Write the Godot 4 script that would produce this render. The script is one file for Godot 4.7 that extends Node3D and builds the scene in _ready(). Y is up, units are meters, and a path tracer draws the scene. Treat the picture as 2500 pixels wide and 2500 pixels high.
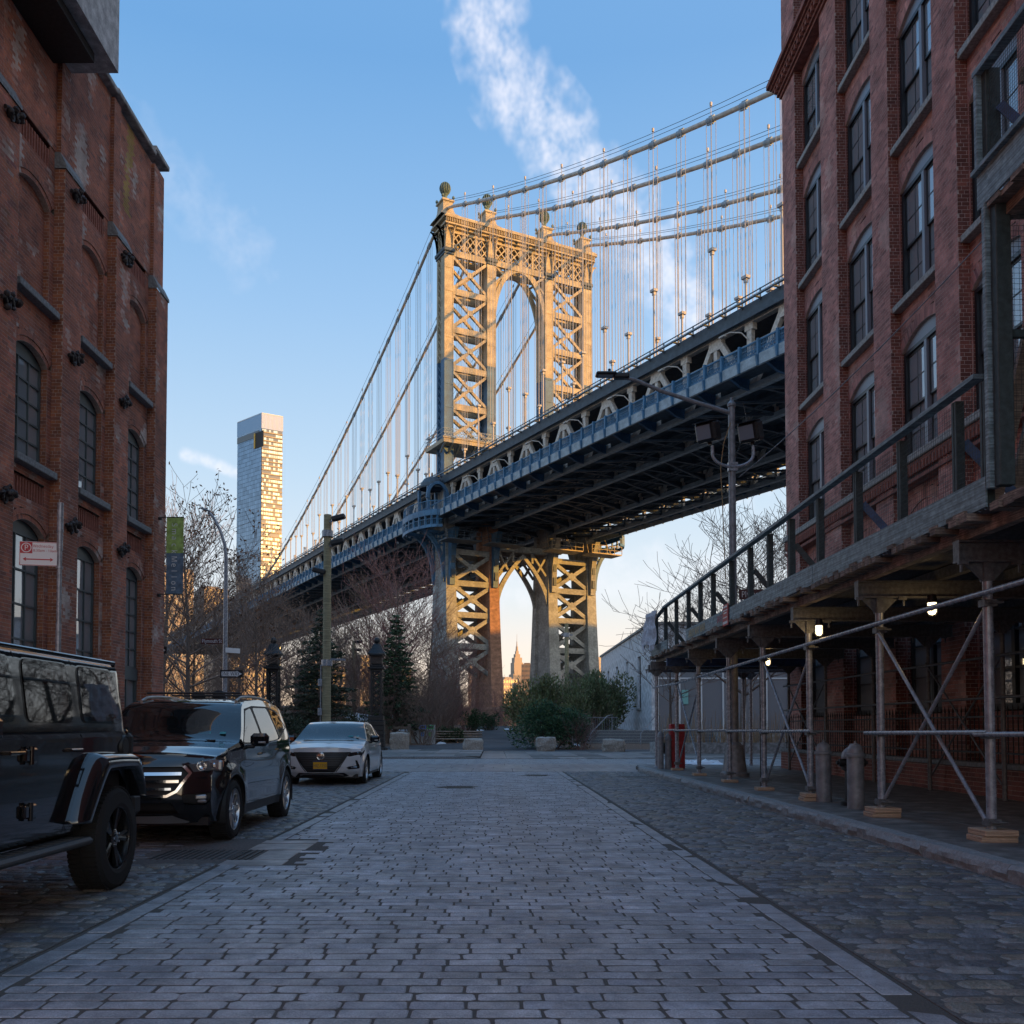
extends Node3D
# A cobbled street between brick warehouses that ends at a park, with a suspension bridge behind.
# x runs to the right, y up, and the street runs away along -z; P(x, y, d) is a point d metres down the street.

const SUN_AZ := 58.0   # degrees from straight behind the camera towards the right
const SUN_EL := 8.0

func _ready():
	rng.seed = 7
	# ---- camera
	var cam := Camera3D.new()
	cam.name = "camera"
	cam.projection = Camera3D.PROJECTION_FRUSTUM
	cam.near = 0.1
	cam.far = 9000.0
	cam.size = 0.1 * 2500.0 / 2300.0
	cam.frustum_offset = Vector2(0.1 * (1250.0 - 1205.0) / 2300.0, 0.1 * (1697.7 - 1250.0) / 2300.0)
	cam.position = Vector3(0, 1.27, 0)
	cam.rotation_degrees = Vector3(2.0, 0, 0)
	add_child(cam)
	cam.current = true
	# ---- sky, sun, exposure
	var env := Environment.new()
	env.background_mode = Environment.BG_SKY
	env.sky = Sky.new()
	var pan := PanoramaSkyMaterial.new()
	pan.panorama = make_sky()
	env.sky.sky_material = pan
	env.background_energy_multiplier = 1.0
	env.tonemap_mode = Environment.TONE_MAPPER_LINEAR
	env.tonemap_exposure = 1.5
	env.sdfgi_enabled = true
	env.ssao_enabled = true
	env.ssil_enabled = true
	var we := WorldEnvironment.new()
	we.name = "world_environment"
	we.environment = env
	add_child(we)
	var sun := DirectionalLight3D.new()
	sun.name = "sun"
	sun.light_energy = 1.2
	sun.light_color = Color(1.0, 0.70, 0.26)
	sun.light_angular_distance = 0.5
	sun.shadow_enabled = true
	add_child(sun)
	var az := deg_to_rad(SUN_AZ)
	var el := deg_to_rad(SUN_EL)
	sun.look_at_from_position(Vector3(sin(az) * cos(el), sin(el), cos(az) * cos(el)) * 100.0, Vector3.ZERO)
	# ---- the place
	make_textures()
	make_materials()
	ground()
	road()
	left_building()
	right_building()
	bridge()
	far_city()
	park()
	white_building()
	sidewalk_shed()
	street_furniture()
	park_furniture()
	cars()
	people()
	trees()

# ------------------------------------------------------------------ helpers
var rng := RandomNumberGenerator.new()
var M := {}
var T := {}
var used := {}

func P(x: float, y: float, d: float) -> Vector3:
	return Vector3(x, y, -d)

func rr(a: float, b: float) -> float:
	return rng.randf_range(a, b)

func numbered(n: String) -> String:
	used[n] = used.get(n, 0) + 1
	return n if used[n] == 1 else "%s_%03d" % [n, used[n] - 1]

# a thing: a node at its base whose children are its parts
func thing(called: String, label: String, category: String, at := Vector3.ZERO, turn := 0.0, group := "") -> Node3D:
	var o := Node3D.new()
	o.name = numbered(called)
	o.position = at
	o.rotation.y = turn
	o.set_meta("label", label)
	o.set_meta("category", category)
	if group:
		o.set_meta("group", group)
	add_child(o)
	return o

func setting(called: String, label := "") -> Node3D:
	var o := Node3D.new()
	o.name = numbered(called)
	o.set_meta("kind", "structure")
	if label:
		o.set_meta("label", label)
	add_child(o)
	return o

func part(parent: Node, called: String, mesh: Mesh, material: Material, at := Transform3D(), label := "") -> MeshInstance3D:
	var o := MeshInstance3D.new()
	o.name = called
	o.mesh = mesh
	o.material_override = material
	o.transform = at
	if label:
		o.set_meta("label", label)
	parent.add_child(o, true)
	return o

func holder(parent: Node, called: String, at := Transform3D()) -> Node3D:
	var o := Node3D.new()
	o.name = called
	o.transform = at
	parent.add_child(o, true)
	return o

# many alike pieces that are past the number of single parts
func mass(parent: Node, called: String, mesh: Mesh, material: Material, xf: Array, cols: Array) -> void:
	if xf.is_empty():
		return
	var mm := MultiMesh.new()
	mm.transform_format = MultiMesh.TRANSFORM_3D
	mm.use_colors = true
	mm.mesh = mesh
	mm.instance_count = xf.size()
	for i in xf.size():
		mm.set_instance_transform(i, xf[i])
		mm.set_instance_color(i, cols[i])
	var o := MultiMeshInstance3D.new()
	o.name = called
	o.multimesh = mm
	o.material_override = material
	o.set_meta("kind", "stuff")
	parent.add_child(o, true)

# collects faces; a, b, c, d run counter-clockwise seen from outside
class MB:
	var v := PackedVector3Array()
	var n := PackedVector3Array()
	var c := PackedColorArray()
	var uv := PackedVector2Array()
	var ix := PackedInt32Array()
	var xf := Transform3D()
	var col := Color(1, 1, 1)

	func vert(p: Vector3, nn: Vector3, t := Vector2.ZERO) -> int:
		v.append(xf * p)
		n.append((xf.basis * nn).normalized())
		c.append(col)
		uv.append(t)
		return v.size() - 1

	func face(i: int, j: int, k: int) -> void:
		ix.append(i)
		ix.append(k)
		ix.append(j)

	func tri(a: Vector3, b: Vector3, d: Vector3) -> void:
		var nn := (b - a).cross(d - a).normalized()
		face(vert(a, nn), vert(b, nn), vert(d, nn))

	func quad(a: Vector3, b: Vector3, d: Vector3, e: Vector3) -> void:
		var nn := (d - a).cross(e - b).normalized()
		var i := vert(a, nn, Vector2(0, 1))
		vert(b, nn, Vector2(1, 1))
		vert(d, nn, Vector2(1, 0))
		vert(e, nn, Vector2(0, 0))
		face(i, i + 1, i + 2)
		face(i, i + 2, i + 3)

	func quad_at(a: Vector3, b: Vector3, d: Vector3, e: Vector3) -> MB:
		quad(a, b, d, e)
		return self

	func box(at: Vector3, s: Vector3, b := Basis()) -> MB:
		var h := s / 2.0
		var q := []
		for k in 8:
			q.append(at + b * Vector3(h.x if k & 1 else -h.x, h.y if k & 2 else -h.y, h.z if k & 4 else -h.z))
		quad(q[4], q[5], q[7], q[6])
		quad(q[1], q[0], q[2], q[3])
		quad(q[5], q[1], q[3], q[7])
		quad(q[0], q[4], q[6], q[2])
		quad(q[6], q[7], q[3], q[2])
		quad(q[0], q[1], q[5], q[4])
		return self

	func slab(lo: Vector3, hi: Vector3) -> MB:
		return box((lo + hi) / 2.0, (hi - lo).abs())

	func bbox(at: Vector3, s: Vector3, e: float, b := Basis()) -> MB:
		var h := s / 2.0
		var f := func(sx: float, sy: float, sz: float, axis: int) -> Vector3:
			var p := Vector3(sx * h.x, sy * h.y, sz * h.z)
			for a in 3:
				if a != axis:
					p[a] -= signf(p[a]) * e
			return at + b * p
		for axis in 3:
			var a1 := (axis + 1) % 3
			var a2 := (axis + 2) % 3
			for sg in [-1.0, 1.0]:
				var q := []
				for k in [[-1.0, -1.0], [1.0, -1.0], [1.0, 1.0], [-1.0, 1.0]]:
					var w := Vector3.ZERO
					w[axis] = sg
					w[a1] = k[0]
					w[a2] = k[1]
					q.append(f.call(w.x, w.y, w.z, axis))
				if sg < 0:
					q.reverse()
				quad(q[0], q[1], q[2], q[3])
			for s1 in [-1.0, 1.0]:
				for s2 in [-1.0, 1.0]:
					var lo := Vector3.ZERO
					lo[axis] = -1.0
					lo[a1] = s1
					lo[a2] = s2
					var hi := lo
					hi[axis] = 1.0
					var q := [f.call(lo.x, lo.y, lo.z, a1), f.call(hi.x, hi.y, hi.z, a1), f.call(hi.x, hi.y, hi.z, a2), f.call(lo.x, lo.y, lo.z, a2)]
					if s1 * s2 > 0:
						q.reverse()
					quad(q[3], q[2], q[1], q[0])
		for sx in [-1.0, 1.0]:
			for sy in [-1.0, 1.0]:
				for sz in [-1.0, 1.0]:
					var q := [f.call(sx, sy, sz, 0), f.call(sx, sy, sz, 1), f.call(sx, sy, sz, 2)]
					if sx * sy * sz < 0:
						q.reverse()
					tri(q[0], q[1], q[2])
		return self

	func ring(at: Vector3, bx: Vector3, by: Vector3, r: float, sides: int, slope := Vector3.ZERO) -> int:
		var first := v.size()
		for k in sides:
			var a := TAU * k / sides
			var o := bx * cos(a) + by * sin(a)
			vert(at + o * r, o + slope)
		return first

	func join(i: int, j: int, sides: int) -> void:
		for k in sides:
			var l := (k + 1) % sides
			face(i + k, i + l, j + l)
			face(i + k, j + l, j + k)

	func cap(at: Vector3, nn: Vector3, bx: Vector3, by: Vector3, r: float, sides: int) -> void:
		var m := vert(at, nn)
		for k in sides:
			var a := TAU * k / sides
			vert(at + (bx * cos(a) + by * sin(a)) * r, nn)
		for k in sides:
			face(m, m + 1 + k, m + 1 + (k + 1) % sides)

	func frame_of(dir: Vector3) -> Array:
		var up := Vector3.UP if absf(dir.y) < 0.95 else Vector3.RIGHT
		var bx := up.cross(dir).normalized()
		return [bx, dir.cross(bx).normalized()]

	func tube(a: Vector3, b: Vector3, r0: float, r1 := -1.0, sides := 8, caps := true) -> MB:
		if r1 < 0.0:
			r1 = r0
		var dir := (b - a).normalized()
		var fr := frame_of(dir)
		var slope := dir * ((r0 - r1) / maxf(a.distance_to(b), 1e-5))
		var i := ring(a, fr[0], fr[1], r0, sides, slope)
		var j := ring(b, fr[0], fr[1], r1, sides, slope)
		join(i, j, sides)
		if caps:
			cap(b, dir, fr[0], fr[1], r1, sides)
			cap(a, -dir, fr[0], -fr[1], r0, sides)
		return self

	func pipe(pts: Array, r0: float, r1 := -1.0, sides := 8) -> MB:
		if r1 < 0.0:
			r1 = r0
		var m := pts.size()
		var last := -1
		var bx := Vector3.ZERO
		for k in m:
			var dir: Vector3 = (pts[mini(k + 1, m - 1)] - pts[maxi(k - 1, 0)]).normalized()
			if k == 0:
				bx = frame_of(dir)[0]
			bx = (bx - dir * bx.dot(dir)).normalized()
			var by := dir.cross(bx).normalized()
			var r := lerpf(r0, r1, float(k) / maxf(m - 1, 1))
			var i := ring(pts[k], bx, by, r, sides)
			if last >= 0:
				join(last, i, sides)
			if k == 0:
				cap(pts[k], -dir, bx, -by, r, sides)
			if k == m - 1:
				cap(pts[k], dir, bx, by, r, sides)
			last = i
		return self

	func beam(a: Vector3, b: Vector3, w: float, h: float) -> MB:
		var dir := (b - a).normalized()
		var fr := frame_of(dir)
		return box((a + b) / 2.0, Vector3(w, h, a.distance_to(b)), Basis(fr[0], fr[1], dir))

	func lathe(prof: Array, at := Vector3.ZERO, sides := 16, b := Basis()) -> MB:
		for k in prof.size() - 1:
			var p: Vector2 = prof[k]
			var q: Vector2 = prof[k + 1]
			var t := (q - p).normalized()
			var i := v.size()
			for s in sides:
				var a := TAU * s / sides
				var o := Vector3(cos(a), 0, sin(a))
				var nn := b * (o * t.y - Vector3(0, t.x, 0))
				vert(at + b * (o * p.x + Vector3(0, p.y, 0)), nn)
				vert(at + b * (o * q.x + Vector3(0, q.y, 0)), nn)
			for s in sides:
				var l := (s + 1) % sides
				face(i + s * 2, i + s * 2 + 1, i + l * 2 + 1)
				face(i + s * 2, i + l * 2 + 1, i + l * 2)
		return self

	func prism(poly: PackedVector2Array, z0: float, z1: float) -> MB:
		if Geometry2D.is_polygon_clockwise(poly):
			poly = poly.duplicate()
			poly.reverse()
		var tr := Geometry2D.triangulate_polygon(poly)
		for side in 2:
			var nn := Vector3(0, 0, 1 if side else -1)
			var i := v.size()
			for p in poly:
				vert(Vector3(p.x, p.y, z1 if side else z0), nn)
			for k in range(0, tr.size(), 3):
				var a := poly[tr[k]]
				var ccw := (poly[tr[k + 1]] - a).cross(poly[tr[k + 2]] - a) > 0
				if ccw == (side == 1):
					face(i + tr[k], i + tr[k + 1], i + tr[k + 2])
				else:
					face(i + tr[k], i + tr[k + 2], i + tr[k + 1])
		for k in poly.size():
			var a := poly[k]
			var b := poly[(k + 1) % poly.size()]
			quad(Vector3(a.x, a.y, z0), Vector3(b.x, b.y, z0), Vector3(b.x, b.y, z1), Vector3(a.x, a.y, z1))
		return self

	func mesh() -> ArrayMesh:
		var m := ArrayMesh.new()
		if v.is_empty():
			return m
		var a := []
		a.resize(Mesh.ARRAY_MAX)
		a[Mesh.ARRAY_VERTEX] = v
		a[Mesh.ARRAY_NORMAL] = n
		a[Mesh.ARRAY_COLOR] = c
		a[Mesh.ARRAY_TEX_UV] = uv
		a[Mesh.ARRAY_INDEX] = ix
		m.add_surface_from_arrays(Mesh.PRIMITIVE_TRIANGLES, a)
		return m

func mb() -> MB:
	return MB.new()

func lin(r: float, g: float, b: float) -> Color:
	return Color(r, g, b).linear_to_srgb()

func tone(c: Color, by: float) -> Color:
	return Color(c.r * by, c.g * by, c.b * by)

# flat lettering
var fonts := {}
func letters(text: String, height: float, depth := 0.004, face := "Droid Sans") -> TextMesh:
	if not fonts.has(face):
		var f := SystemFont.new()
		f.font_names = PackedStringArray([face])
		fonts[face] = f
	var t := TextMesh.new()
	t.text = text
	t.font = fonts[face]
	t.font_size = 32
	t.pixel_size = height / 32.0
	t.depth = depth
	return t

# ------------------------------------------------------------------ sky, textures, materials
func noise(kind: int, freq: float, oct: int, sd: int) -> FastNoiseLite:
	var f := FastNoiseLite.new()
	f.noise_type = kind
	f.frequency = freq
	f.fractal_octaves = oct
	f.seed = sd
	return f

func make_sky() -> ImageTexture:
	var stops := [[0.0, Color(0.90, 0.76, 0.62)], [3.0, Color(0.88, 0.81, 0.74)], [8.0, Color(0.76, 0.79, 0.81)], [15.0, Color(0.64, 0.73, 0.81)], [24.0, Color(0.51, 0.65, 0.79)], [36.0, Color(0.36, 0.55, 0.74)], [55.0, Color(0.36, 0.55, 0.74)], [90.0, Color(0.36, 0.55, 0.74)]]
	var im := Image.create(512, 512, false, Image.FORMAT_RGBF)
	var az := deg_to_rad(SUN_AZ)
	var el0 := deg_to_rad(SUN_EL)
	var to_sun := Vector3(sin(az) * cos(el0), sin(el0), cos(az) * cos(el0))
	for y in 512:
		var el := 90.0 - 180.0 * (y + 0.5) / 512.0
		var c: Color = stops[0][1]
		if el < 0.0:
			c = Color(0.34, 0.33, 0.33)
		for k in stops.size() - 1:
			if el >= stops[k][0] and el <= stops[k + 1][0]:
				c = stops[k][1].lerp(stops[k + 1][1], (el - stops[k][0]) / (stops[k + 1][0] - stops[k][0]))
		c = c.srgb_to_linear()
		for x in 512:
			var q := c
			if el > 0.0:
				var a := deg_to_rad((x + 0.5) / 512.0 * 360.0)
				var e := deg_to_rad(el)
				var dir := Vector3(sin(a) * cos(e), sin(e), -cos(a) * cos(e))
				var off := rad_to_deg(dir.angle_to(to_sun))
				var glow := exp(-off * off / 450.0) * 2.2 + exp(-off / 30.0) * 0.7  # warm brightening of the sky round the sun, added to lift the shaded facades
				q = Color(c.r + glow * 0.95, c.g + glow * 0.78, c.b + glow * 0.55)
			im.set_pixel(x, y, q)
	im.resize(4096, 2048, Image.INTERPOLATE_BILINEAR)
	var puff := noise(FastNoiseLite.TYPE_SIMPLEX_SMOOTH, 0.055, 5, 3)
	var fine := noise(FastNoiseLite.TYPE_SIMPLEX_SMOOTH, 0.17, 4, 9)
	var wide := noise(FastNoiseLite.TYPE_SIMPLEX_SMOOTH, 0.018, 3, 5)
	var streaks := [
		[[Vector2(-4.0, 50.0), Vector2(-1.5, 40.0), Vector2(0.7, 35.3), Vector2(3.3, 33.1), Vector2(5.6, 30.9), Vector2(7.4, 29.2), Vector2(9.9, 26.5), Vector2(11.8, 24.2), Vector2(13.1, 21.9), Vector2(13.6, 19.0), Vector2(14.2, 15.0)], 1.25, 0.6],
		[[Vector2(-28.0, 34.0), Vector2(-22.5, 31.0), Vector2(-18.0, 28.5), Vector2(-15.0, 26.4)], 1.0, 0.12],
		[[Vector2(-18.4, 15.6), Vector2(-16.6, 15.2), Vector2(-14.4, 14.5)], 0.22, 0.5],
		[[Vector2(8.0, 17.0), Vector2(12.0, 17.3), Vector2(15.0, 16.5)], 1.6, 0.3],
		[[Vector2(-40.0, 9.0), Vector2(-15.0, 9.6), Vector2(20.0, 8.8), Vector2(40.0, 9.3)], 1.2, 0.22],
		[[Vector2(60.0, 30.0), Vector2(90.0, 36.0), Vector2(120.0, 30.0)], 4.0, 0.35],
		[[Vector2(-150.0, 26.0), Vector2(-110.0, 34.0), Vector2(-70.0, 40.0)], 4.0, 0.35],
	]
	for s in streaks:
		var line: Array = s[0]
		var lo: Vector2 = line[0]
		var hi: Vector2 = line[0]
		for p in line:
			lo = lo.min(p)
			hi = hi.max(p)
		var w: float = s[1] * 2.2
		for yy in range(int((90.0 - hi.y - w) / 180.0 * 2048.0), int((90.0 - lo.y + w) / 180.0 * 2048.0)):
			for xx in range(int((lo.x - w) / 360.0 * 4096.0), int((hi.x + w) / 360.0 * 4096.0)):
				var q := Vector2(xx / 4096.0 * 360.0, 90.0 - yy / 2048.0 * 180.0)
				var best := 99.0
				for k in line.size() - 1:
					best = minf(best, q.distance_to(Geometry2D.get_closest_point_to_segment(q, line[k], line[k + 1])))
				if best > w:
					continue
				var warp := wide.get_noise_2d(xx * 2.5, yy * 2.5)
				var d := 1.0 - smoothstep(0.15, 1.0, best / w + warp * 0.45)
				var lump := clampf(0.52 + 0.5 * puff.get_noise_2d(xx, yy) + 0.3 * fine.get_noise_2d(xx * 1.4, yy * 1.4), 0.0, 1.0)
				var a := clampf(d * lump * 1.15, 0.0, 1.0) * float(s[2])
				if a > 0.01:
					var c := im.get_pixel(posmod(xx, 4096), yy)
					im.set_pixel(posmod(xx, 4096), yy, c.lerp(Color(0.78, 0.75, 0.78), a))
	return ImageTexture.create_from_image(im)

# grey picture from weighted noises, spread over lo..hi
func tex(called: String, size: int, layers: Array, lo: float, hi: float, pow_ := 1.0) -> void:
	var im := Image.create(size, size, false, Image.FORMAT_RGB8)
	var src := []
	var total := 0.0
	for l in layers:
		src.append(l[0].get_seamless_image(size, size))
	for y in size:
		for x in size:
			var s := 0.0
			var t := 0.0
			for k in layers.size():
				s += src[k].get_pixel(x, y).r * layers[k][1]
				t += layers[k][1]
			var g := lerpf(lo, hi, pow(clampf(s / t, 0.0, 1.0), pow_))
			im.set_pixel(x, y, Color(g, g, g))
			total += g
	T[called] = ImageTexture.create_from_image(im)
	mean[called] = total / size / size

var mean := {"wood": 0.72}

func make_textures() -> void:
	var S := FastNoiseLite.TYPE_SIMPLEX_SMOOTH
	var C := FastNoiseLite.TYPE_CELLULAR
	tex("grain", 256, [[noise(S, 0.11, 3, 1), 1.0], [noise(S, 0.35, 2, 2), 1.0]], 0.55, 1.0)
	tex("speckle", 512, [[noise(S, 0.30, 2, 3), 1.4], [noise(S, 0.12, 2, 4), 0.7], [noise(S, 0.02, 3, 5), 0.6]], 0.30, 1.0)
	tex("grime", 512, [[noise(S, 0.010, 5, 6), 1.0]], 0.68, 1.0)
	tex("patch", 512, [[noise(S, 0.018, 5, 7), 1.0], [noise(S, 0.10, 3, 8), 0.5]], 0.58, 1.0, 1.2)
	tex("bump", 256, [[noise(S, 0.05, 4, 10), 1.0], [noise(S, 0.3, 2, 11), 0.6]], 0.0, 1.0)
	tex("rough", 256, [[noise(S, 0.03, 4, 12), 1.0]], 0.5, 1.0)
	var im := Image.create(256, 256, false, Image.FORMAT_RGB8)
	var f := noise(S, 0.02, 4, 13)
	for y in 256:
		for x in 256:
			var g := 0.72 + 0.28 * f.get_noise_2d(x * 0.25, y * 9.0) + 0.10 * f.get_noise_2d(x * 2.0, y * 30.0)
			g = clampf(g, 0.3, 1.0)
			im.set_pixel(x, y, Color(g, g, g))
	T.wood = ImageTexture.create_from_image(im)

# the pictures only vary a colour, so their mean is taken out again
func linear_mean(called: String) -> float:
	return pow(mean[called], 2.2) if mean.has(called) else 1.0

# c: linear base colour. opts: metal, tex, scale, bump, bump_scale, spec, coat, alpha, vc, glow, rtex
func mat(called: String, c: Color, rough: float, o := {}) -> StandardMaterial3D:
	var m := StandardMaterial3D.new()
	m.resource_name = called
	var k := 1.0 / linear_mean(o.get("tex", "")) / linear_mean(o.get("detail", ""))
	m.albedo_color = Color(c.r * k, c.g * k, c.b * k).linear_to_srgb()
	m.roughness = rough
	m.metallic = o.get("metal", 0.0)
	m.metallic_specular = o.get("spec", 0.5)
	m.vertex_color_use_as_albedo = o.get("vc", true)
	if o.has("tex"):
		m.albedo_texture = T[o.tex]
	if o.has("rtex"):
		m.roughness_texture = T[o.rtex]
	if o.has("tex") or o.has("bump") or o.has("rtex"):
		m.uv1_triplanar = true
		m.uv1_world_triplanar = o.get("world", true)
		m.uv1_scale = Vector3.ONE * float(o.get("scale", 1.0))
	if o.has("bump"):
		m.heightmap_enabled = true
		m.heightmap_texture = T[o.bump]
		m.heightmap_scale = o.get("bump_scale", 0.3)
	if o.has("coat"):
		m.clearcoat_enabled = true
		m.clearcoat = o.coat
		m.clearcoat_roughness = 0.03
	if o.has("alpha"):
		m.transparency = BaseMaterial3D.TRANSPARENCY_ALPHA
		m.albedo_color.a = o.alpha
	if o.has("glow"):
		m.emission_enabled = true
		m.emission = c.linear_to_srgb()
		m.emission_energy_multiplier = o.glow
	if o.has("detail"):
		m.detail_enabled = true
		m.detail_albedo = T[o.detail]
		m.detail_blend_mode = BaseMaterial3D.BLEND_MODE_MUL
		m.detail_uv_layer = BaseMaterial3D.DETAIL_UV_2
		m.uv2_triplanar = true
		m.uv2_world_triplanar = true
		m.uv2_scale = Vector3.ONE * float(o.get("dscale", 0.3))
	M[called] = m
	return m

func make_materials() -> void:
	mat("granite", Color(0.30, 0.31, 0.335), 0.62, {"tex": "speckle", "scale": 0.8, "bump": "speckle", "bump_scale": 0.5, "detail": "grime", "dscale": 0.35, "rtex": "rough"})
	mat("cobble", Color(0.20, 0.20, 0.205), 0.62, {"rtex": "rough", "tex": "speckle", "scale": 0.7, "bump": "bump", "bump_scale": 1.6, "detail": "grime", "dscale": 0.4})
	mat("joint", Color(0.085, 0.078, 0.07), 0.85, {"tex": "grain", "scale": 3.0, "bump": "bump", "bump_scale": 0.8})
	mat("joint_pale", Color(0.10, 0.095, 0.09), 0.8, {"tex": "patch", "scale": 2.5, "bump": "bump", "bump_scale": 0.8})
	mat("kerb", Color(0.26, 0.27, 0.28), 0.7, {"tex": "speckle", "scale": 1.5, "bump": "patch", "bump_scale": 3.0})
	mat("pavement", Color(0.16, 0.155, 0.15), 0.6, {"tex": "grime", "scale": 0.6, "bump": "bump", "bump_scale": 0.3, "detail": "patch", "dscale": 0.22})
	mat("slab", Color(0.26, 0.25, 0.25), 0.42, {"tex": "grime", "scale": 0.5, "bump": "bump", "bump_scale": 0.2, "detail": "patch", "dscale": 0.25})
	mat("asphalt", Color(0.075, 0.075, 0.08), 0.75, {"tex": "grain", "scale": 2.5, "detail": "grime", "dscale": 0.1})
	mat("earth", Color(0.16, 0.10, 0.07), 0.95, {"tex": "patch", "scale": 0.8, "bump": "patch", "bump_scale": 4.0})
	mat("far_ground", Color(0.10, 0.09, 0.08), 0.95, {"tex": "grime", "scale": 0.02})
	mat("snow", Color(0.78, 0.80, 0.84), 0.8, {"bump": "bump", "bump_scale": 2.0, "scale": 0.8})
	mat("boulder", Color(0.36, 0.32, 0.28), 0.85, {"tex": "patch", "scale": 1.2, "bump": "patch", "bump_scale": 4.0})
	mat("concrete", Color(0.30, 0.29, 0.28), 0.8, {"tex": "grime", "scale": 0.6, "detail": "patch", "dscale": 0.35})
	mat("stucco", Color(0.40, 0.40, 0.40), 0.8, {"tex": "patch", "scale": 0.35, "bump": "bump", "bump_scale": 0.2})
	mat("bluestone", Color(0.17, 0.18, 0.19), 0.7, {"tex": "patch", "scale": 1.2})
	mat("limestone", Color(0.30, 0.29, 0.27), 0.8, {"tex": "patch", "scale": 1.2})
	mat("brick", Color(1, 1, 1), 0.85, {"tex": "grain", "scale": 2.2, "bump": "bump", "bump_scale": 0.5, "detail": "grime", "dscale": 0.25})
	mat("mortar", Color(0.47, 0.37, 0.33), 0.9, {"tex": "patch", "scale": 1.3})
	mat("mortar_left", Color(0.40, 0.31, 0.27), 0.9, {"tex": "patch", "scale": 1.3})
	mat("plain_brick", Color(0.25, 0.09, 0.065), 0.9, {"tex": "patch", "scale": 0.4})
	mat("white_brick", Color(0.60, 0.61, 0.63), 0.7, {"tex": "grime", "scale": 0.4})
	mat("old_wood", Color(0.24, 0.19, 0.15), 0.85, {"tex": "wood", "scale": 1.0, "detail": "patch", "dscale": 0.8})
	mat("new_wood", Color(0.42, 0.29, 0.20), 0.8, {"tex": "wood", "scale": 1.5})
	mat("pole_wood", Color(0.26, 0.23, 0.14), 0.85, {"tex": "wood", "scale": 0.6})
	mat("bark", Color(0.13, 0.10, 0.085), 0.95, {"tex": "patch", "scale": 3.0})
	mat("twig", Color(0.19, 0.135, 0.11), 0.9)
	mat("twig_red", Color(0.23, 0.12, 0.11), 0.9)
	mat("straw", Color(0.34, 0.23, 0.12), 0.9)
	mat("green_paint_wood", Color(0.17, 0.245, 0.27), 0.55, {"tex": "patch", "scale": 0.8, "detail": "wood", "dscale": 0.7})
	mat("dark_green_wood", Color(0.035, 0.055, 0.058), 0.6, {"tex": "patch", "scale": 1.0})
	mat("galvanised", Color(0.27, 0.29, 0.33), 0.36, {"metal": 0.15, "tex": "grime", "scale": 1.4, "rtex": "rough"})
	mat("grey_paint", Color(0.22, 0.23, 0.25), 0.45, {"metal": 0.1, "tex": "grime", "scale": 1.2})
	mat("shed_steel", Color(0.13, 0.135, 0.145), 0.5, {"metal": 0.3, "tex": "patch", "scale": 1.3})
	mat("iron_black", Color(0.022, 0.022, 0.024), 0.45, {"metal": 0.2, "tex": "grime", "scale": 2.0})
	mat("iron_brown", Color(0.055, 0.038, 0.030), 0.7, {"tex": "patch", "scale": 2.0, "bump": "patch", "bump_scale": 2.0})
	mat("anchor_iron", Color(0.030, 0.022, 0.022), 0.6, {"tex": "patch", "scale": 4.0})
	mat("frame_teal", Color(0.060, 0.082, 0.090), 0.5)
	mat("frame_black", Color(0.022, 0.024, 0.028), 0.4)
	mat("frame_blue_grey", Color(0.20, 0.22, 0.26), 0.4)
	mat("white_paint", Color(0.70, 0.70, 0.70), 0.5)
	mat("blind", Color(0.45, 0.47, 0.46), 0.8)
	mat("interior", Color(0.035, 0.032, 0.030), 0.9)  # near-black colour carries the shade of the unlit rooms
	mat("dark", Color(0.012, 0.012, 0.013), 0.6)
	mat("glass", Color(0.42, 0.45, 0.48), 0.02, {"metal": 0.42, "alpha": 0.72, "spec": 1.0, "vc": false})
	mat("glass_clear", Color(0.3, 0.33, 0.33), 0.02, {"alpha": 0.12, "spec": 0.8, "vc": false})
	mat("red_paint", Color(0.40, 0.025, 0.03), 0.5, {"tex": "grime", "scale": 1.0})
	mat("blue_paint", Color(0.03, 0.08, 0.20), 0.5, {"tex": "grime", "scale": 1.0})
	mat("wire_mesh", Color(0.03, 0.045, 0.05), 0.6)
	mat("sign_white", Color(0.72, 0.72, 0.73), 0.45)
	mat("sign_black", Color(0.015, 0.015, 0.017), 0.45)
	mat("sign_red", Color(0.45, 0.025, 0.035), 0.45)
	mat("sign_brown", Color(0.09, 0.022, 0.020), 0.45)
	mat("banner_green", Color(0.36, 0.50, 0.14), 0.75, {"tex": "grime", "scale": 1.0})
	mat("banner_blue", Color(0.13, 0.19, 0.27), 0.75, {"tex": "grime", "scale": 1.0})
	mat("tarp", Color(0.42, 0.46, 0.55), 0.55, {"tex": "patch", "scale": 0.9})
	mat("chalk_yellow", Color(0.55, 0.42, 0.22), 0.9)
	mat("chalk_red", Color(0.45, 0.06, 0.10), 0.9)
	mat("lamp_glow", Color(1.0, 0.78, 0.45), 0.4, {"glow": 3.0, "vc": false})
	mat("bridge_tan", Color(0.42, 0.36, 0.25), 0.65, {"tex": "grime", "scale": 0.10, "detail": "patch", "dscale": 0.5})
	mat("bridge_blue", Color(0.045, 0.13, 0.24), 0.55, {"tex": "grime", "scale": 0.10, "detail": "patch", "dscale": 0.5})
	mat("bridge_bright", Color(0.04, 0.14, 0.26), 0.5, {"tex": "grime", "scale": 0.10})
	mat("bridge_pale", Color(0.28, 0.35, 0.40), 0.6, {"tex": "patch", "scale": 0.12})
	mat("bridge_dark", Color(0.055, 0.085, 0.115), 0.6, {"tex": "patch", "scale": 0.12})
	mat("bridge_white", Color(0.55, 0.52, 0.47), 0.6, {"tex": "patch", "scale": 0.25})
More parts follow.
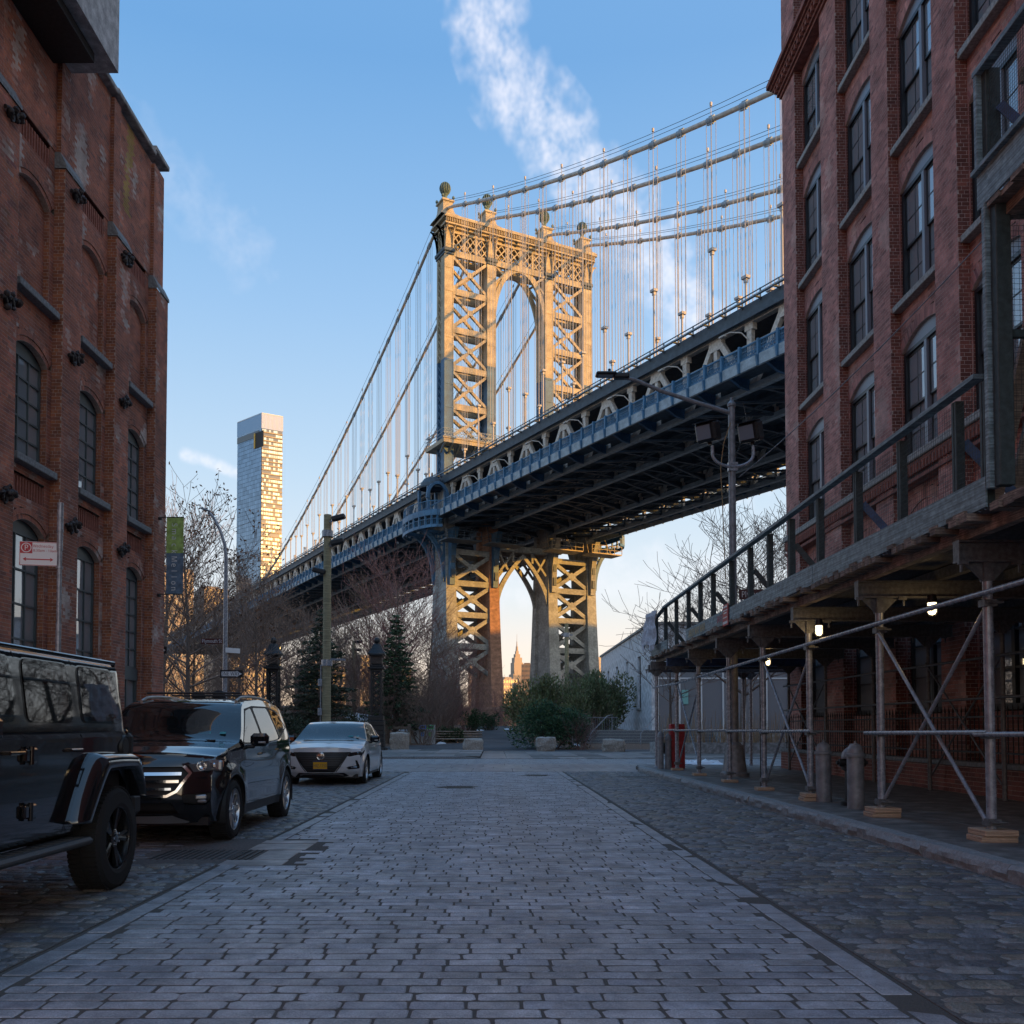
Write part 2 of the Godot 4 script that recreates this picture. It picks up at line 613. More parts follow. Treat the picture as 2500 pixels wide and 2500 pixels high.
	mat("bridge_lower", Color(0.27, 0.29, 0.29), 0.7, {"tex": "grime", "scale": 0.08, "detail": "patch", "dscale": 0.2})
	mat("bridge_rust", Color(0.30, 0.17, 0.12), 0.8, {"tex": "patch", "scale": 0.12, "detail": "grime", "dscale": 0.3})
	mat("cable", Color(0.50, 0.46, 0.40), 0.5, {"tex": "grime", "scale": 0.2})
	mat("rope", Color(0.42, 0.42, 0.42), 0.5)
	mat("patina", Color(0.11, 0.17, 0.15), 0.6)

# ------------------------------------------------------------------ ground and road
const GRATE := Rect2(-3.36, 8.78, 1.42, 1.95)

func ground() -> void:
	var g := setting("ground", "dark earth and far land under the city")
	part(g, "sheet", mb().slab(Vector3(-4000, -0.6, -6000), Vector3(4000, -0.09, 600)).mesh(), M.far_ground)

# a rounded block: eight-sided top with a worn edge
func stone_mesh(l: float, w: float, corner: float, worn: float, sd: int, c: Color, dome := 0.0) -> ArrayMesh:
	var r := RandomNumberGenerator.new()
	r.seed = sd
	var m := mb()
	m.col = c
	var out := []
	var top := []
	for k in 8:
		var sx := -1.0 if k in [0, 1, 6, 7] else 1.0
		var sz := 1.0 if k < 4 else -1.0
		var cx := corner if k in [0, 3, 4, 7] else 0.0
		var cz := corner if k in [1, 2, 5, 6] else 0.0
		cx = corner if k in [1, 2, 5, 6] else 0.0
		cz = corner if k in [0, 3, 4, 7] else 0.0
		var p := Vector3(sx * (l / 2.0 - cx), 0, sz * (w / 2.0 - cz)) + Vector3(r.randf_range(-1, 1), 0, r.randf_range(-1, 1)) * corner * 0.3
		out.append(p)
		top.append(Vector3(p.x - signf(p.x) * worn, worn * 0.55 + r.randf_range(-1, 1) * dome * 0.3, p.z - signf(p.z) * worn))
	var mid := Vector3(0, worn * 0.55 + dome, 0)
	var up := []
	for k in 8:
		up.append((Vector3.UP + Vector3(top[k].x / l, 0, top[k].z / w) * dome * 30.0).normalized())
	var c0 := m.vert(mid, Vector3.UP)
	for k in 8:
		m.vert(top[k], up[k])
	for k in 8:
		m.face(c0, c0 + 1 + k, c0 + 1 + (k + 1) % 8)
	for k in 8:
		var l2 := (k + 1) % 8
		m.quad(out[k], out[l2], top[l2], top[k])
		m.quad(out[k] - Vector3(0, 0.05, 0), out[l2] - Vector3(0, 0.05, 0), out[l2], out[k])
	return m.mesh()

# near ones become single parts, the rest one mass
func lay(parent: Node, called: String, called_mass: String, stones: Array, make: Callable, tones: Array, material: Material) -> void:
	stones.sort_custom(func(a, b): return a[0].origin.z > b[0].origin.z)
	var variants := []
	for k in tones.size():
		variants.append(make.call(k + 1, tones[k]))
	var plain: ArrayMesh = make.call(99, Color(1, 1, 1))
	var xf := []
	var cols := []
	var singles := 0
	for s in stones:
		if singles < 300 and s[0].origin.z < -3.7 and s[2]:
			part(parent, called, variants[s[1]], material, s[0])
			singles += 1
		else:
			xf.append(s[0])
			cols.append(tone(tones[s[1]], rr(0.9, 1.1)))
	mass(parent, called_mass, plain, material, xf, cols)

func in_cut(x: float, d: float) -> bool:
	if GRATE.grow(0.06).has_point(Vector2(x, d)):
		return true
	for h in [Vector3(-0.81, 20.35, 0.48), Vector3(1.15, 25.5, 0.46)]:
		if Vector2(x, d).distance_to(Vector2(h.x, h.y)) < h.z:
			return true
	return absf(x - 3.72) < 0.52 and absf(d - 24.4) < 0.4

func road() -> void:
	var r := setting("road", "street paved with a band of granite setts between old cobbles")
	part(r, "road_bed", mb().slab(Vector3(-5.2, -0.075, -27.7), Vector3(4.3, 0.0005, 14)).mesh(), M.joint)
	for s in [[-5.12, -2.56], [2.03, 4.22]]:
		part(r, "cobble_bed", mb().slab(Vector3(s[0], 0.001, -27.7), Vector3(s[1], 0.0052, 14)).mesh(), M.joint_pale)
	var stones := []
	var d := 2.4
	var row := 0
	while d < 27.55:
		var x := -2.36 - rr(0.0, 0.3)
		while x < 1.85:
			var l := 0.287 * rr(0.86, 1.13)
			var a := maxf(x, -2.37)
			var b := minf(x + l, 1.845)
			var cx := (a + b) / 2.0
			if b - a > 0.07 and not in_cut(cx, d):
				var lift := rr(-0.0012, 0.0012)
				var bs := Basis.from_euler(Vector3(rr(-0.008, 0.008), rr(-0.008, 0.008), rr(-0.004, 0.004))).scaled_local(Vector3((b - a - rr(0.008, 0.022)) / 0.28, 1, rr(0.92, 0.985)))
				stones.append([Transform3D(bs, Vector3(cx, lift + 0.0005, -d - rr(-0.003, 0.003))), rng.randi() % 8, absf(cx) * 2300.0 / d < 1290.0])
			x += l
		d += 0.131
		row += 1
	var tones := []
	for k in 8:
		var g := 0.74 + 0.065 * k
		tones.append(Color(g * rr(0.97, 1.03), g, g * rr(0.98, 1.06)))
	lay(r, "granite_sett", "granite_setts", stones, func(k, c): return stone_mesh(0.28, 0.118, [0.006, 0.012, 0.008, 0.018, 0.007, 0.010, 0.022, 0.008, 0.01][k % 9], 0.006, k, c, 0.0012), tones, M.granite)
	for side in [[-2.455, 0], [1.925, 1]]:
		var e := 2.3
		while e < 27.4:
			var l := rr(0.42, 0.62)
			if not in_cut(side[0], e + l / 2.0):
				var m := mb()
				m.col = tone(Color(1.02, 1.02, 1.03), rr(0.85, 1.05))
				m.bbox(Vector3.ZERO, Vector3(0.148, 0.06, l - 0.014), 0.006)
				part(r, "edging_stone", m.mesh(), M.granite, Transform3D(Basis.from_euler(Vector3(rr(-0.006, 0.006), rr(-0.006, 0.006), rr(-0.01, 0.01))), Vector3(side[0], -0.027 + rr(-0.003, 0.003), -e - l / 2.0)))
			e += l
	var ctones := [Color(0.80, 0.82, 0.86), Color(0.62, 0.64, 0.68), Color(0.95, 0.93, 0.90), Color(0.86, 0.74, 0.62), Color(0.72, 0.76, 0.84), Color(0.50, 0.52, 0.57), Color(0.84, 0.78, 0.64), Color(0.75, 0.72, 0.72)]
	for side in [[-5.08, -2.56], [2.04, 4.2]]:
		stones = []
		d = 2.6
		while d < 27.5:
			var wd := rr(0.118, 0.15)
			var x: float = side[0] - rr(0.0, 0.2)
			while x < side[1]:
				var l := rr(0.19, 0.33)
				var a := maxf(x, side[0])
				var b := minf(x + l, side[1])
				var cx := (a + b) / 2.0
				if b - a > 0.09 and not in_cut(cx, d):
					var bs := Basis.from_euler(Vector3(rr(-0.05, 0.05), rr(-0.05, 0.05), rr(-0.03, 0.03))).scaled_local(Vector3((b - a - 0.022) / 0.26, rr(0.7, 1.3), (wd - 0.014) / 0.125))
					stones.append([Transform3D(bs, Vector3(cx, rr(-0.006, 0.004) + 0.004, -d - wd / 2.0 + rr(-0.008, 0.008))), rng.randi() % 8, absf(cx - 0.1) * 2300.0 / d < 1240.0])
				x += l
			d += wd
		lay(r, "cobblestone", "cobblestones", stones, func(k, c): return stone_mesh(0.26, 0.125, 0.03, 0.02, k + 40, c, 0.006), ctones, M.cobble)
	for h in [Vector3(-0.81, 20.35, 0.40), Vector3(1.15, 25.5, 0.38)]:
		var cv := mb()
		cv.lathe([Vector2(0, 0.0), Vector2(h.z - 0.05, 0.0), Vector2(h.z - 0.05, -0.01), Vector2(h.z - 0.03, -0.01), Vector2(h.z - 0.03, 0.004), Vector2(h.z, 0.004), Vector2(h.z + 0.004, -0.03)].map(func(p): return Vector2(p.x, p.y)), Vector3.ZERO, 28)
		for k in 9:
			for j in 9:
				var q := Vector2((k - 4) * 0.075, (j - 4) * 0.075)
				if q.length() < h.z - 0.08:
					cv.box(Vector3(q.x, 0.002, q.y), Vector3(0.042, 0.008, 0.042))
		part(r, "manhole_cover", cv.mesh(), M.iron_black, Transform3D(Basis(), P(h.x, 0.0, h.y)))
		part(r, "manhole_collar", mb().lathe([Vector2(h.z + 0.01, -0.012), Vector2(h.z + 0.09, -0.012)], Vector3.ZERO, 28).mesh(), M.asphalt, Transform3D(Basis(), P(h.x, 0.0, h.y)))
	var gd := holder(r, "gutter_grate")
	var x0 := GRATE.position.x
	var d0 := GRATE.position.y
	for s in [[0.0, 0.0, 1.40, 0.34], [0.0, 1.10, 0.62, 0.82], [0.66, 1.10, 0.74, 0.50], [0.66, 1.64, 0.74, 0.28], [1.02, 0.36, 0.36, 0.70]]:
		part(gd, "surround_slab", mb().bbox(P(x0 + s[0] + s[2] / 2.0, -0.02, d0 + s[1] + s[3] / 2.0), Vector3(s[2] - 0.012, 0.05, s[3] - 0.012), 0.006).mesh(), M.slab)
	part(gd, "sump", mb().slab(P(x0, -0.3, d0 + 0.36), P(x0 + 1.0, -0.07, d0 + 1.08)).mesh(), M.dark)
	for k in 15:
		part(gd, "grate_bar", mb().box(P(x0 + 0.04 + k * 0.066, -0.006, d0 + 0.72), Vector3(0.022, 0.03, 0.70), Basis.from_euler(Vector3(0, 0.0, 0))).mesh(), M.iron_black)
	for k in 4:
		part(gd, "grate_crossbar", mb().box(P(x0 + 0.5, -0.012, d0 + 0.40 + k * 0.215), Vector3(1.0, 0.022, 0.02)).mesh(), M.iron_black)
	var sg := holder(r, "storm_drain")
	part(sg, "frame", mb().bbox(P(3.72, -0.03, 24.4), Vector3(1.0, 0.04, 0.7), 0.004).mesh(), M.slab)
	for k in 12:
		part(sg, "grate_bar", mb().box(P(3.32 + k * 0.073, -0.004, 24.4), Vector3(0.03, 0.02, 0.6)).mesh(), M.iron_black)
	var c := setting("cross_street", "paved cross street with a band of smooth slabs")
	part(c, "road_bed", mb().slab(P(-60, -0.075, 27.7), P(60, -0.004, 39.1)).mesh(), M.joint)
	for j in 5:
		var x := -13.0 - (j % 2) * 0.6
		while x < 15.0:
			var l := rr(1.0, 1.5)
			var m := mb()
			m.col = tone(Color(0.98, 1.0, 1.06), rr(0.75, 1.05))
			m.bbox(P(x + l / 2.0, -0.025, 28.25 + j * 1.18), Vector3(l - 0.012, 0.05, 1.165), 0.005)
			part(c, "paving_slab", m.mesh(), M.slab)
			x += l
	var xf := []
	var cols := []
	d = 33.7
	while d < 39.0:
		var x := -14.0 - rr(0.0, 0.3)
		while x < 16.0:
			var l := 0.29 * rr(0.85, 1.15)
			xf.append(Transform3D(Basis().scaled_local(Vector3((l - 0.018) / 0.28, 1, 1)), P(x + l / 2.0, rr(-0.004, 0.0), d)))
			cols.append(tone(Color(1.0, 0.97, 0.93), rr(0.75, 1.05)))
			x += l
		d += 0.131
	mass(c, "granite_setts", stone_mesh(0.28, 0.118, 0.014, 0.008, 5, Color(1, 1, 1)), M.granite, xf, cols)
	var f := setting("far_pavement", "slab pavement on the far side of the cross street")
	part(f, "pavement_bed", mb().slab(P(-60, -0.08, 39.1), P(60, -0.03, 51.6)).mesh(), M.joint)
	for j in 6:
		for k in 26:
			var xx := -14.0 + k * 1.12
			var m := mb()
			m.col = tone(Color(1.0, 0.98, 0.95), rr(0.7, 1.15))
			var raised := 0.11 if xx < -1.0 else 0.0
			m.bbox(P(xx + 0.56, raised - 0.02 + rr(-0.002, 0.002), 40.4 + j * 2.0), Vector3(1.105, 0.06, 1.985), 0.006)
			part(f, "paving_slab", m.mesh(), M.slab if rng.randf() < 0.6 else M.pavement)
	for k in 7:
		part(f, "kerb_stone", mb().bbox(P(-13.5 + k * 1.85, 0.035, 39.25), Vector3(1.83, 0.15, 0.3), 0.015).mesh(), M.kerb)
	var ramp := mb()
	ramp.quad(P(-1.5, 0.112, 39.1), P(-0.3, 0.004, 39.1), P(-0.3, 0.004, 39.42), P(-1.5, 0.112, 39.42))
	ramp.tri(P(-1.5, -0.05, 39.1), P(-0.3, 0.004, 39.1), P(-1.5, 0.112, 39.1))
	part(f, "kerb_ramp", ramp.mesh(), M.kerb)
	part(f, "gutter_inlet", mb().box(P(-6.9, 0.03, 39.08), Vector3(1.7, 0.09, 0.05)).mesh(), M.dark)
	var s := setting("right_pavement", "worn bluestone pavement under the scaffold shed")
	part(s, "pavement_base", mb().slab(P(4.4, -0.08, -16), P(9.0, 0.105, 29.2)).mesh(), M.joint)
	d = 3.0
	while d < 28.6:
		var l := rr(1.3, 1.9)
		var x := 4.42
		for w in [1.1, 1.3, 1.35]:
			var m := mb()
			m.col = tone(Color(1, 1, 1), rr(0.8, 1.1))
			m.bbox(P(x + w / 2.0, 0.125 + rr(-0.003, 0.003), d + l / 2.0), Vector3(w - 0.008, 0.05, l - 0.008), 0.005)
			part(s, "paving_slab", m.mesh(), M.pavement)
			x += w
		d += l
	d = -10.0
	while d < 26.8:
		var l := rr(1.5, 2.3)
		part(s, "kerb_stone", kerb_mesh(l - 0.015, int(d * 10)), M.kerb, Transform3D(Basis(), P(4.22, 0.0, d + l / 2.0)))
		d += l
	for k in 5:
		var a0 := PI - k * 0.31
		var a1 := PI - (k + 1) * 0.31
		var m := mb()
		m.beam(P(6.2 + cos(a0) * 1.9, 0.06, d + sin(a0) * 1.9), P(6.2 + cos(a1) * 1.9, 0.06, d + sin(a1) * 1.9), 0.2, 0.19)
		part(s, "kerb_stone", m.mesh(), M.kerb)
	var lp := setting("left_pavement", "slab pavement along the brick warehouse")
	part(lp, "pavement_base", mb().slab(P(-9.7, -0.08, -16), P(-5.3, 0.14, 27.0)).mesh(), M.pavement)
	d = 2.0
	while d < 26.5:
		var l := rr(1.6, 2.2)
		part(lp, "kerb_stone", kerb_mesh(l - 0.015, int(d * 7)), M.kerb, Transform3D(Basis(Vector3.UP, PI), P(-5.12, 0.0, d + l / 2.0)))
		d += l

# kerb stone with a rough split face towards -x
func kerb_mesh(l: float, sd: int) -> ArrayMesh:
	var r := RandomNumberGenerator.new()
	r.seed = sd
	var m := mb()
	var nz := 14
	var rows := [[0.0, -0.05], [0.006, 0.02], [0.0, 0.07], [0.012, 0.115], [0.035, 0.148], [0.19, 0.152]]
	var grid := []
	for k in nz + 1:
		var line := []
		for j in rows.size():
			var jit := 0.018 if j > 0 and j < 4 else 0.004
			line.append(Vector3(rows[j][0] + r.randf_range(-jit, jit), rows[j][1] + r.randf_range(-0.4, 0.4) * jit, l / 2.0 - l * k / nz))
		grid.append(line)
	for k in nz:
		for j in rows.size() - 1:
			m.quad(grid[k + 1][j], grid[k][j], grid[k][j + 1], grid[k + 1][j + 1])
	for e in [0, nz]:
		var line: Array = grid[e]
		for j in rows.size() - 1:
			var back := Vector3(0.19, -0.05, line[0].z)
			if e == 0:
				m.tri(back, line[j + 1], line[j])
			else:
				m.tri(back, line[j], line[j + 1])
	return m.mesh()

# ------------------------------------------------------------------ brickwork
const COURSE := 0.0745
const BRICK := 0.213

class Brickwork:
	var bricks := []      # [Transform3D, Color]
	var mortar := MB.new()

# how large a point's surroundings show, for picking the pieces that become single parts
func shown(p: Vector3) -> float:
	var q := p - Vector3(0, 1.27, 0)
	var zz := -q.z * 0.99939 + q.y * 0.0349
	if zz < 1.0:
		return 0.0
	var x := 1205.0 + 2300.0 * q.x / zz
	var y := 1697.7 - 2300.0 * (q.y * 0.99939 + q.z * 0.0349) / zz
	return 1.0 / zz if x > 5 and x < 2495 and y > 5 and y < 2495 else 0.0

func chord(o: Dictionary, y: float, more: float) -> float:
	var w: float = (o.b - o.a) / 2.0
	var r = (w * w + o.rise * o.rise) / (2.0 * o.rise)
	var t = y - (o.y1 + o.rise - r)
	return sqrt(maxf((r + more) * (r + more) - t * t, 0.0))

# openings: a, b along the panel, y0, y1 (spring), rise, ring (thickness of the arch ring)
func brick_panel(bw: Brickwork, origin: Vector3, u: Vector3, n: Vector3, width: float, y0: float, y1: float, openings: Array, paint: Callable) -> void:
	var i := int(floor(y0 / COURSE))
	while i * COURSE < y1:
		var lo := maxf(i * COURSE, y0)
		var hi := minf((i + 1) * COURSE, y1)
		var mid := (lo + hi) / 2.0
		var spans := [[0.0, width]]
		for o in openings:
			var a: float = o.a
			var b: float = o.b
			if mid <= o.y0:
				continue
			if mid > o.y1:
				if o.get("rise", 0.0) <= 0.0:
					continue
				var c: float = (a + b) / 2.0
				var hw := chord(o, mid, o.ring)
				if hw <= 0.0:
					continue
				a = c - hw
				b = c + hw
			var cut := []
			for s in spans:
				if b <= s[0] or a >= s[1]:
					cut.append(s)
					continue
				if a > s[0]:
					cut.append([s[0], a])
				if b < s[1]:
					cut.append([b, s[1]])
			spans = cut
		var header := posmod(i, 6) == 0
		var step := BRICK / 2.0 if header else BRICK
		var off := (BRICK / 4.0 if header else (BRICK / 2.0 if posmod(i, 2) else 0.0))
		for s in spans:
			bw.mortar.quad(origin + u * s[0] + Vector3(0, lo, 0) - n * 0.0008, origin + u * s[1] + Vector3(0, lo, 0) - n * 0.0008, origin + u * s[1] + Vector3(0, hi, 0) - n * 0.0008, origin + u * s[0] + Vector3(0, hi, 0) - n * 0.0008)
			if hi - lo < 0.03:
				continue
			var k := floorf((s[0] - off) / step)
			while k * step + off < s[1]:
				var a := maxf(k * step + off, s[0]) + 0.0048
				var b := minf((k + 1) * step + off, s[1]) - 0.0048
				if b - a > 0.02:
					var at := origin + u * a + Vector3(0, lo + 0.0045, 0) + n * rr(0.0008, 0.0028)
					bw.bricks.append([Transform3D(Basis(u * (b - a), Vector3(0, hi - lo - 0.009, 0), n * 0.02), at), paint.call(at)])
				k += 1.0
		i += 1

# ring of bricks on end over an opening; rows one above the other
func brick_arch(bw: Brickwork, origin: Vector3, u: Vector3, n: Vector3, o: Dictionary, rows: int, proud: float, paint: Callable, depth := 0.1) -> void:
	var w: float = (o.b - o.a) / 2.0
	var r = (w * w + o.rise * o.rise) / (2.0 * o.rise)
	var c: Vector3 = origin + u * ((o.a + o.b) / 2.0) + Vector3(0, o.y1 + o.rise - r, 0)
	var half := asin(minf(w / r, 1.0))
	for j in rows:
		var rl: float = o.ring / rows
		var r0 = r + j * rl
		var cnt := int(2.0 * half * r0 / 0.074)
		for k in cnt:
			var t := -half + 2.0 * half * (k + 0.5) / cnt
			var rad := u * sin(t) + Vector3.UP * cos(t)
			var tan := u * cos(t) - Vector3.UP * sin(t)
			var wd = 2.0 * half * (r0 + rl / 2.0) / cnt - 0.008
			bw.bricks.append([Transform3D(Basis(tan * wd, rad * (rl - 0.009), n * (depth + proud + j * 0.02)), c + rad * (r0 + 0.004) - tan * wd / 2.0 + n * (proud + j * 0.02)), paint.call(c + rad * r0)])
		var steps := 10
		for k in steps:
			var t0 := -half + 2.0 * half * k / steps
			var t1 := -half + 2.0 * half * (k + 1) / steps
			var e0 := u * sin(t0) + Vector3.UP * cos(t0)
			var e1 := u * sin(t1) + Vector3.UP * cos(t1)
			var f := n * (proud + j * 0.02 - 0.002)
			bw.mortar.quad(c + e0 * r0 + f, c + e1 * r0 + f, c + e1 * (r0 + rl) + f, c + e0 * (r0 + rl) + f)
			if j == 0:
				bw.mortar.quad(c + e0 * r0 - n * depth, c + e1 * r0 - n * depth, c + e1 * r0 + f, c + e0 * r0 + f)

# front and four sides of a brick: x 0..1, y 0..1, front at z = 0
func brick_mesh(c: Color) -> ArrayMesh:
	var m := mb()
	m.col = c
	var q := [Vector3(0, 0, 0), Vector3(1, 0, 0), Vector3(1, 1, 0), Vector3(0, 1, 0)]
	m.quad(q[0], q[1], q[2], q[3])
	for k in 4:
		var a: Vector3 = q[k]
		var b: Vector3 = q[(k + 1) % 4]
		m.quad(b, a, a - Vector3(0, 0, 1), b - Vector3(0, 0, 1))
	return m.mesh()

func finish_bricks(bw: Brickwork, parent: Node, mortar: Material) -> void:
	part(parent, "mortar", bw.mortar.mesh(), mortar)
	for b in bw.bricks:
		var t: Transform3D = b[0]
		b.append(shown(t.origin) * shown(t.origin) * t.basis.x.length() * t.basis.y.length())
	bw.bricks.sort_custom(func(a, b): return a[2] > b[2])
	var kept := {}
	var xf := []
	var cols := []
	for k in bw.bricks.size():
		var c: Color = bw.bricks[k][1]
		if k < 300:
			var key := Color(snappedf(c.r, 0.03), snappedf(c.g, 0.02), snappedf(c.b, 0.02))
			if not kept.has(key):
				kept[key] = brick_mesh(key)
			part(parent, "brick", kept[key], M.brick, bw.bricks[k][0])
		else:
			xf.append(bw.bricks[k][0])
			cols.append(c)
	mass(parent, "brickwork", brick_mesh(Color(1, 1, 1)), M.brick, xf, cols)

# arched panel between the spring line and the arch (x along the opening)
func arch_poly(w: float, rise: float, base: float, inset := 0.0) -> PackedVector2Array:
	var r := (w * w / 4.0 + rise * rise) / (2.0 * rise)
	var half := asin(minf(w / 2.0 / r, 1.0))
	var poly := PackedVector2Array([Vector2(w / 2.0 - inset, base), Vector2(w / 2.0 - inset, 0)])
	for k in 11:
		var t := half - 2.0 * half * k / 10.0
		poly.append(Vector2(clampf(sin(t) * r, -w / 2.0 + inset, w / 2.0 - inset), maxf(rise - r + cos(t) * r - inset, 0.001)))
	poly.append(Vector2(-w / 2.0 + inset, 0))
	poly.append(Vector2(-w / 2.0 + inset, base))
	var clean := PackedVector2Array()
	for p in poly:
		if clean.is_empty() or clean[-1].distance_to(p) > 0.002:
			clean.append(p)
	return clean

# ------------------------------------------------------------------ warehouse on the left
func left_building() -> void:
	var b := thing("brick_warehouse", "weathered red brick warehouse with buttresses, blind arches and teal metal windows", "building")
	var n := Vector3.RIGHT
	var u := Vector3.FORWARD
	var X := -9.3
	var bw := Brickwork.new()
	var stain := noise(FastNoiseLite.TYPE_SIMPLEX_SMOOTH, 0.55, 4, 21)
	var blot := noise(FastNoiseLite.TYPE_SIMPLEX_SMOOTH, 0.25, 3, 22)
	var paint := func(p: Vector3) -> Color:
		var d := -p.z
		var c := Color(0.36, 0.125, 0.08).lerp(Color(0.46, 0.165, 0.095), rng.randf())
		c = c.lerp(Color(0.22, 0.095, 0.075), clampf(rng.randf() * rng.randf() * 1.2, 0, 1))
		c = tone(c, 0.92 + 0.35 * blot.get_noise_2d(d, p.y))
		var strip := 0.0
		for s in [[18.1, 18.6, 9.6, 16.6], [20.93, 21.5, 6.2, 15.4], [23.73, 24.15, 6.0, 12.6], [18.1, 18.5, 5.4, 9.5], [22.3, 22.86, 8.9, 11.0], [25.1, 25.6, 8.9, 10.4], [20.93, 21.3, 1.0, 6.0], [22.5, 22.86, 2.0, 6.0]]:
			if d > s[0] and d < s[1] and p.y > s[2] and p.y < s[3]:
				strip = 0.5
		var w := stain.get_noise_2d(d * 1.6, p.y) + strip + rr(-0.12, 0.12)
		if w > 0.30:
			c = c.lerp(Color(0.52, 0.46, 0.42), clampf((w - 0.30) * 2.4, 0, 0.85))
		if absf(d - 23.9 - 0.12 * (p.y - 15.0)) < 0.22 and p.y > 14.6 and stain.get_noise_2d(d * 4.0, p.y * 0.6) > -0.15:
			c = c.lerp(Color(0.34, 0.24, 0.04), 0.75)
		return c
	var orange := func(p: Vector3) -> Color:
		return Color(0.34, 0.12, 0.055).lerp(Color(0.22, 0.085, 0.06), rng.randf()) * rr(0.85, 1.1)
	var tops := [[16.0, 17.0], [19.4, 17.0], [22.2, 17.25], [24.9, 17.0]]
	var bays := [[15.3, 17.25], [18.1, 20.06], [20.93, 22.86], [23.73, 25.62]]
	var butts := [[17.25, 18.1], [20.06, 20.93], [22.86, 23.73], [25.62, 26.5]]
	for k in bays.size():
		var a: float = bays[k][0]
		var e: float = bays[k][1]
		var w0 := 0.32
		var w1 := e - a - 0.2
		var lower := {"a": w0, "b": w1, "y0": 0.9, "y1": 5.28, "rise": 0.24, "ring": 0.22}
		var upper := {"a": w0, "b": w1, "y0": 6.72, "y1": 8.92, "rise": 0.24, "ring": 0.22}
		var blind := {"a": w0, "b": w1, "y0": 10.2, "y1": 12.35, "rise": 0.24, "ring": 0.22}
		var slots := {"a": w0 + 0.1, "b": w1 - 0.05, "y0": 5.95, "y1": 6.42}
		var slots2 := {"a": w0 + 0.1, "b": w1 - 0.05, "y0": 13.25, "y1": 13.75}
		var org := P(X - 0.23, 0, a)
		brick_panel(bw, org, u, n, e - a, 0.1, 13.9, [lower, upper, blind, slots, slots2], paint)
		for o in [lower, upper, blind]:
			brick_arch(bw, org, u, n, o, 2, 0.012, paint, 0.12)
		for o in [lower, upper, blind]:
			var deep := 0.14 if o == blind else 0.2
			brick_panel(bw, P(X - 0.23 - deep, 0, a + o.b), Vector3.RIGHT, Vector3.BACK, deep, o.y0, o.y1, [], orange)
		brick_panel(bw, P(X - 0.23 - 0.12, 0, a + blind.a - 0.05), u, n, blind.b - blind.a + 0.1, blind.y0, blind.y1 + blind.rise + 0.1, [], paint)
		for sl in [slots, slots2]:
			var h := holder(b, "corbel_panel")
			var back := mb().slab(P(X - 0.36, sl.y0, a + sl.a), P(X - 0.32, sl.y1, a + sl.b))
			part(h, "back", back.mesh(), M.plain_brick)
			var m := mb()
			m.col = Color(1.5, 1.25, 1.0)
			m.box(Vector3.ZERO, Vector3(0.09, sl.y1 - sl.y0 - 0.08, 0.055))
			var ms := m.mesh()
			for j in 11:
				part(h, "corbel_bar", ms, M.plain_brick, Transform3D(Basis(), P(X - 0.275, (sl.y0 + sl.y1) / 2.0 - 0.04, a + sl.a + 0.06 + j * (sl.b - sl.a - 0.12) / 10.0)))
		for y in [6.72, 10.2]:
			part(b, "sill", mb().bbox(P(X - 0.17, y - 0.075, a + (w0 + w1) / 2.0), Vector3(0.28, 0.15, w1 - w0 + 0.26), 0.012).mesh(), M.bluestone)
		if k == 0:
			continue
		left_window(b, P(X - 0.40, 6.75, a + (w0 + w1) / 2.0), w1 - w0, 2.17, 0.24, 5, false, k)
		left_window(b, P(X - 0.40, 0.9 if k < 3 else 2.86, a + (w0 + w1) / 2.0), w1 - w0, 4.38 if k < 3 else 2.42, 0.24, 6 if k < 3 else 5, true, k)
		if k == 3:
			var dr := holder(b, "door")
			var wd := w1 - w0
			part(dr, "frame", mb().slab(P(X - 0.44, 2.55, a + w0), P(X - 0.32, 2.86, a + w1)).slab(P(X - 0.44, 0.15, a + w0), P(X - 0.34, 2.55, a + w0 + 0.08)).slab(P(X - 0.44, 0.15, a + w1 - 0.08), P(X - 0.34, 2.55, a + w1)).slab(P(X - 0.44, 0.15, a + w0 + wd / 2 - 0.05), P(X - 0.34, 2.55, a + w0 + wd / 2 + 0.05)).mesh(), M.frame_teal)
			for j in 2:
				part(dr, "leaf", mb().slab(P(X - 0.43, 0.15, a + w0 + 0.08 + j * (wd / 2 - 0.03)), P(X - 0.39, 0.95, a + w0 + wd / 2 - 0.05 + j * (wd / 2 - 0.03))).mesh(), M.frame_teal)
				part(dr, "pane", mb().slab(P(X - 0.42, 0.95, a + w0 + 0.08 + j * (wd / 2 - 0.03)), P(X - 0.41, 2.55, a + w0 + wd / 2 - 0.05 + j * (wd / 2 - 0.03))).mesh(), M.glass)
	for k in butts.size():
		var a: float = butts[k][0]
		var e: float = butts[k][1]
		brick_panel(bw, P(X, 0, a), u, n, e - a, 0.1, 13.42, [], paint)
		brick_panel(bw, P(X - 0.24, 0, a), Vector3.RIGHT, Vector3.BACK, 0.24, 0.1, 13.42, [], orange)
		part(b, "buttress_core", mb().slab(P(X - 0.5, 0, a + 0.02), P(X - 0.02, 13.42, e)).mesh(), M.mortar_left)
		var cp := mb()
		cp.xf = Transform3D(Basis(Vector3.FORWARD, Vector3.UP, Vector3.RIGHT), Vector3.ZERO)
		cp = mb()
		cp.quad(P(X + 0.03, 13.42, a - 0.03), P(X + 0.03, 13.42, e + 0.03), P(X + 0.03, 13.50, e + 0.03), P(X + 0.03, 13.50, a - 0.03))
		cp.quad(P(X + 0.03, 13.50, a - 0.03), P(X + 0.03, 13.50, e + 0.03), P(X - 0.11, 13.78, e + 0.03), P(X - 0.11, 13.78, a - 0.03))
		cp.quad(P(X - 0.24, 13.42, a - 0.03), P(X + 0.03, 13.42, a - 0.03), P(X + 0.03, 13.50, a - 0.03), P(X - 0.24, 13.50, a - 0.03))
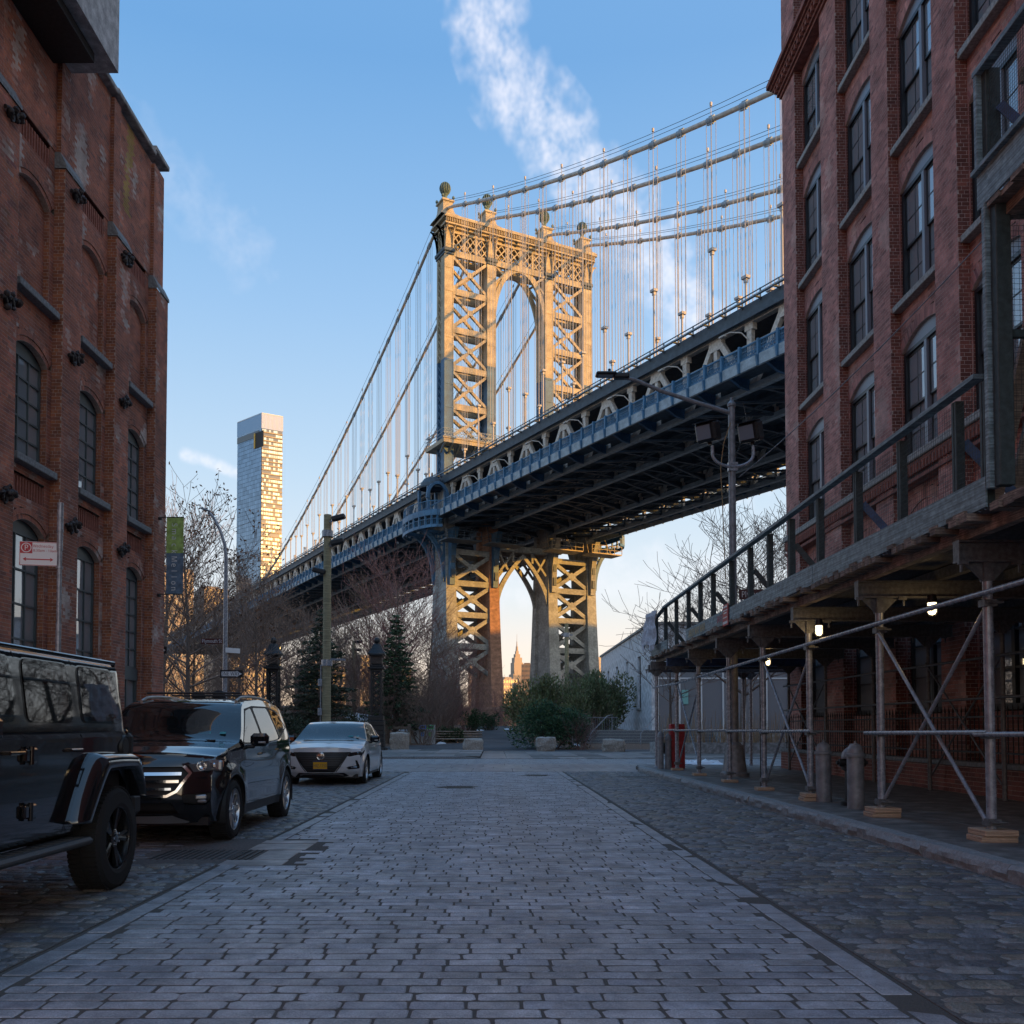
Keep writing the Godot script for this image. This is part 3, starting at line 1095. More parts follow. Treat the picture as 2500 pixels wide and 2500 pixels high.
		cp.quad(P(X - 0.24, 13.50, a - 0.03), P(X + 0.03, 13.50, a - 0.03), P(X - 0.11, 13.78, a - 0.03), P(X - 0.24, 13.78, a - 0.03))
		cp.quad(P(X + 0.03, 13.42, e + 0.03), P(X - 0.24, 13.42, e + 0.03), P(X - 0.24, 13.78, e + 0.03), P(X - 0.11, 13.78, e + 0.03))
		part(b, "buttress_cap", cp.mesh(), M.bluestone)
		for y in [5.72, 9.45, 13.1]:
			if k < 3:
				wall_anchor(b, P(X + 0.02, y, a + 0.5), k * 3 + int(y))
	brick_panel(bw, P(X - 0.21, 0, 15.3), u, n, 26.4 - 15.3, 13.78, 17.0, [], paint)
	for k in 4:
		var a: float = butts[k][0] + 0.02
		var e: float = butts[k][1] - (0.45 if k < 3 else 0.12)
		brick_panel(bw, P(X - 0.11, 0, a), u, n, e - a, 13.6, 16.95, [], paint)
		brick_panel(bw, P(X - 0.21, 0, a), Vector3.RIGHT, Vector3.BACK, 0.1, 13.6, 16.95, [], orange)
	brick_panel(bw, P(X, 0, 26.5), Vector3.LEFT, Vector3.FORWARD, 0.3, 0.1, 13.42, [], paint)
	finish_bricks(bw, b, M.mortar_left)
	for t in [[15.3, 20.3, 17.0], [20.3, 22.9, 17.06], [22.9, 25.5, 17.12], [25.5, 26.55, 17.3]]:
		part(b, "coping", mb().bbox(P(X - 0.32, t[2] + 0.02, (t[0] + t[1]) / 2.0), Vector3(0.62, 0.14, t[1] - t[0]), 0.02).mesh(), M.concrete)
	var body := mb()
	body.slab(P(-40, 0, -6), P(X - 0.75, 16.9, 26.45))
	body.slab(P(-40, 0, -6), P(X - 0.2, 17.0, 15.3))
	body.slab(P(X - 0.76, 13.9, 15.31), P(X - 0.24, 16.96, 26.4))
	body.slab(P(X - 0.76, 0, 25.7), P(X - 0.3, 14.0, 26.44))
	for k in 3:
		body.slab(P(X - 0.76, 0.0, butts[k][0] + 0.03), P(X - 0.5, 14.0, butts[k][1] - 0.03))
	part(b, "wall_body", body.mesh(), M.plain_brick)
	part(b, "roof_box", mb().slab(P(-12.0, 15.86, -4.0), P(-8.36, 24.0, 20.5)).mesh(), M.stucco, Transform3D(), "grey stucco box jutting from the roof")
	part(b, "steel_tray", mb().slab(P(-10.0, 15.62, 9.0), P(-8.62, 15.83, 19.85)).mesh(), M.iron_black)

func left_window(b: Node3D, at: Vector3, w: float, h: float, rise: float, rows: int, lower: bool, sd: int) -> void:
	var win := holder(b, "window", Transform3D(Basis(Vector3.FORWARD, Vector3.UP, Vector3.RIGHT), at))
	var fr := mb()
	fr.slab(Vector3(-w / 2, 0, -0.04), Vector3(-w / 2 + 0.055, h, 0.04))
	fr.slab(Vector3(w / 2 - 0.055, 0, -0.04), Vector3(w / 2, h, 0.04))
	fr.slab(Vector3(-w / 2 + 0.055, 0, -0.04), Vector3(w / 2 - 0.055, 0.06, 0.04))
	fr.slab(Vector3(-w / 2 + 0.055, h - 0.06, -0.04), Vector3(w / 2 - 0.055, h, 0.04))
	part(win, "frame", fr.mesh(), M.frame_teal)
	var hd := mb()
	hd.xf = Transform3D(Basis(), Vector3(0, h, 0))
	hd.prism(arch_poly(w, rise, 0.0), -0.03, 0.03)
	part(win, "arched_head", hd.mesh(), M.frame_teal)
	var iw := (w - 0.11) / 3.0
	var ih := (h - 0.12) / rows
	for k in 2:
		part(win, "mullion", mb().slab(Vector3(-w / 2 + 0.055 + (k + 1) * iw - 0.018, 0.06, -0.03), Vector3(-w / 2 + 0.055 + (k + 1) * iw + 0.018, h - 0.06, 0.035)).mesh(), M.frame_teal)
	for j in rows - 1:
		part(win, "transom", mb().slab(Vector3(-w / 2 + 0.055, 0.06 + (j + 1) * ih - 0.02, -0.025), Vector3(w / 2 - 0.055, 0.06 + (j + 1) * ih + 0.02, 0.03)).mesh(), M.frame_teal)
	var r := RandomNumberGenerator.new()
	r.seed = sd * 7 + int(h * 10)
	var pm := mb().slab(Vector3(-iw / 2, -ih / 2, -0.003), Vector3(iw / 2, ih / 2, 0.003)).mesh()
	for j in rows:
		for k in 3:
			part(win, "pane", pm, M.glass, Transform3D(Basis.from_euler(Vector3(r.randf_range(-0.012, 0.012), r.randf_range(-0.012, 0.012), 0)), Vector3(-w / 2 + 0.055 + (k + 0.5) * iw, 0.06 + (j + 0.5) * ih, -0.005)))
	if not lower:
		part(win, "blind", mb().slab(Vector3(-w / 2 + 0.05, h * r.randf_range(0.0, 0.15), -0.16), Vector3(w / 2 - iw * 0.9, h, -0.15)).mesh(), M.blind)
	else:
		part(win, "blind", mb().slab(Vector3(-w / 2 + 0.05, h * 0.35, -0.20), Vector3(w / 2 - iw * 1.6, h, -0.19)).mesh(), M.blind)
	part(win, "dark_room_panel", mb().slab(Vector3(-w / 2 - 0.1, -0.1, -0.36), Vector3(w / 2 + 0.1, h + 0.3, -0.34)).mesh(), M.interior)  # flat dark panel; the unlit depth of the room is in its colour

# cast-iron tie plate: a scrolled, knobbly shape
func wall_anchor(b: Node3D, at: Vector3, sd: int) -> void:
	var r := RandomNumberGenerator.new()
	r.seed = sd
	var m := mb()
	var spots := []
	for k in 9:
		var t := k / 8.0 - 0.5
		spots.append(Vector3(0.03 + 0.03 * sin(k * 1.9), 0.10 * sin(k * 2.1 + 0.5) * (1.0 - absf(t)), -t * 0.62))
	m.pipe(spots, 0.045, 0.06, 7)
	for k in 7:
		var c: Vector3 = spots[k + 1] + Vector3(0.03, r.randf_range(-0.06, 0.06), r.randf_range(-0.03, 0.03))
		var rad := r.randf_range(0.05, 0.085)
		m.lathe([Vector2(0, rad * 0.8), Vector2(rad * 0.6, rad * 0.6), Vector2(rad, 0), Vector2(rad * 0.6, -rad * 0.6), Vector2(0, -rad * 0.8)], c, 7, Basis.from_euler(Vector3(r.randf() * 3, r.randf() * 3, 0)))
	m.pipe([Vector3(0.03, 0.02, 0.0), Vector3(0.05, 0.14, -0.06), Vector3(0.05, 0.17, -0.14), Vector3(0.05, 0.11, -0.18)], 0.03, 0.02, 6)
	m.pipe([Vector3(0.03, -0.02, 0.0), Vector3(0.05, -0.14, 0.06), Vector3(0.05, -0.17, 0.14), Vector3(0.05, -0.11, 0.18)], 0.03, 0.02, 6)
	part(b, "tie_plate", m.mesh(), M.anchor_iron, Transform3D(Basis.from_euler(Vector3(0.25, 0, 0)), at))

# ------------------------------------------------------------------ brick building on the right
const RX := 8.6

func right_building() -> void:
	var b := thing("brick_loft_building", "tall pinkish brick loft building with arched black windows behind the scaffold shed", "building")
	var n := Vector3.LEFT
	var u := Vector3.BACK
	var bw := Brickwork.new()
	var blot := noise(FastNoiseLite.TYPE_SIMPLEX_SMOOTH, 0.3, 3, 31)
	var paint := func(p: Vector3) -> Color:
		var c := Color(0.43, 0.175, 0.145).lerp(Color(0.52, 0.245, 0.205), rng.randf())
		c = c.lerp(Color(0.26, 0.115, 0.10), clampf(rng.randf() * rng.randf() * 1.3, 0, 1))
		var w := blot.get_noise_2d(-p.z * 1.5, p.y)
		if w > 0.38:
			c = c.lerp(Color(0.50, 0.34, 0.29), 0.45)
		return tone(c, 1.0 + 0.2 * w)
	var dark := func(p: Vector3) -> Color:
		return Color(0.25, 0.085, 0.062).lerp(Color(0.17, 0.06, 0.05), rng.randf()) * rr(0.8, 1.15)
	var bays := [[24.27, 26.33], [21.02, 23.13], [18.06, 20.12], [15.1, 17.14], [12.1, 14.15], [9.1, 11.15]]
	var sills := [6.89, 10.38, 13.86, 17.35, 21.25]
	var springs := [9.34, 12.86, 16.35, 19.62, 23.7]
	for k in 5:
		var a: float = bays[k][0]
		var e: float = bays[k][1]
		var ops := []
		for j in 5:
			ops.append({"a": 0.03, "b": e - a - 0.03, "y0": sills[j], "y1": springs[j], "rise": 0.3, "ring": 0.22})
		var gf := {"a": 0.06, "b": e - a - 0.06, "y0": 1.6, "y1": 5.0, "rise": 0.75, "ring": 0.44}
		ops.append(gf)
		var org := P(RX + 0.22, 0, e)
		brick_panel(bw, org, u, n, e - a, 0.1, 20.05 if k > 0 else 20.05, ops.slice(0, 4) + [gf], paint)
		brick_panel(bw, org, u, n, e - a, 20.5, 25.6, [ops[4]], paint)
		for j in 5:
			brick_arch(bw, org, u, n, ops[j], 1, 0.004, paint, 0.1)
		brick_arch(bw, org, u, n, gf, 2, 0.006, paint, 0.1)
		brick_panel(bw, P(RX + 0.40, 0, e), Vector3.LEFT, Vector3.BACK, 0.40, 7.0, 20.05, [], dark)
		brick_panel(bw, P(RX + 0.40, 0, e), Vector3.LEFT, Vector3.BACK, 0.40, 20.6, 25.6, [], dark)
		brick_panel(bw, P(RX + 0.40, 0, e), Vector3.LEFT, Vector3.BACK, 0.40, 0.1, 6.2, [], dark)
		for j in 5:
			var w := e - a - 0.06
			var mid := (a + e) / 2.0
			right_window(b, P(RX + 0.30, sills[j], mid), w, springs[j] - sills[j], 0.3, k * 5 + j)
			part(b, "sill", mb().bbox(P(RX + 0.17, sills[j] - 0.07, mid), Vector3(0.26, 0.14, e - a + 0.0), 0.01).mesh(), M.limestone)
		var gw := holder(b, "window", Transform3D(Basis(Vector3.BACK, Vector3.UP, Vector3.LEFT), P(RX + 0.36, 1.6, (a + e) / 2.0)))
		var w2 := e - a - 0.12
		var hd := mb()
		hd.xf = Transform3D(Basis(), Vector3(0, 3.4, 0))
		hd.prism(arch_poly(w2, 0.75, 0.0), -0.03, 0.02)
		part(gw, "arched_head", hd.mesh(), M.white_paint)
		var fr := mb()
		for q in [-w2 / 2, -0.05, w2 / 2 - 0.1]:
			fr.slab(Vector3(q, 0, -0.04), Vector3(q + 0.1, 3.4, 0.05))
		fr.slab(Vector3(-w2 / 2, 3.3, -0.05), Vector3(w2 / 2, 3.4, 0.06))
		fr.slab(Vector3(-w2 / 2, 0, -0.05), Vector3(w2 / 2, 0.1, 0.06))
		part(gw, "frame", fr.mesh(), M.frame_black)
		for q in 4:
			part(gw, "transom", mb().slab(Vector3(-w2 / 2, 0.7 + q * 0.66, -0.03), Vector3(w2 / 2, 0.74 + q * 0.66, 0.04)).mesh(), M.frame_black)
		for q in 2:
			part(gw, "pane", mb().slab(Vector3(-w2 / 2 + 0.1 + q * w2 / 2, 0.1, -0.01), Vector3(-0.05 + q * w2 / 2, 3.3, 0.0)).mesh(), M.glass)
		part(gw, "dark_room_panel", mb().slab(Vector3(-w2 / 2, 0, -0.4), Vector3(w2 / 2, 4.1, -0.38)).mesh(), M.interior)  # dark sheet close behind the glass, coloured like an unlit room
	for k in 5:
		var a: float = bays[k][1]
		var e := 27.47 if k == 0 else float(bays[k - 1][0])
		brick_panel(bw, P(RX, 0, e), u, n, e - a, 0.1, 20.05, [], paint)
		brick_panel(bw, P(RX, 0, e), u, n, e - a, 20.6, 25.6, [], paint)
	var body := mb()
	body.slab(P(RX + 1.0, 0, -6), P(60, 26.4, 27.4))
	body.slab(P(RX + 0.005, 0, -6), P(RX + 1.0, 26.4, 12.1))
	for k in 5:
		var a: float = bays[k][1]
		var e := 27.46 if k == 0 else float(bays[k - 1][0])
		body.slab(P(RX + 0.008, 0, a + 0.01), P(RX + 1.0, 26.4, e - 0.01))
	body.slab(P(RX + 0.24, 25.5, 12.1), P(RX + 1.0, 26.4, 27.4))
	part(b, "wall_body", body.mesh(), M.plain_brick)
	for k in 5:
		var lo := 0.0
		for j in 5:
			var top: float = sills[j] - 0.02
			if j == 0:
				lo = 5.9
			part(b, "floor_edge", mb().slab(P(RX + 0.24, lo, bays[k][0]), P(RX + 1.0, top, bays[k][1])).mesh(), M.interior)
			lo = springs[j] + 0.34
	for s in [[0.06, 20.05, 20.14], [0.12, 20.14, 20.22], [0.22, 20.36, 20.44], [0.28, 20.44, 20.52], [0.36, 20.52, 20.66]]:
		part(b, "cornice_course", mb().slab(P(RX - s[0], s[1], 11.0), P(RX + 0.4, s[2], 27.47 + s[0])).mesh(), M.plain_brick)
	part(b, "cornice_back", mb().slab(P(RX - 0.10, 20.22, 11.0), P(RX + 0.4, 20.36, 27.56)).mesh(), M.plain_brick)
	var dent := mb().box(Vector3.ZERO, Vector3(0.11, 0.14, 0.11)).mesh()
	for k in 70:
		part(b, "cornice_dentil", dent, M.plain_brick, Transform3D(Basis(), P(RX - 0.15, 20.29, 27.5 - k * 0.23)))
	part(b, "band_course", mb().slab(P(RX - 0.05, 6.62, 11.0), P(RX + 0.3, 6.70, 27.5)).mesh(), M.plain_brick)
	part(b, "band_course", mb().slab(P(RX - 0.05, 6.30, 11.0), P(RX + 0.3, 6.37, 27.5)).mesh(), M.plain_brick)
	part(b, "band_stone", mb().bbox(P(RX + 0.08, 6.79, 19.2), Vector3(0.34, 0.16, 16.7), 0.012).mesh(), M.limestone)
	for k in 110:
		part(b, "band_dentil", mb().box(P(RX - 0.015, 6.535, 27.4 - k * 0.14), Vector3(0.10, 0.17, 0.07)).mesh() if k == 0 else dent2(), M.plain_brick, Transform3D() if k == 0 else Transform3D(Basis(), P(RX - 0.015, 6.535, 27.4 - k * 0.14)))
	finish_bricks(bw, b, M.mortar)
	var lw := thing("areaway_wall", "low brick wall with a stone coping and black spiked fence along the loft building", "wall")
	part(lw, "wall", mb().slab(P(8.12, 0.12, 4.0), P(8.36, 0.62, 26.6)).mesh(), M.plain_brick)
	var bk := Brickwork.new()
	brick_panel(bk, P(8.105, 0, 26.6), u, n, 14.0, 0.15, 0.60, [], dark)
	finish_bricks_small(bk, lw)
	part(lw, "coping", mb().bbox(P(8.24, 0.66, 15.3), Vector3(0.34, 0.09, 22.6), 0.012).mesh(), M.bluestone)
	var spike := mb().tube(Vector3(0, 0, 0), Vector3(0, 0.85, 0), 0.011, 0.011, 5).tube(Vector3(0, 0.85, 0), Vector3(0, 0.97, 0), 0.02, 0.001, 5).mesh()
	for k in 110:
		part(lw, "picket", spike, M.iron_black, Transform3D(Basis(), P(8.24, 0.70, 26.5 - k * 0.15)))
	for y in [0.85, 1.45]:
		part(lw, "rail", mb().slab(P(8.225, y, 10.0), P(8.255, y + 0.03, 26.6)).mesh(), M.iron_black)

var _dent2: ArrayMesh
func dent2() -> ArrayMesh:
	if _dent2 == null:
		_dent2 = mb().box(Vector3.ZERO, Vector3(0.10, 0.17, 0.07)).mesh()
	return _dent2

func finish_bricks_small(bw: Brickwork, parent: Node) -> void:
	part(parent, "mortar", bw.mortar.mesh(), M.mortar_left)
	var xf := []
	var cols := []
	for q in bw.bricks:
		xf.append(q[0])
		cols.append(q[1])
	mass(parent, "brickwork", brick_mesh(Color(1, 1, 1)), M.brick, xf, cols)

# pair of black sashes under an arched head; built in x (along the wall), y, z (outwards)
func right_window(b: Node3D, at: Vector3, w: float, h: float, rise: float, sd: int) -> void:
	var win := holder(b, "window", Transform3D(Basis(Vector3.BACK, Vector3.UP, Vector3.LEFT), at))
	var r := RandomNumberGenerator.new()
	r.seed = sd + 100
	var hd := mb()
	hd.xf = Transform3D(Basis(), Vector3(0, h, 0))
	hd.prism(arch_poly(w, rise, 0.0), -0.06, 0.015)
	part(win, "arched_head", hd.mesh(), M.frame_blue_grey)
	var fr := mb()
	fr.slab(Vector3(-w / 2, 0, -0.12), Vector3(-w / 2 + 0.09, h, 0.03))
	fr.slab(Vector3(w / 2 - 0.09, 0, -0.12), Vector3(w / 2, h, 0.03))
	fr.slab(Vector3(-w / 2 + 0.09, h - 0.08, -0.12), Vector3(w / 2 - 0.09, h, 0.03))
	fr.slab(Vector3(-w / 2 + 0.09, 0, -0.12), Vector3(w / 2 - 0.09, 0.06, 0.03))
	part(win, "frame", fr.mesh(), M.frame_black)
	part(win, "mullion", mb().slab(Vector3(-0.055, 0.06, -0.10), Vector3(0.055, h - 0.08, 0.035)).mesh(), M.frame_blue_grey)
	var sw := w / 2 - 0.09 - 0.055
	for s in [-1.0, 1.0]:
		var x0: float = 0.055 if s > 0 else -w / 2 + 0.09
		for lvl in 2:
			var y0 := 0.06 if lvl == 0 else h * 0.49
			var y1 := h * 0.51 if lvl == 0 else h - 0.08
			var z := -0.075 if lvl == 0 else -0.035
			var sash := mb()
			sash.slab(Vector3(x0, y0, z - 0.018), Vector3(x0 + 0.04, y1, z + 0.018))
			sash.slab(Vector3(x0 + sw - 0.04, y0, z - 0.018), Vector3(x0 + sw, y1, z + 0.018))
			sash.slab(Vector3(x0 + 0.04, y0, z - 0.018), Vector3(x0 + sw - 0.04, y0 + 0.05, z + 0.018))
			sash.slab(Vector3(x0 + 0.04, y1 - 0.05, z - 0.018), Vector3(x0 + sw - 0.04, y1, z + 0.018))
			part(win, "sash", sash.mesh(), M.frame_black)
			part(win, "glazing_bar", mb().slab(Vector3(x0 + sw / 2 - 0.011, y0 + 0.05, z - 0.012), Vector3(x0 + sw / 2 + 0.011, y1 - 0.05, z + 0.012)).mesh(), M.frame_black)
			part(win, "glazing_bar", mb().slab(Vector3(x0 + 0.04, (y0 + y1) / 2 - 0.011, z - 0.012), Vector3(x0 + sw - 0.04, (y0 + y1) / 2 + 0.011, z + 0.012)).mesh(), M.frame_black)
			part(win, "pane", mb().slab(Vector3(-sw / 2 + 0.03, -(y1 - y0) / 2 + 0.03, -0.003), Vector3(sw / 2 - 0.03, (y1 - y0) / 2 - 0.03, 0.003)).mesh(), M.glass, Transform3D(Basis.from_euler(Vector3(r.randf_range(-0.006, 0.006), r.randf_range(-0.006, 0.006), 0)), Vector3(x0 + sw / 2, (y0 + y1) / 2, z)))
		if r.randf() < 0.7:
			part(win, "blind", mb().slab(Vector3(x0, h * r.randf_range(0.0, 0.5), -0.2), Vector3(x0 + sw, h, -0.19)).mesh(), M.blind)
	part(win, "dark_room_panel", mb().slab(Vector3(-w / 2, -0.02, -0.55), Vector3(w / 2, h + 0.3, -0.53)).mesh(), M.interior)  # dark sheet behind the sashes; room shade is put into its colour

# ------------------------------------------------------------------ the suspension bridge
# local axes: x across the bridge, y up, z along it towards this shore; the tower stands at the origin
const US := [-14.63, -6.1, 6.1, 14.63]

func cable_y(v: float) -> float:
	return 95.15 - 0.436 * v + 0.00104 * v * v if v > 0.0 else 94.9 + 0.515 * v + 0.00112 * v * v

func deck_y(v: float) -> float:
	return -0.007 * maxf(v, 0.0) - 0.004 * maxf(-v - 60.0, 0.0)

func bridge() -> void:
	var phi := deg_to_rad(27.377)
	var br := thing("suspension_bridge", "blue and tan steel suspension bridge with an ornate four-legged tower crossing the sky", "bridge", P(4.246, 0, 173.5), phi)
	bridge_tower(br)
	bridge_deck(br)
	for i in 4:
		var u: float = US[i]
		var pts := []
		for k in 64:
			var v := 130.0 - k * 7.0
			if absf(v) < 3.6:
				v = 0.0
			pts.append(Vector3(u, cable_y(v), v))
		var m := mb()
		m.pipe(pts, 0.28, 0.28, 10)
		var c := part(br, "main_cable", m.mesh(), M.cable)
		var band := mb().tube(Vector3(0, 0, -0.55), Vector3(0, 0, 0.55), 0.36, 0.36, 10).box(Vector3(0, 0.36, 0), Vector3(0.16, 0.22, 0.9)).box(Vector3(0, -0.38, 0), Vector3(0.2, 0.2, 1.0)).mesh()
		var wires := mb()
		for s in [-0.42, 0.42]:
			var wp := []
			for p in pts:
				wp.append(p + Vector3(s, 1.15, 0))
			wires.pipe(wp, 0.035, 0.035, 4)
		part(c, "hand_ropes", wires.mesh(), M.bridge_dark)
		for k in range(-38, 22):
			var v := 8.26 + k * 5.3 if k >= 0 else -7.0 + (k + 1) * 5.3
			var y := cable_y(v)
			var top := 46.2 + deck_y(v)
			if y < top + 1.0 and v < -100.0 or v > 118.0:
				continue
			var slope := (cable_y(v + 0.5) - cable_y(v - 0.5))
			part(c, "cable_band", band, M.bridge_pale, Transform3D(Basis(Vector3.RIGHT, -atan(slope)), Vector3(u, y, v)))
			var s := mb()
			var so := 1.6 + 6.0 * absf(sin(k * 1.7 + i))
			for sx in [-0.33, 0.33]:
				for sz in [-0.42, 0.42]:
					s.tube(Vector3(u + sx, y - 0.2, v + sz), Vector3(u + sx * 0.9, top + so + 1.0, v + sz * 0.9), 0.042, 0.042, 4, false)
			s.box(Vector3(u, top + so + 1.1, v), Vector3(0.62, 0.3, 0.8))
			s.box(Vector3(u, top + so + 0.8, v), Vector3(0.3, 0.5, 0.4))
			s.tube(Vector3(u, top - 0.4, v), Vector3(u, top + so + 0.6, v), 0.13, 0.13, 6)
			part(c, "suspender", s.mesh(), M.rope)
			if k % 2 == 0:
				part(c, "post_light", mb().tube(Vector3(u, y, v), Vector3(u, y + 1.6, v), 0.04, 0.04, 5).lathe([Vector2(0.14, 0), Vector2(0.16, 0.4), Vector2(0, 0.55)], Vector3(u, y + 1.6, v), 8).mesh(), M.bridge_white)

func lacing(m: MB, x: float, z0: float, z1: float, y0: float, y1: float, step: float, w: float) -> void:
	var y := y0
	while y + step <= y1 + 0.01:
		m.beam(Vector3(x, y, z0), Vector3(x, y + step, z1), w, w)
		m.beam(Vector3(x + 0.001, y, z1), Vector3(x + 0.001, y + step, z0), w, w)
		y += step

# flat lattice in the x, y plane
func lattice(m: MB, x0: float, x1: float, y0: float, y1: float, z: float, nx: int, ny: int, w: float) -> void:
	for i in nx:
		for j in ny:
			var a := Vector3(lerpf(x0, x1, float(i) / nx), lerpf(y0, y1, float(j) / ny), z)
			var b := Vector3(lerpf(x0, x1, float(i + 1) / nx), lerpf(y0, y1, float(j + 1) / ny), z)
			m.beam(a, b, w, w)
			m.beam(Vector3(a.x, b.y, z + 0.003), Vector3(b.x, a.y, z + 0.003), w, w)

func leg_half(y: float) -> float:
	if y > 50.0:
		return 1.75
	if y > 34.0:
		return lerpf(2.7, 1.75, (y - 34.0) / 16.0)
	return 2.7 + 0.0016 * (34.0 - y) * (34.0 - y) + 0.012 * (34.0 - y)

func bridge_tower(br: Node3D) -> void:
	var t := holder(br, "tower")
	var paint_line := 67.0
	for i in 4:
		var u: float = US[i]
		for s in [[46.0, paint_line, M.bridge_blue], [paint_line, 92.0, M.bridge_tan]]:
			var m := mb()
			m.slab(Vector3(u - 0.82, s[0], 0.15), Vector3(u + 0.82, s[1], 1.75))
			m.slab(Vector3(u - 0.82, s[0], -1.75), Vector3(u + 0.82, s[1], -1.2))
			m.slab(Vector3(u - 0.5, s[0], -1.2), Vector3(u + 0.5, s[1], 0.15))
			m.slab(Vector3(u - 0.90, s[0], 1.60), Vector3(u - 0.70, s[1], 1.80))
			m.slab(Vector3(u + 0.70, s[0], 1.60), Vector3(u + 0.90, s[1], 1.80))
			part(t, "leg_shaft", m.mesh(), s[2])
			var l := mb()
			for x in [u - 0.8, u + 0.8]:
				lacing(l, x, -1.2, 0.15, s[0], s[1], 1.35, 0.11)
			part(t, "leg_lacing", l.mesh(), s[2])
		for k in 9:
			part(t, "joint_plate", mb().slab(Vector3(u - 0.86, 54.0 + k * 4.2, 1.75), Vector3(u + 0.86, 54.35 + k * 4.2, 1.81)).mesh(), M.bridge_blue if 54.0 + k * 4.2 < paint_line else M.bridge_tan)
		var lw := mb()
		var last := []
		for k in 13:
			var y := 46.0 - k * 3.9
			var h := leg_half(y)
			var w := 0.92 + 0.012 * maxf(30.0 - y, 0.0)
			var ring := []
			for p in [[-1, 0.55], [-1, 1], [1, 1], [1, 0.55], [0.6, 0.45], [0.6, -0.45], [1, -0.55], [1, -1], [-1, -1], [-1, -0.55], [-0.6, -0.45], [-0.6, 0.45]]:
				ring.append(Vector3(u + p[0] * w, y, p[1] * h))
			if last:
				for j in 12:
					var j2 := (j + 1) % 12
					lw.quad(ring[j], ring[j2], last[j2], last[j])
			last = ring
		part(t, "lower_leg", lw.mesh(), M.bridge_rust if i == 1 else M.bridge_lower)
		part(t, "plinth", mb().bbox(Vector3(u, 0.5, 0), Vector3(3.6, 9.0, 17.0), 0.4).mesh(), M.bridge_rust)
		var cap := mb()
		cap.bbox(Vector3(u, 86.6, 0), Vector3(2.3, 0.7, 4.3), 0.12)
		cap.bbox(Vector3(u, 86.0, 0), Vector3(2.0, 0.5, 3.9), 0.1)
		part(t, "capital_band", cap.mesh(), M.bridge_dark)
		for sz in [-1.0, 1.0]:
			part(t, "capital_bracket", flare(u, sz, false).mesh(), M.bridge_tan)
		if i == 0 or i == 3:
			part(t, "capital_bracket", flare(u, -1.0 if i == 0 else 1.0, true).mesh(), M.bridge_tan)
		var sd := mb()
		sd.xf = Transform3D(Basis(), Vector3(u, 92.6, 0))
		var prof := [[1.9, 2.6, 0.0], [1.7, 2.3, 0.4], [1.2, 1.7, 0.9], [0.98, 1.35, 1.8], [0.92, 1.25, 3.0], [1.2, 1.5, 3.15], [1.2, 1.5, 3.4], [0.75, 0.85, 3.5], [0.7, 0.8, 3.9]]
		for k in prof.size() - 1:
			var a: Array = prof[k]
			var b: Array = prof[k + 1]
			var q := []
			for r in [a, b]:
				for p in [[-1, 1], [1, 1], [1, -1], [-1, -1]]:
					q.append(Vector3(p[0] * r[0], r[2], p[1] * r[1]))
			for j in 4:
				sd.quad(q[j], q[(j + 1) % 4], q[4 + (j + 1) % 4], q[4 + j])
		part(t, "saddle_housing", sd.mesh(), M.bridge_tan)
		for sx in [-1.0, 1.0]:
			for sz in [-1.0, 1.0]:
				part(t, "corner_urn", mb().lathe([Vector2(0.12, 0), Vector2(0.1, 0.3), Vector2(0.26, 0.45), Vector2(0.24, 0.75), Vector2(0.1, 0.85), Vector2(0, 1.0)], Vector3(u + sx * 1.05, 95.95, sz * 1.3), 8).mesh(), M.patina)
		part(t, "finial_neck", mb().lathe([Vector2(0.5, 96.4), Vector2(0.42, 96.7), Vector2(0.35, 97.2), Vector2(0.55, 97.5), Vector2(0.5, 97.6)], Vector3(u, 0, 0), 12).mesh(), M.patina)
		var gl := mb()
		for k in 14:
			var a := TAU * k / 14.0
			var rib := []
			for j in 9:
				var e := -PI / 2 + PI * j / 8.0
				rib.append(Vector3(u + cos(a) * cos(e) * 0.95, 98.6 + sin(e) * 1.1, sin(a) * cos(e) * 0.95))
			gl.pipe(rib, 0.11, 0.11, 5)
		gl.lathe([Vector2(0.3, 97.6), Vector2(0.62, 98.1), Vector2(0.72, 98.6), Vector2(0.62, 99.1), Vector2(0.2, 99.6), Vector2(0, 99.7)], Vector3(u, 0, 0), 12)
		part(t, "finial_globe", gl.mesh(), M.patina)
	for pr in [[0, 1], [2, 3]]:
		var x0: float = US[pr[0]] + 0.82
		var x1: float = US[pr[1]] - 0.82
		for z in [1.35, -1.35]:
			for k in 5:
				var y := 86.3 - k * 6.93
				var mt: Material = M.bridge_tan if y > paint_line - 8.0 else M.bridge_tan
				part(t, "strut", mb().slab(Vector3(x0, y - 0.55, z - 0.3), Vector3(x1, y + 0.55, z + 0.3)).mesh(), mt)
				var bot := y - 6.93 + 0.55 if k < 4 else 53.4
				for s in 2:
					var a := Vector3(x0, (y - 0.55) if s == 0 else bot, z)
					var b := Vector3(x1, bot if s == 0 else (y - 0.55), z + 0.004 * s)
					part(t, "cross_brace", mb().beam(a, b, 0.42, 0.5).mesh(), mt)
				part(t, "gusset", mb().slab(Vector3((x0 + x1) / 2 - 0.55, (y + bot) / 2 - 0.7, z + 0.22), Vector3((x0 + x1) / 2 + 0.55, (y + bot) / 2 + 0.3, z + 0.30)).mesh(), mt)
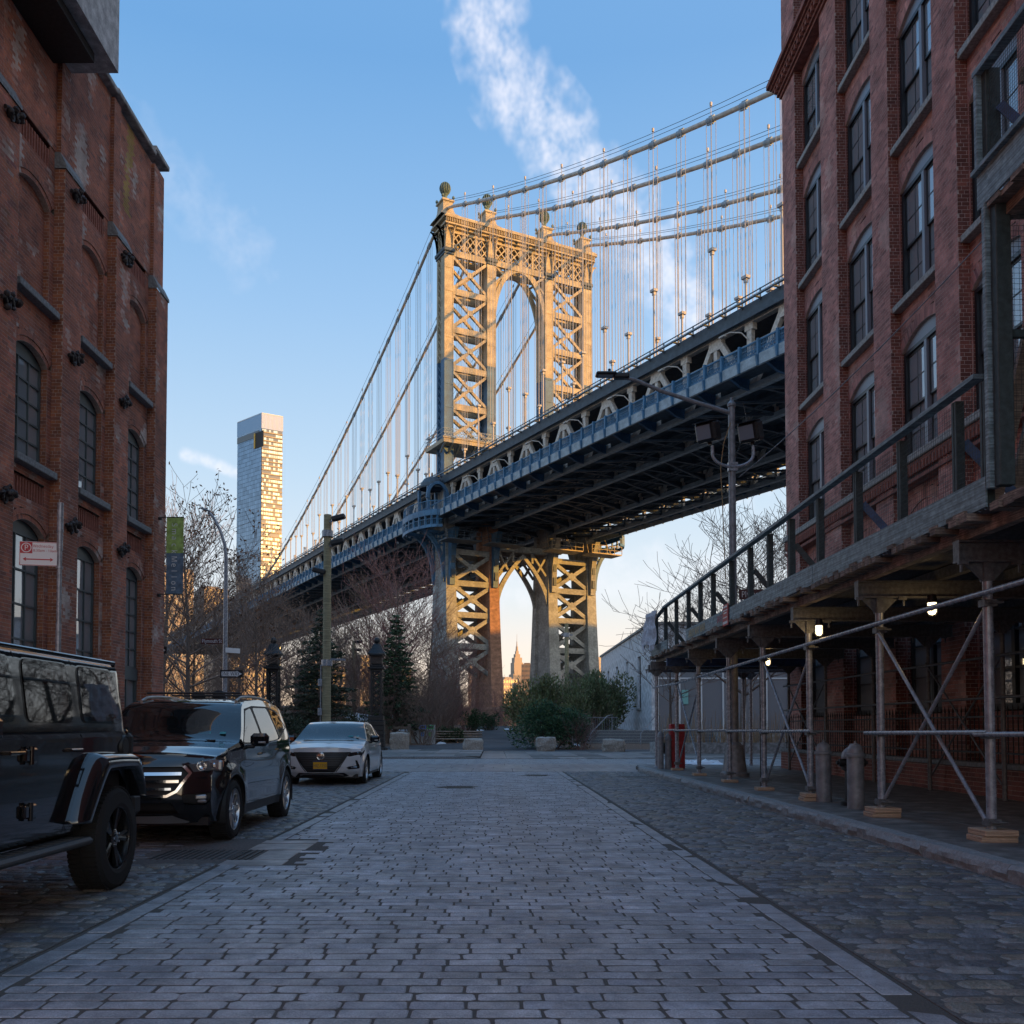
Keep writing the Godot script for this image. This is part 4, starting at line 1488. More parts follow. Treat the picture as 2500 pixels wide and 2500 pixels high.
		for z in [2.3, -2.3]:
			for k in 4:
				var y := 32.4 - k * 5.55
				part(t, "strut", mb().slab(Vector3(x0 - 0.1, y - 0.5, z - 0.4), Vector3(x1 + 0.1, y + 0.5, z + 0.4)).mesh(), M.bridge_lower)
				var bot := y - 5.0
				for s in 2:
					part(t, "cross_brace", mb().beam(Vector3(x0 - 0.1, (y - 0.5) if s == 0 else bot, z), Vector3(x1 + 0.1, bot if s == 0 else (y - 0.5), z + 0.004 * s), 0.6, 0.7).mesh(), M.bridge_lower)
				var g := mb()
				g.xf = Transform3D(Basis(), Vector3((x0 + x1) / 2, (y - 0.5 + bot) / 2, z))
				g.prism(PackedVector2Array([Vector2(1.5, 0.7), Vector2(0.6, 0.45), Vector2(0, 0.8), Vector2(-0.6, 0.45), Vector2(-1.5, 0.7), Vector2(-0.75, 0), Vector2(-1.5, -0.7), Vector2(-0.6, -0.45), Vector2(0, -0.8), Vector2(0.6, -0.45), Vector2(1.5, -0.7), Vector2(0.75, 0)]), 0.3, 0.42)
				part(t, "gusset", g.mesh(), M.bridge_lower)
	for z in [1.5, -1.5]:
		for pr in [[0, 1, 3], [1, 2, 4], [2, 3, 3]]:
			var x0: float = US[pr[0]] + 0.8
			var x1: float = US[pr[1]] - 0.8
			var m := mb()
			m.slab(Vector3(x0, 89.9, z - 0.25), Vector3(x1, 90.5, z + 0.25))
			if pr[2] == 4:
				m.slab(Vector3(x0, 85.8, z - 0.3), Vector3(x1, 86.9, z + 0.3))
			part(t, "portal_chord", m.mesh(), M.bridge_tan)
			var l := mb()
			lattice(l, x0, x1, 86.9, 89.9, z, pr[2] * 2, 2, 0.20)
			for k in range(1, pr[2]):
				l.box(Vector3(lerpf(x0, x1, float(k) / pr[2]), 88.4, z), Vector3(0.5, 3.0, 0.3))
			part(t, "portal_lattice", l.mesh(), M.bridge_tan)
	for z in [1.4, -1.4]:
		part(t, "upper_arch", arch_band(5.25, 74.5, 11.2, 0.85, z, 0.5, 2.0).mesh(), M.bridge_tan)
		var sp := mb()
		for s in [-1.0, 1.0]:
			sp.beam(Vector3(s * 5.2, 86.0, z), Vector3(s * 2.9, 84.2, z), 0.3, 0.4)
			sp.beam(Vector3(s * 5.2, 82.8, z), Vector3(s * 2.2, 86.0, z + 0.01), 0.3, 0.4)
		part(t, "arch_spandrel", sp.mesh(), M.bridge_tan)
	for z in [2.3, -2.3]:
		part(t, "lower_arch", arch_band(4.9, 24.0, 8.3, 0.9, z, 0.6, 1.35).mesh(), M.bridge_lower)
		part(t, "arch_chord", mb().slab(Vector3(-5.2, 33.3, z - 0.4), Vector3(5.2, 34.4, z + 0.4)).mesh(), M.bridge_lower)
		var sp := mb()
		for s in [-1.0, 1.0]:
			sp.beam(Vector3(s * 5.1, 33.2, z), Vector3(s * 3.1, 30.0, z), 0.35, 0.4)
			sp.beam(Vector3(s * 4.9, 29.4, z), Vector3(s * 2.0, 33.2, z + 0.01), 0.35, 0.4)
			sp.slab(Vector3(s * 2.0 - 0.2, 31.5, z - 0.2), Vector3(s * 2.0 + 0.2, 33.4, z + 0.2))
		part(t, "arch_spandrel", sp.mesh(), M.bridge_lower)
	for s in [[90.5, 90.9, 0.5, 2.3], [90.9, 91.2, 0.9, 2.8], [91.9, 92.2, 1.2, 3.1], [92.2, 92.6, 1.0, 2.8]]:
		part(t, "cornice_course", mb().slab(Vector3(-14.9 - s[2], s[0], -s[3]), Vector3(14.9 + s[2], s[1], s[3])).mesh(), M.bridge_tan)
	part(t, "cornice_core", mb().slab(Vector3(-15.4, 91.2, -2.5), Vector3(15.4, 91.9, 2.5)).mesh(), M.bridge_tan)
	var bal := mb().box(Vector3.ZERO, Vector3(0.14, 0.7, 0.5)).mesh()
	for k in 90:
		part(t, "cornice_modillion", bal, M.bridge_tan, Transform3D(Basis(), Vector3(-15.6 + k * 0.35, 91.55, 2.72)))
	for k in 12:
		part(t, "cornice_console", mb().beam(Vector3(-13.6 + k * 2.48, 90.4, 1.7), Vector3(-13.6 + k * 2.48, 90.95, 2.7), 0.3, 0.35).mesh(), M.bridge_dark)
	for pr in [[0, 1], [2, 3]]:
		var x0: float = US[pr[0]] - 2.0
		var x1: float = US[pr[1]] + 1.9
		part(t, "gallery_floor", mb().slab(Vector3(x0, 51.2, -4.0), Vector3(x1, 51.9, 4.0)).mesh(), M.bridge_tan)
		part(t, "gallery_edge", mb().slab(Vector3(x0 - 0.15, 51.9, 3.9), Vector3(x1 + 0.15, 52.15, 4.15)).mesh(), M.bridge_tan)
		for k in 9:
			part(t, "gallery_console", mb().beam(Vector3(lerpf(x0 + 0.3, x1 - 0.3, k / 8.0), 49.9, 2.0), Vector3(lerpf(x0 + 0.3, x1 - 0.3, k / 8.0), 51.1, 3.8), 0.3, 0.4).mesh(), M.bridge_dark)
		var rl := mb()
		for y in [52.3, 52.9, 53.6]:
			rl.slab(Vector3(x0, y, 3.95), Vector3(x1, y + 0.1, 4.05))
			rl.slab(Vector3(x0 - 0.05, y, -4.0), Vector3(x0 + 0.05, y + 0.1, 3.95))
		lattice(rl, x0, x1, 52.2, 53.6, 4.0, 22, 2, 0.05)
		part(t, "gallery_railing", rl.mesh(), M.bridge_pale)
	for s in [-1.0, 1.0]:
		var m := mb()
		var ring := []
		for k in 13:
			var a := -PI / 2 + PI * k / 12.0
			ring.append(Vector3(s * (18.2 + 3.2 * cos(a)), 0, 7.0 * sin(a)))
		for k in 12:
			var a: Vector3 = ring[k]
			var b: Vector3 = ring[k + 1]
			m.beam(a + Vector3(0, 38.0, 0), b + Vector3(0, 38.0, 0), 0.35, 1.0)
			m.beam(a + Vector3(0, 35.7, 0), b + Vector3(0, 35.7, 0), 0.3, 0.5)
			m.beam(a + Vector3(0, 40.0, 0), b + Vector3(0, 40.0, 0), 0.12, 0.12)
			m.quad(a + Vector3(0, 38.4, 0), b + Vector3(0, 38.4, 0), Vector3(s * 18.0, 38.4, b.z), Vector3(s * 18.0, 38.4, a.z))
			for j in 4:
				var p := a.lerp(b, j / 4.0)
				m.beam(p + Vector3(0, 38.5, 0), p + Vector3(0, 40.0, 0), 0.06, 0.06)
				m.beam(p + Vector3(0, 36.0, 0), p + Vector3(0, 36.9, 0), 0.07, 0.07)
			m.beam(a + Vector3(0, 35.6, 0), a + Vector3(0, 37.6, 0), 0.3, 0.3)
			m.beam(a + Vector3(0, 36.9, 0), b + Vector3(0, 36.9, 0), 0.2, 0.12)
		part(t, "walkway_balcony", m.mesh(), M.bridge_bright)
		var dm := mb()
		dm.lathe([Vector2(2.3, 0), Vector2(2.4, 0.25), Vector2(2.15, 0.3), Vector2(2.0, 1.0), Vector2(1.5, 1.75), Vector2(0.8, 2.15), Vector2(0.2, 2.3), Vector2(0.15, 2.9), Vector2(0, 3.1)], Vector3(s * 17.3, 43.4, 0.6), 18)
		part(t, "shelter_dome", dm.mesh(), M.bridge_dark)
		part(t, "shelter_arch", arch_at(s * 17.3, 41.2, 1.7, 2.6, 3.0).mesh(), M.bridge_blue)
		for q in [[-1.6, -1.4], [1.6, -1.4], [-1.6, 2.6], [1.6, 2.6]]:
			part(t, "shelter_post", mb().slab(Vector3(s * 17.3 + q[0] - 0.25, 38.4, q[1] - 0.25), Vector3(s * 17.3 + q[0] + 0.25, 43.4, q[1] + 0.25)).mesh(), M.bridge_blue)
		var g := mb()
		for z in [-2.2, 2.2]:
			var arc := []
			for k in 9:
				var a := PI / 2 * k / 8.0
				arc.append(Vector3(s * (15.7 + 5.0 * (1.0 - cos(a))), 27.5 + 8.3 * sin(a), z))
			for k in 8:
				g.beam(arc[k], arc[k + 1], 0.5, 0.7)
				g.beam(arc[k], Vector3(s * 15.6, arc[k].y, z), 0.2, 0.25)
				if k > 2:
					g.beam(arc[k], Vector3(arc[k].x, 35.6, z), 0.2, 0.25)
			g.beam(Vector3(s * 15.6, 35.6, z), Vector3(s * 21.0, 35.6, z), 0.4, 0.5)
			g.beam(Vector3(s * 15.65, 27.0, z), Vector3(s * 15.65, 36.0, z), 0.4, 0.6)
		part(t, "balcony_bracket", g.mesh(), M.bridge_blue)
	for i in 4:
		for sz in [1.0, -1.0]:
			var g := mb()
			g.xf = Transform3D(Basis(Vector3(0, 0, sz), Vector3.UP, Vector3(-sz, 0, 0)), Vector3(US[i], 0, 0))
			g.prism(PackedVector2Array([Vector2(2.5, 26.4), Vector2(3.4, 26.4), Vector2(3.6, 31.0), Vector2(4.4, 34.6), Vector2(5.2, 36.2), Vector2(2.4, 36.2)]), -0.5, 0.5)
			part(t, "leg_console", g.mesh(), M.bridge_blue if i < 2 else M.bridge_lower)
			for y in [27.6, 30.2]:
				part(t, "hole_shade", mb().slab(Vector3(US[i] - 0.3, y, sz * 3.36), Vector3(US[i] + 0.3, y + 1.5, sz * 3.72)).mesh(), M.bridge_dark)  # dark slab without an opening; its colour gives the shade of a hole
		var pf := mb()
		var ux: float = US[i]
		pf.slab(Vector3(ux - 3.2, 33.4, 4.6), Vector3(ux + 3.4, 33.6, 8.0))
		for k in 5:
			pf.beam(Vector3(ux - 3.2 + k * 1.65, 33.6, 8.0), Vector3(ux - 3.2 + k * 1.65, 35.0, 8.0), 0.09, 0.09)
		for y in [34.2, 35.0]:
			pf.beam(Vector3(ux - 3.2, y, 8.0), Vector3(ux + 3.4, y, 8.0), 0.08, 0.08)
			pf.beam(Vector3(ux - 3.2, y, 4.6), Vector3(ux - 3.2, y, 8.0), 0.08, 0.08)
		for k in 2:
			pf.beam(Vector3(ux - 2.6 + k * 5.2, 33.5, 6.0), Vector3(ux - 2.0 + k * 4.2, 37.0, 4.0), 0.12, 0.12)
		part(t, "work_platform", pf.mesh(), M.bridge_dark if i < 2 else M.bridge_tan)

# flared bracket of a capital: curved edge and lattice
func flare(u: float, s: float, sideways: bool) -> MB:
	var m := mb()
	m.xf = Transform3D(Basis(Vector3(s, 0, 0), Vector3.UP, Vector3(0, 0, 1)) if sideways else Basis(Vector3(0, 0, s), Vector3.UP, Vector3(-1, 0, 0)), Vector3(u, 0, 0))
	var base := 0.82 if sideways else 1.75
	for z in ([-1.3, 1.3] if sideways else [-0.7, 0.7]):
		var arc := []
		for k in 7:
			var a := PI / 2 * k / 6.0
			arc.append(Vector3(base + 0.15 + 1.35 * (1.0 - cos(a)) , 86.7 + 4.0 * sin(a), z))
		for k in 6:
			m.beam(arc[k], arc[k + 1], 0.22, 0.25)
			m.beam(arc[k + 1], Vector3(base, arc[k].y, z), 0.09, 0.09)
			m.beam(arc[k], Vector3(base, arc[k + 1].y, z + 0.01), 0.09, 0.09)
		m.beam(Vector3(base, 86.7, z), Vector3(base, 90.8, z), 0.18, 0.2)
	return m

# upright band following an arch; pinch over 1 makes it pointed
func arch_band(hw: float, spring: float, rise: float, thick: float, z: float, deep: float, pinch: float) -> MB:
	var m := mb()
	var last := []
	for k in 25:
		var a := PI * k / 24.0
		var cx := -cos(a)
		var cy := pow(1.0 - pow(absf(cx), pinch), 1.0 / pinch) if pinch > 1.0 else sin(a)
		if pinch < 1.9:
			cy = pow(1.0 - absf(cx), 0.62)
		var p := Vector3(cx * hw, spring + cy * rise, 0)
		var q := Vector3(cx * (hw + thick), spring + cy * (rise + thick), 0)
		if last:
			var o := Vector3(0, 0, z + deep / 2)
			var i := Vector3(0, 0, z - deep / 2)
			m.quad(last[0] + o, p + o, q + o, last[1] + o)
			m.quad(p + i, last[0] + i, last[1] + i, q + i)
			m.quad(p + o, last[0] + o, last[0] + i, p + i)
			m.quad(last[1] + o, q + o, q + i, last[1] + i)
		last = [p, q]
	return m

func arch_at(x: float, y: float, hw: float, rise: float, z: float) -> MB:
	var m := arch_band(hw, y, rise, 0.5, z, 0.5, 2.0)
	for k in m.v.size():
		m.v[k] += Vector3(x, 0, 0)
	return m

func bridge_deck(br: Node3D) -> void:
	var dk := holder(br, "deck")
	var v0 := -330.0
	var v1 := 132.0
	var run := func(called: String, x0: float, x1: float, y0: float, y1: float, material: Material) -> void:
		var m := mb()
		var vs := [v0, -200.0, -60.0, 0.0, v1]
		for k in 4:
			var a: float = vs[k]
			var b: float = vs[k + 1]
			var ya := deck_y(a)
			var yb := deck_y(b)
			var q := [Vector3(x0, y0 + ya, a), Vector3(x1, y0 + ya, a), Vector3(x1, y1 + ya, a), Vector3(x0, y1 + ya, a), Vector3(x0, y0 + yb, b), Vector3(x1, y0 + yb, b), Vector3(x1, y1 + yb, b), Vector3(x0, y1 + yb, b)]
			m.quad(q[7], q[6], q[2], q[3])
			m.quad(q[0], q[1], q[5], q[4])
			m.quad(q[0], q[4], q[7], q[3])
			m.quad(q[5], q[1], q[2], q[6])
			if k == 0:
				m.quad(q[1], q[0], q[3], q[2])
			if k == 3:
				m.quad(q[4], q[5], q[6], q[7])
		part(dk, called, m.mesh(), material)
	for s in [-1.0, 1.0]:
		var o := func(a: float, b: float) -> Array: return [minf(s * a, s * b), maxf(s * a, s * b)]
		var e: Array = o.call(18.35, 18.65)
		run.call("walkway_girder", e[0], e[1], 37.45, 38.55, M.bridge_pale)
		e = o.call(15.0, 18.3)
		run.call("walkway_floor", e[0], e[1], 38.3, 38.5, M.bridge_dark)
		e = o.call(18.42, 18.56)
		run.call("walkway_top_rail", e[0], e[1], 39.86, 40.0, M.bridge_bright)
		e = o.call(15.3, 15.7)
		run.call("upper_deck_girder", e[0], e[1], 44.45, 45.9, M.bridge_dark)
		e = o.call(15.72, 15.8)
		run.call("upper_rail", e[0], e[1], 46.75, 46.85, M.bridge_dark)
		run.call("upper_rail", e[0], e[1], 46.25, 46.32, M.bridge_dark)
		e = o.call(16.2, 16.5)
		run.call("cable_tray", e[0], e[1], 45.9, 46.05, M.bridge_pale)
		e = o.call(15.2, 15.25)
		run.call("fence_wire", e[0], e[1], 41.3, 41.36, M.bridge_pale)
		run.call("fence_wire", e[0], e[1], 41.9, 41.96, M.bridge_pale)
	run.call("upper_deck_slab", -15.3, 15.3, 45.0, 45.4, M.bridge_dark)
	run.call("lower_deck_slab", -14.6, 14.6, 39.0, 39.3, M.bridge_dark)
	for u in US:
		run.call("lower_chord", u - 0.35, u + 0.35, 37.15, 37.75, M.bridge_pale)
		run.call("upper_chord", u - 0.35, u + 0.35, 44.3, 44.9, M.bridge_white)
	for k in 9:
		run.call("stringer", -12.4 + k * 3.1 - 0.1, -12.4 + k * 3.1 + 0.1, 38.4, 39.0, M.bridge_dark)
	var fb := mb()
	fb.slab(Vector3(-14.6, 37.7, -0.18), Vector3(14.6, 37.82, 0.18)).slab(Vector3(-14.6, 37.82, -0.05), Vector3(14.6, 38.4, 0.05))
	var floor_beam := fb.mesh()
	var bk := mb()
	bk.prism(PackedVector2Array([Vector2(14.9, 37.2), Vector2(15.4, 37.22), Vector2(16.2, 37.35), Vector2(17.0, 37.75), Vector2(17.7, 38.0), Vector2(18.35, 38.05), Vector2(18.35, 38.32), Vector2(14.9, 38.32)]), -0.07, 0.07)
	for k in 6:
		var q := [[14.9, 37.19], [15.4, 37.21], [16.2, 37.34], [17.0, 37.74], [17.7, 37.99], [18.35, 38.04]]
		if k < 5:
			bk.beam(Vector3(q[k][0], q[k][1], 0), Vector3(q[k + 1][0], q[k + 1][1], 0), 0.36, 0.06)
	var bracket := bk.mesh()
	var af := mb()
	var ends := [Vector3(0, 44.4, 0), Vector3(0, 37.5, -5.0), Vector3(0, 37.5, 5.0)]
	af.beam(ends[0] + Vector3(0, 0, -0.3), ends[1], 0.55, 0.62)
	af.beam(ends[0] + Vector3(0, 0, 0.3), ends[2], 0.54, 0.62)
	af.slab(Vector3(-0.24, 37.5, -0.28), Vector3(0.24, 44.2, 0.28))
	af.prism(PackedVector2Array([Vector2(-0.3, 44.5), Vector2(0.3, 44.5), Vector2(0.3, 43.2), Vector2(-0.3, 43.2)]), -1.0, 1.0)
	var a_frame := af.mesh()
	var post := mb().slab(Vector3(-0.25, 37.5, -0.34), Vector3(0.25, 44.4, 0.34)).slab(Vector3(-0.3, 43.6, -0.6), Vector3(0.3, 44.5, 0.6)).mesh()
	var pn := mb()
	pn.slab(Vector3(18.45, 38.62, -2.6), Vector3(18.53, 38.72, 2.6)).slab(Vector3(18.45, 39.15, -2.6), Vector3(18.53, 39.2, 2.6))
	for k in 26:
		pn.slab(Vector3(18.46, 38.7, -2.6 + k * 0.2), Vector3(18.52, 39.85, -2.6 + k * 0.2 + 0.05))
	for k in 13:
		pn.beam(Vector3(18.49, 38.7, -2.6 + k * 0.4), Vector3(18.49, 39.15, -2.2 + k * 0.4), 0.05, 0.05)
		pn.beam(Vector3(18.5, 39.15, -2.6 + k * 0.4), Vector3(18.5, 38.7, -2.2 + k * 0.4), 0.05, 0.05)
	var panel := pn.mesh()
	var rpost := mb().slab(Vector3(18.4, 37.7, -0.12), Vector3(18.75, 40.1, 0.12)).beam(Vector3(18.7, 37.4, 0), Vector3(18.85, 38.4, 0), 0.2, 0.25).mesh()
	var urail := mb().slab(Vector3(15.7, 45.6, -0.06), Vector3(15.82, 46.85, 0.06)).slab(Vector3(15.7, 45.75, -0.1), Vector3(16.6, 45.9, 0.1)).mesh()
	var lat := mb().beam(Vector3(-14.3, 37.5, -2.65), Vector3(-6.3, 37.5, 2.65), 0.3, 0.25).beam(Vector3(-5.9, 37.5, 2.65), Vector3(5.9, 37.5, -2.65), 0.3, 0.25).beam(Vector3(6.3, 37.5, -2.65), Vector3(14.3, 37.5, 2.65), 0.3, 0.25).mesh()
	var lace := mb()
	for k in 4:
		lace.beam(Vector3(-0.4, 37.75, -2.65 + k * 1.32), Vector3(0.4, 37.75, -1.33 + k * 1.32), 0.08, 0.08)
		lace.beam(Vector3(0.4, 37.76, -2.65 + k * 1.32), Vector3(-0.4, 37.76, -1.33 + k * 1.32), 0.08, 0.08)
	lace.slab(Vector3(-0.5, 37.65, -2.65), Vector3(-0.38, 37.85, 2.65)).slab(Vector3(0.38, 37.65, -2.65), Vector3(0.5, 37.85, 2.65))
	var laced := lace.mesh()
	for k in range(-60, 24):
		var v := 8.93 + k * 5.3
		var at := Vector3(0, deck_y(v), v)
		part(dk, "floor_beam", floor_beam, M.bridge_dark, Transform3D(Basis(), at))
		if v > -120.0:
			part(dk, "lateral_brace", lat, M.bridge_dark, Transform3D(Basis(), at + Vector3(0, 0, 2.65)))
			for u in [-9.0, 0.0, 9.0]:
				part(dk, "laced_strut", laced, M.bridge_dark, Transform3D(Basis(), at + Vector3(u, 0, 2.65)))
		for s in [-1.0, 1.0]:
			var flip := Transform3D(Basis(Vector3(s, 0, 0), Vector3.UP, Vector3(0, 0, s)), at)
			if absf(v) > 6.0:
				part(dk, "walkway_bracket", bracket, M.bridge_blue, flip)
				if s < 0 or v > -40:
					part(dk, "railing_panel", panel, M.bridge_bright, Transform3D(flip.basis, at + Vector3(0, 0, 2.65)))
					part(dk, "railing_post", rpost, M.bridge_bright, flip)
					part(dk, "railing_post", rpost, M.bridge_bright, Transform3D(flip.basis, at + Vector3(0, 0, 2.65)))
			if s < 0:
				part(dk, "upper_rail_post", urail, M.bridge_dark, flip)
				part(dk, "upper_rail_post", urail, M.bridge_dark, Transform3D(flip.basis, at + Vector3(0, 0, 2.65)))
		for u in [-14.63, 14.63, -6.1, 6.1]:
			if u > -10.0 and v < -60.0:
				continue
			part(dk, "truss_frame" if k % 2 == 0 else "truss_post", a_frame if k % 2 == 0 else post, M.bridge_white, Transform3D(Basis(), at + Vector3(u, 0, 0)))
	for k in [1, 3, 5, 7, 9, 11, 13]:
		var v = 8.93 + k * 5.3
		var l := mb()
		l.pipe([Vector3(-14.9, 42.0, v), Vector3(-15.4, 42.9, v - 0.6), Vector3(-16.0, 43.2, v - 1.6), Vector3(-16.2, 43.15, v - 2.2)], 0.08, 0.06, 6)
		l.bbox(Vector3(-16.2, 43.05, v - 2.6), Vector3(0.4, 0.2, 0.9), 0.05)
		part(dk, "walkway_lamp", l.mesh(), M.bridge_white)
	part(dk, "hoarding", mb().slab(Vector3(15.9, 45.9, 6.0), Vector3(16.1, 50.4, 26.0)).mesh(), M.bridge_white)
	part(dk, "deck_lamp_post", mb().tube(Vector3(15.0, 45.9, 22.0), Vector3(15.0, 58.0, 22.0), 0.16, 0.1, 8).beam(Vector3(15.0, 58.0, 22.0), Vector3(17.6, 58.3, 21.6), 0.12, 0.1).mesh(), M.bridge_white)

# ------------------------------------------------------------------ scaffold shed over the right pavement
func clamp_mesh() -> MB:
	return mb().box(Vector3(0, 0, 0), Vector3(0.13, 0.07, 0.13)).tube(Vector3(0.09, 0, -0.05), Vector3(0.09, 0, 0.09), 0.014, 0.014, 6).tube(Vector3(-0.05, 0, 0.09), Vector3(0.11, 0, 0.09), 0.014, 0.014, 6)

func wires(x0: float, x1: float, y0: float, y1: float, gap: float, r: float) -> MB:
	var m := mb()
	var x := x0
	while x < x1:
		m.box(Vector3(x, (y0 + y1) / 2, 0), Vector3(r * 2, y1 - y0, r * 2))
		x += gap
	var y := y0
	while y < y1:
		m.box(Vector3((x0 + x1) / 2, y, r), Vector3(x1 - x0, r * 2, r * 2))
		y += gap
	return m

func sidewalk_shed() -> void:
	var s := thing("sidewalk_shed", "steel pipe sidewalk shed with a green plywood parapet in front of the loft building", "scaffold")
	var ds := [6.8, 9.4, 12.0, 14.6, 17.1, 19.6, 22.4, 25.2]
	var xs := [4.95, 4.95, 4.93, 4.9, 4.9, 4.9, 4.88, 4.9]
	var outer := mb().tube(Vector3(0, 0.15, 0), Vector3(0, 2.93, 0), 0.049, 0.049, 14).tube(Vector3(0, 0.15, 0), Vector3(0, 0.22, 0), 0.09, 0.06, 12).mesh()
	var thin := mb().tube(Vector3(0, 0.15, 0), Vector3(0, 2.93, 0), 0.036, 0.036, 10).mesh()
	var gus := mb()
	gus.prism(PackedVector2Array([Vector2(-0.24, 2.93), Vector2(0.24, 2.93), Vector2(0.05, 2.74), Vector2(-0.05, 2.74)]), -0.008, 0.008)
	gus.prism(PackedVector2Array([Vector2(-0.05, 2.93), Vector2(0.05, 2.93), Vector2(0.05, 2.74), Vector2(-0.05, 2.74)]), -0.05, 0.05)
	gus.box(Vector3(-0.27, 2.92, 0.06), Vector3(0.10, 0.035, 0.035)).box(Vector3(0.27, 2.92, 0.06), Vector3(0.10, 0.035, 0.035)).box(Vector3(-0.29, 2.87, 0.06), Vector3(0.02, 0.09, 0.02)).box(Vector3(0.29, 2.87, 0.06), Vector3(0.02, 0.09, 0.02))
	var gusset := gus.mesh()
	var cl := clamp_mesh().mesh()
	for k in ds.size():
		var d: float = ds[k]
		part(s, "post", outer, M.galvanised, Transform3D(Basis(), P(xs[k], 0.0, d)))
		part(s, "post", thin, M.shed_steel, Transform3D(Basis(), P(7.9, 0.0, d)))
		part(s, "post_head", gusset, M.shed_steel, Transform3D(Basis(), P(xs[k], 0.0, d)))
		part(s, "post_head", gusset, M.shed_steel, Transform3D(Basis(), P(7.9, 0.0, d)))
		for y in [0.34, 1.2, 2.52]:
			part(s, "clamp", cl, M.shed_steel, Transform3D(Basis(), P(xs[k], y, d)))
		var b := mb()
		b.slab(P(4.64, 2.93, d - 0.07), P(8.35, 2.95, d + 0.07)).slab(P(4.64, 3.13, d - 0.07), P(8.35, 3.15, d + 0.07)).slab(P(4.64, 2.95, d - 0.01), P(8.35, 3.13, d + 0.01)).slab(P(4.64, 2.95, d - 0.06), P(4.655, 3.13, d + 0.06))
		part(s, "cross_beam", b.mesh(), M.shed_steel if k < 5 else M.blue_paint if k == 7 else M.shed_steel)
		for j in (2 if k < 4 else 1):
			var w := 0.36 if k < 3 else 0.30
			part(s, "base_block", mb().bbox(P(xs[k] + 0.01 * j, 0.15 + 0.035 + j * 0.062 - 0.006, d), Vector3(w - 0.03 * j, 0.06, w * 0.85 + 0.04 * j), 0.005).mesh(), M.new_wood, Transform3D())
	for q in [Vector2(4.62, 26.7), Vector2(7.45, 28.1), Vector2(7.75, 28.4)]:
		part(s, "post", outer, M.galvanised, Transform3D(Basis(), P(q.x, 0.0, q.y)))
		part(s, "post_head", gusset, M.shed_steel, Transform3D(Basis(), P(q.x, 0.0, q.y)))
	part(s, "cross_beam", mb().slab(P(4.45, 2.93, 26.6), P(8.4, 3.15, 26.75)).mesh(), M.shed_steel)
	part(s, "cross_beam", mb().slab(P(4.6, 2.93, 27.9), P(12.4, 3.15, 28.05)).mesh(), M.shed_steel)
	var pipe := func(called: String, a: Vector3, b: Vector3, r: float, m: Material) -> void:
		part(s, called, mb().tube(a, b, r, r, 10).mesh(), m)
	for k in range(1, ds.size() - 1):
		var yo := 2.64 - 0.022 * k
		pipe.call("guard_pipe", P(4.85, 2.62 - (k - 1) * 0.027, ds[k] - (1.8 if k == 1 else 0.06)), P(4.85, 2.62 - k * 0.027, ds[k + 1] + 0.06), 0.029, M.galvanised)
	pipe.call("guard_pipe", P(4.85, 2.46, 25.2), P(4.58, 2.44, 27.0), 0.029, M.galvanised)
	for q in [[7.0, 9.5], [9.25, 12.3], [14.4, 17.2], [17.0, 19.7], [19.5, 22.5], [22.3, 25.3], [25.1, 26.9]]:
		pipe.call("guard_pipe", P(4.85, 1.23, q[0]), P(4.85, 1.21, q[1]), 0.027, M.galvanised)
	for y in [1.2, 1.75, 2.4]:
		pipe.call("inner_pipe", P(7.83, y, 6.0), P(7.83, y, 25.4), 0.024, M.shed_steel)
	for q in [[1, 2], [3, 4], [6, 7]]:
		var a: float = ds[q[0]]
		var b: float = ds[q[1]]
		pipe.call("brace", P(4.90, 0.36, a + 0.02), P(4.90, 2.48, b - 0.05), 0.022, M.galvanised)
		pipe.call("brace", P(4.95, 2.45, a + 0.08), P(4.95, 0.36, b - 0.02), 0.022, M.galvanised)
		pipe.call("brace", P(7.86, 0.4, a), P(7.86, 2.45, b), 0.018, M.shed_steel)
		pipe.call("brace", P(7.92, 2.45, a), P(7.92, 0.4, b), 0.018, M.shed_steel)
	for x in [4.78, 5.7, 6.6, 7.5, 8.2]:
		part(s, "joist", mb().slab(P(x - 0.05, 3.155, 5.0), P(x + 0.05, 3.29, 27.4)).mesh(), M.old_wood if x < 5.0 else M.shed_steel)
	var cd := mb()
	var d := 4.0
	while d < 27.6:
		cd.quad(P(4.58, 3.30, d), P(8.5, 3.30, d), P(8.5, 3.325, d + 0.05), P(4.58, 3.325, d + 0.05))
		cd.quad(P(4.58, 3.325, d + 0.05), P(8.5, 3.325, d + 0.05), P(8.5, 3.30, d + 0.1), P(4.58, 3.30, d + 0.1))
		d += 0.1
	part(s, "corrugated_deck", cd.mesh(), M.shed_steel)
	d = 5.0
	while d < 27.5:
		var w := rr(0.17, 0.25)
		var m := mb()
		m.col = tone(Color(1, 1, 1), rr(0.55, 1.15))
		m.box(P(6.55 + rr(0.0, 0.1), 3.352 + rr(-0.003, 0.004), d + w / 2), Vector3(4.0, 0.045, w - 0.012))
		part(s, "deck_plank", m.mesh(), M.old_wood)
		if rng.randf() < 0.6:
			var e := mb()
			e.col = tone(Color(1, 1, 1), rr(0.5, 1.0))
			e.box(P(4.62 + rr(0.0, 0.05), 3.275, d + w / 2), Vector3(0.28, 0.07, w * rr(0.5, 0.95)))
			part(s, "plank_end", e.mesh(), M.old_wood)
		d += w
	var fd := [8.72, 11.1, 13.5, 15.9, 18.3, 19.55, 22.4, 24.9, 27.3]
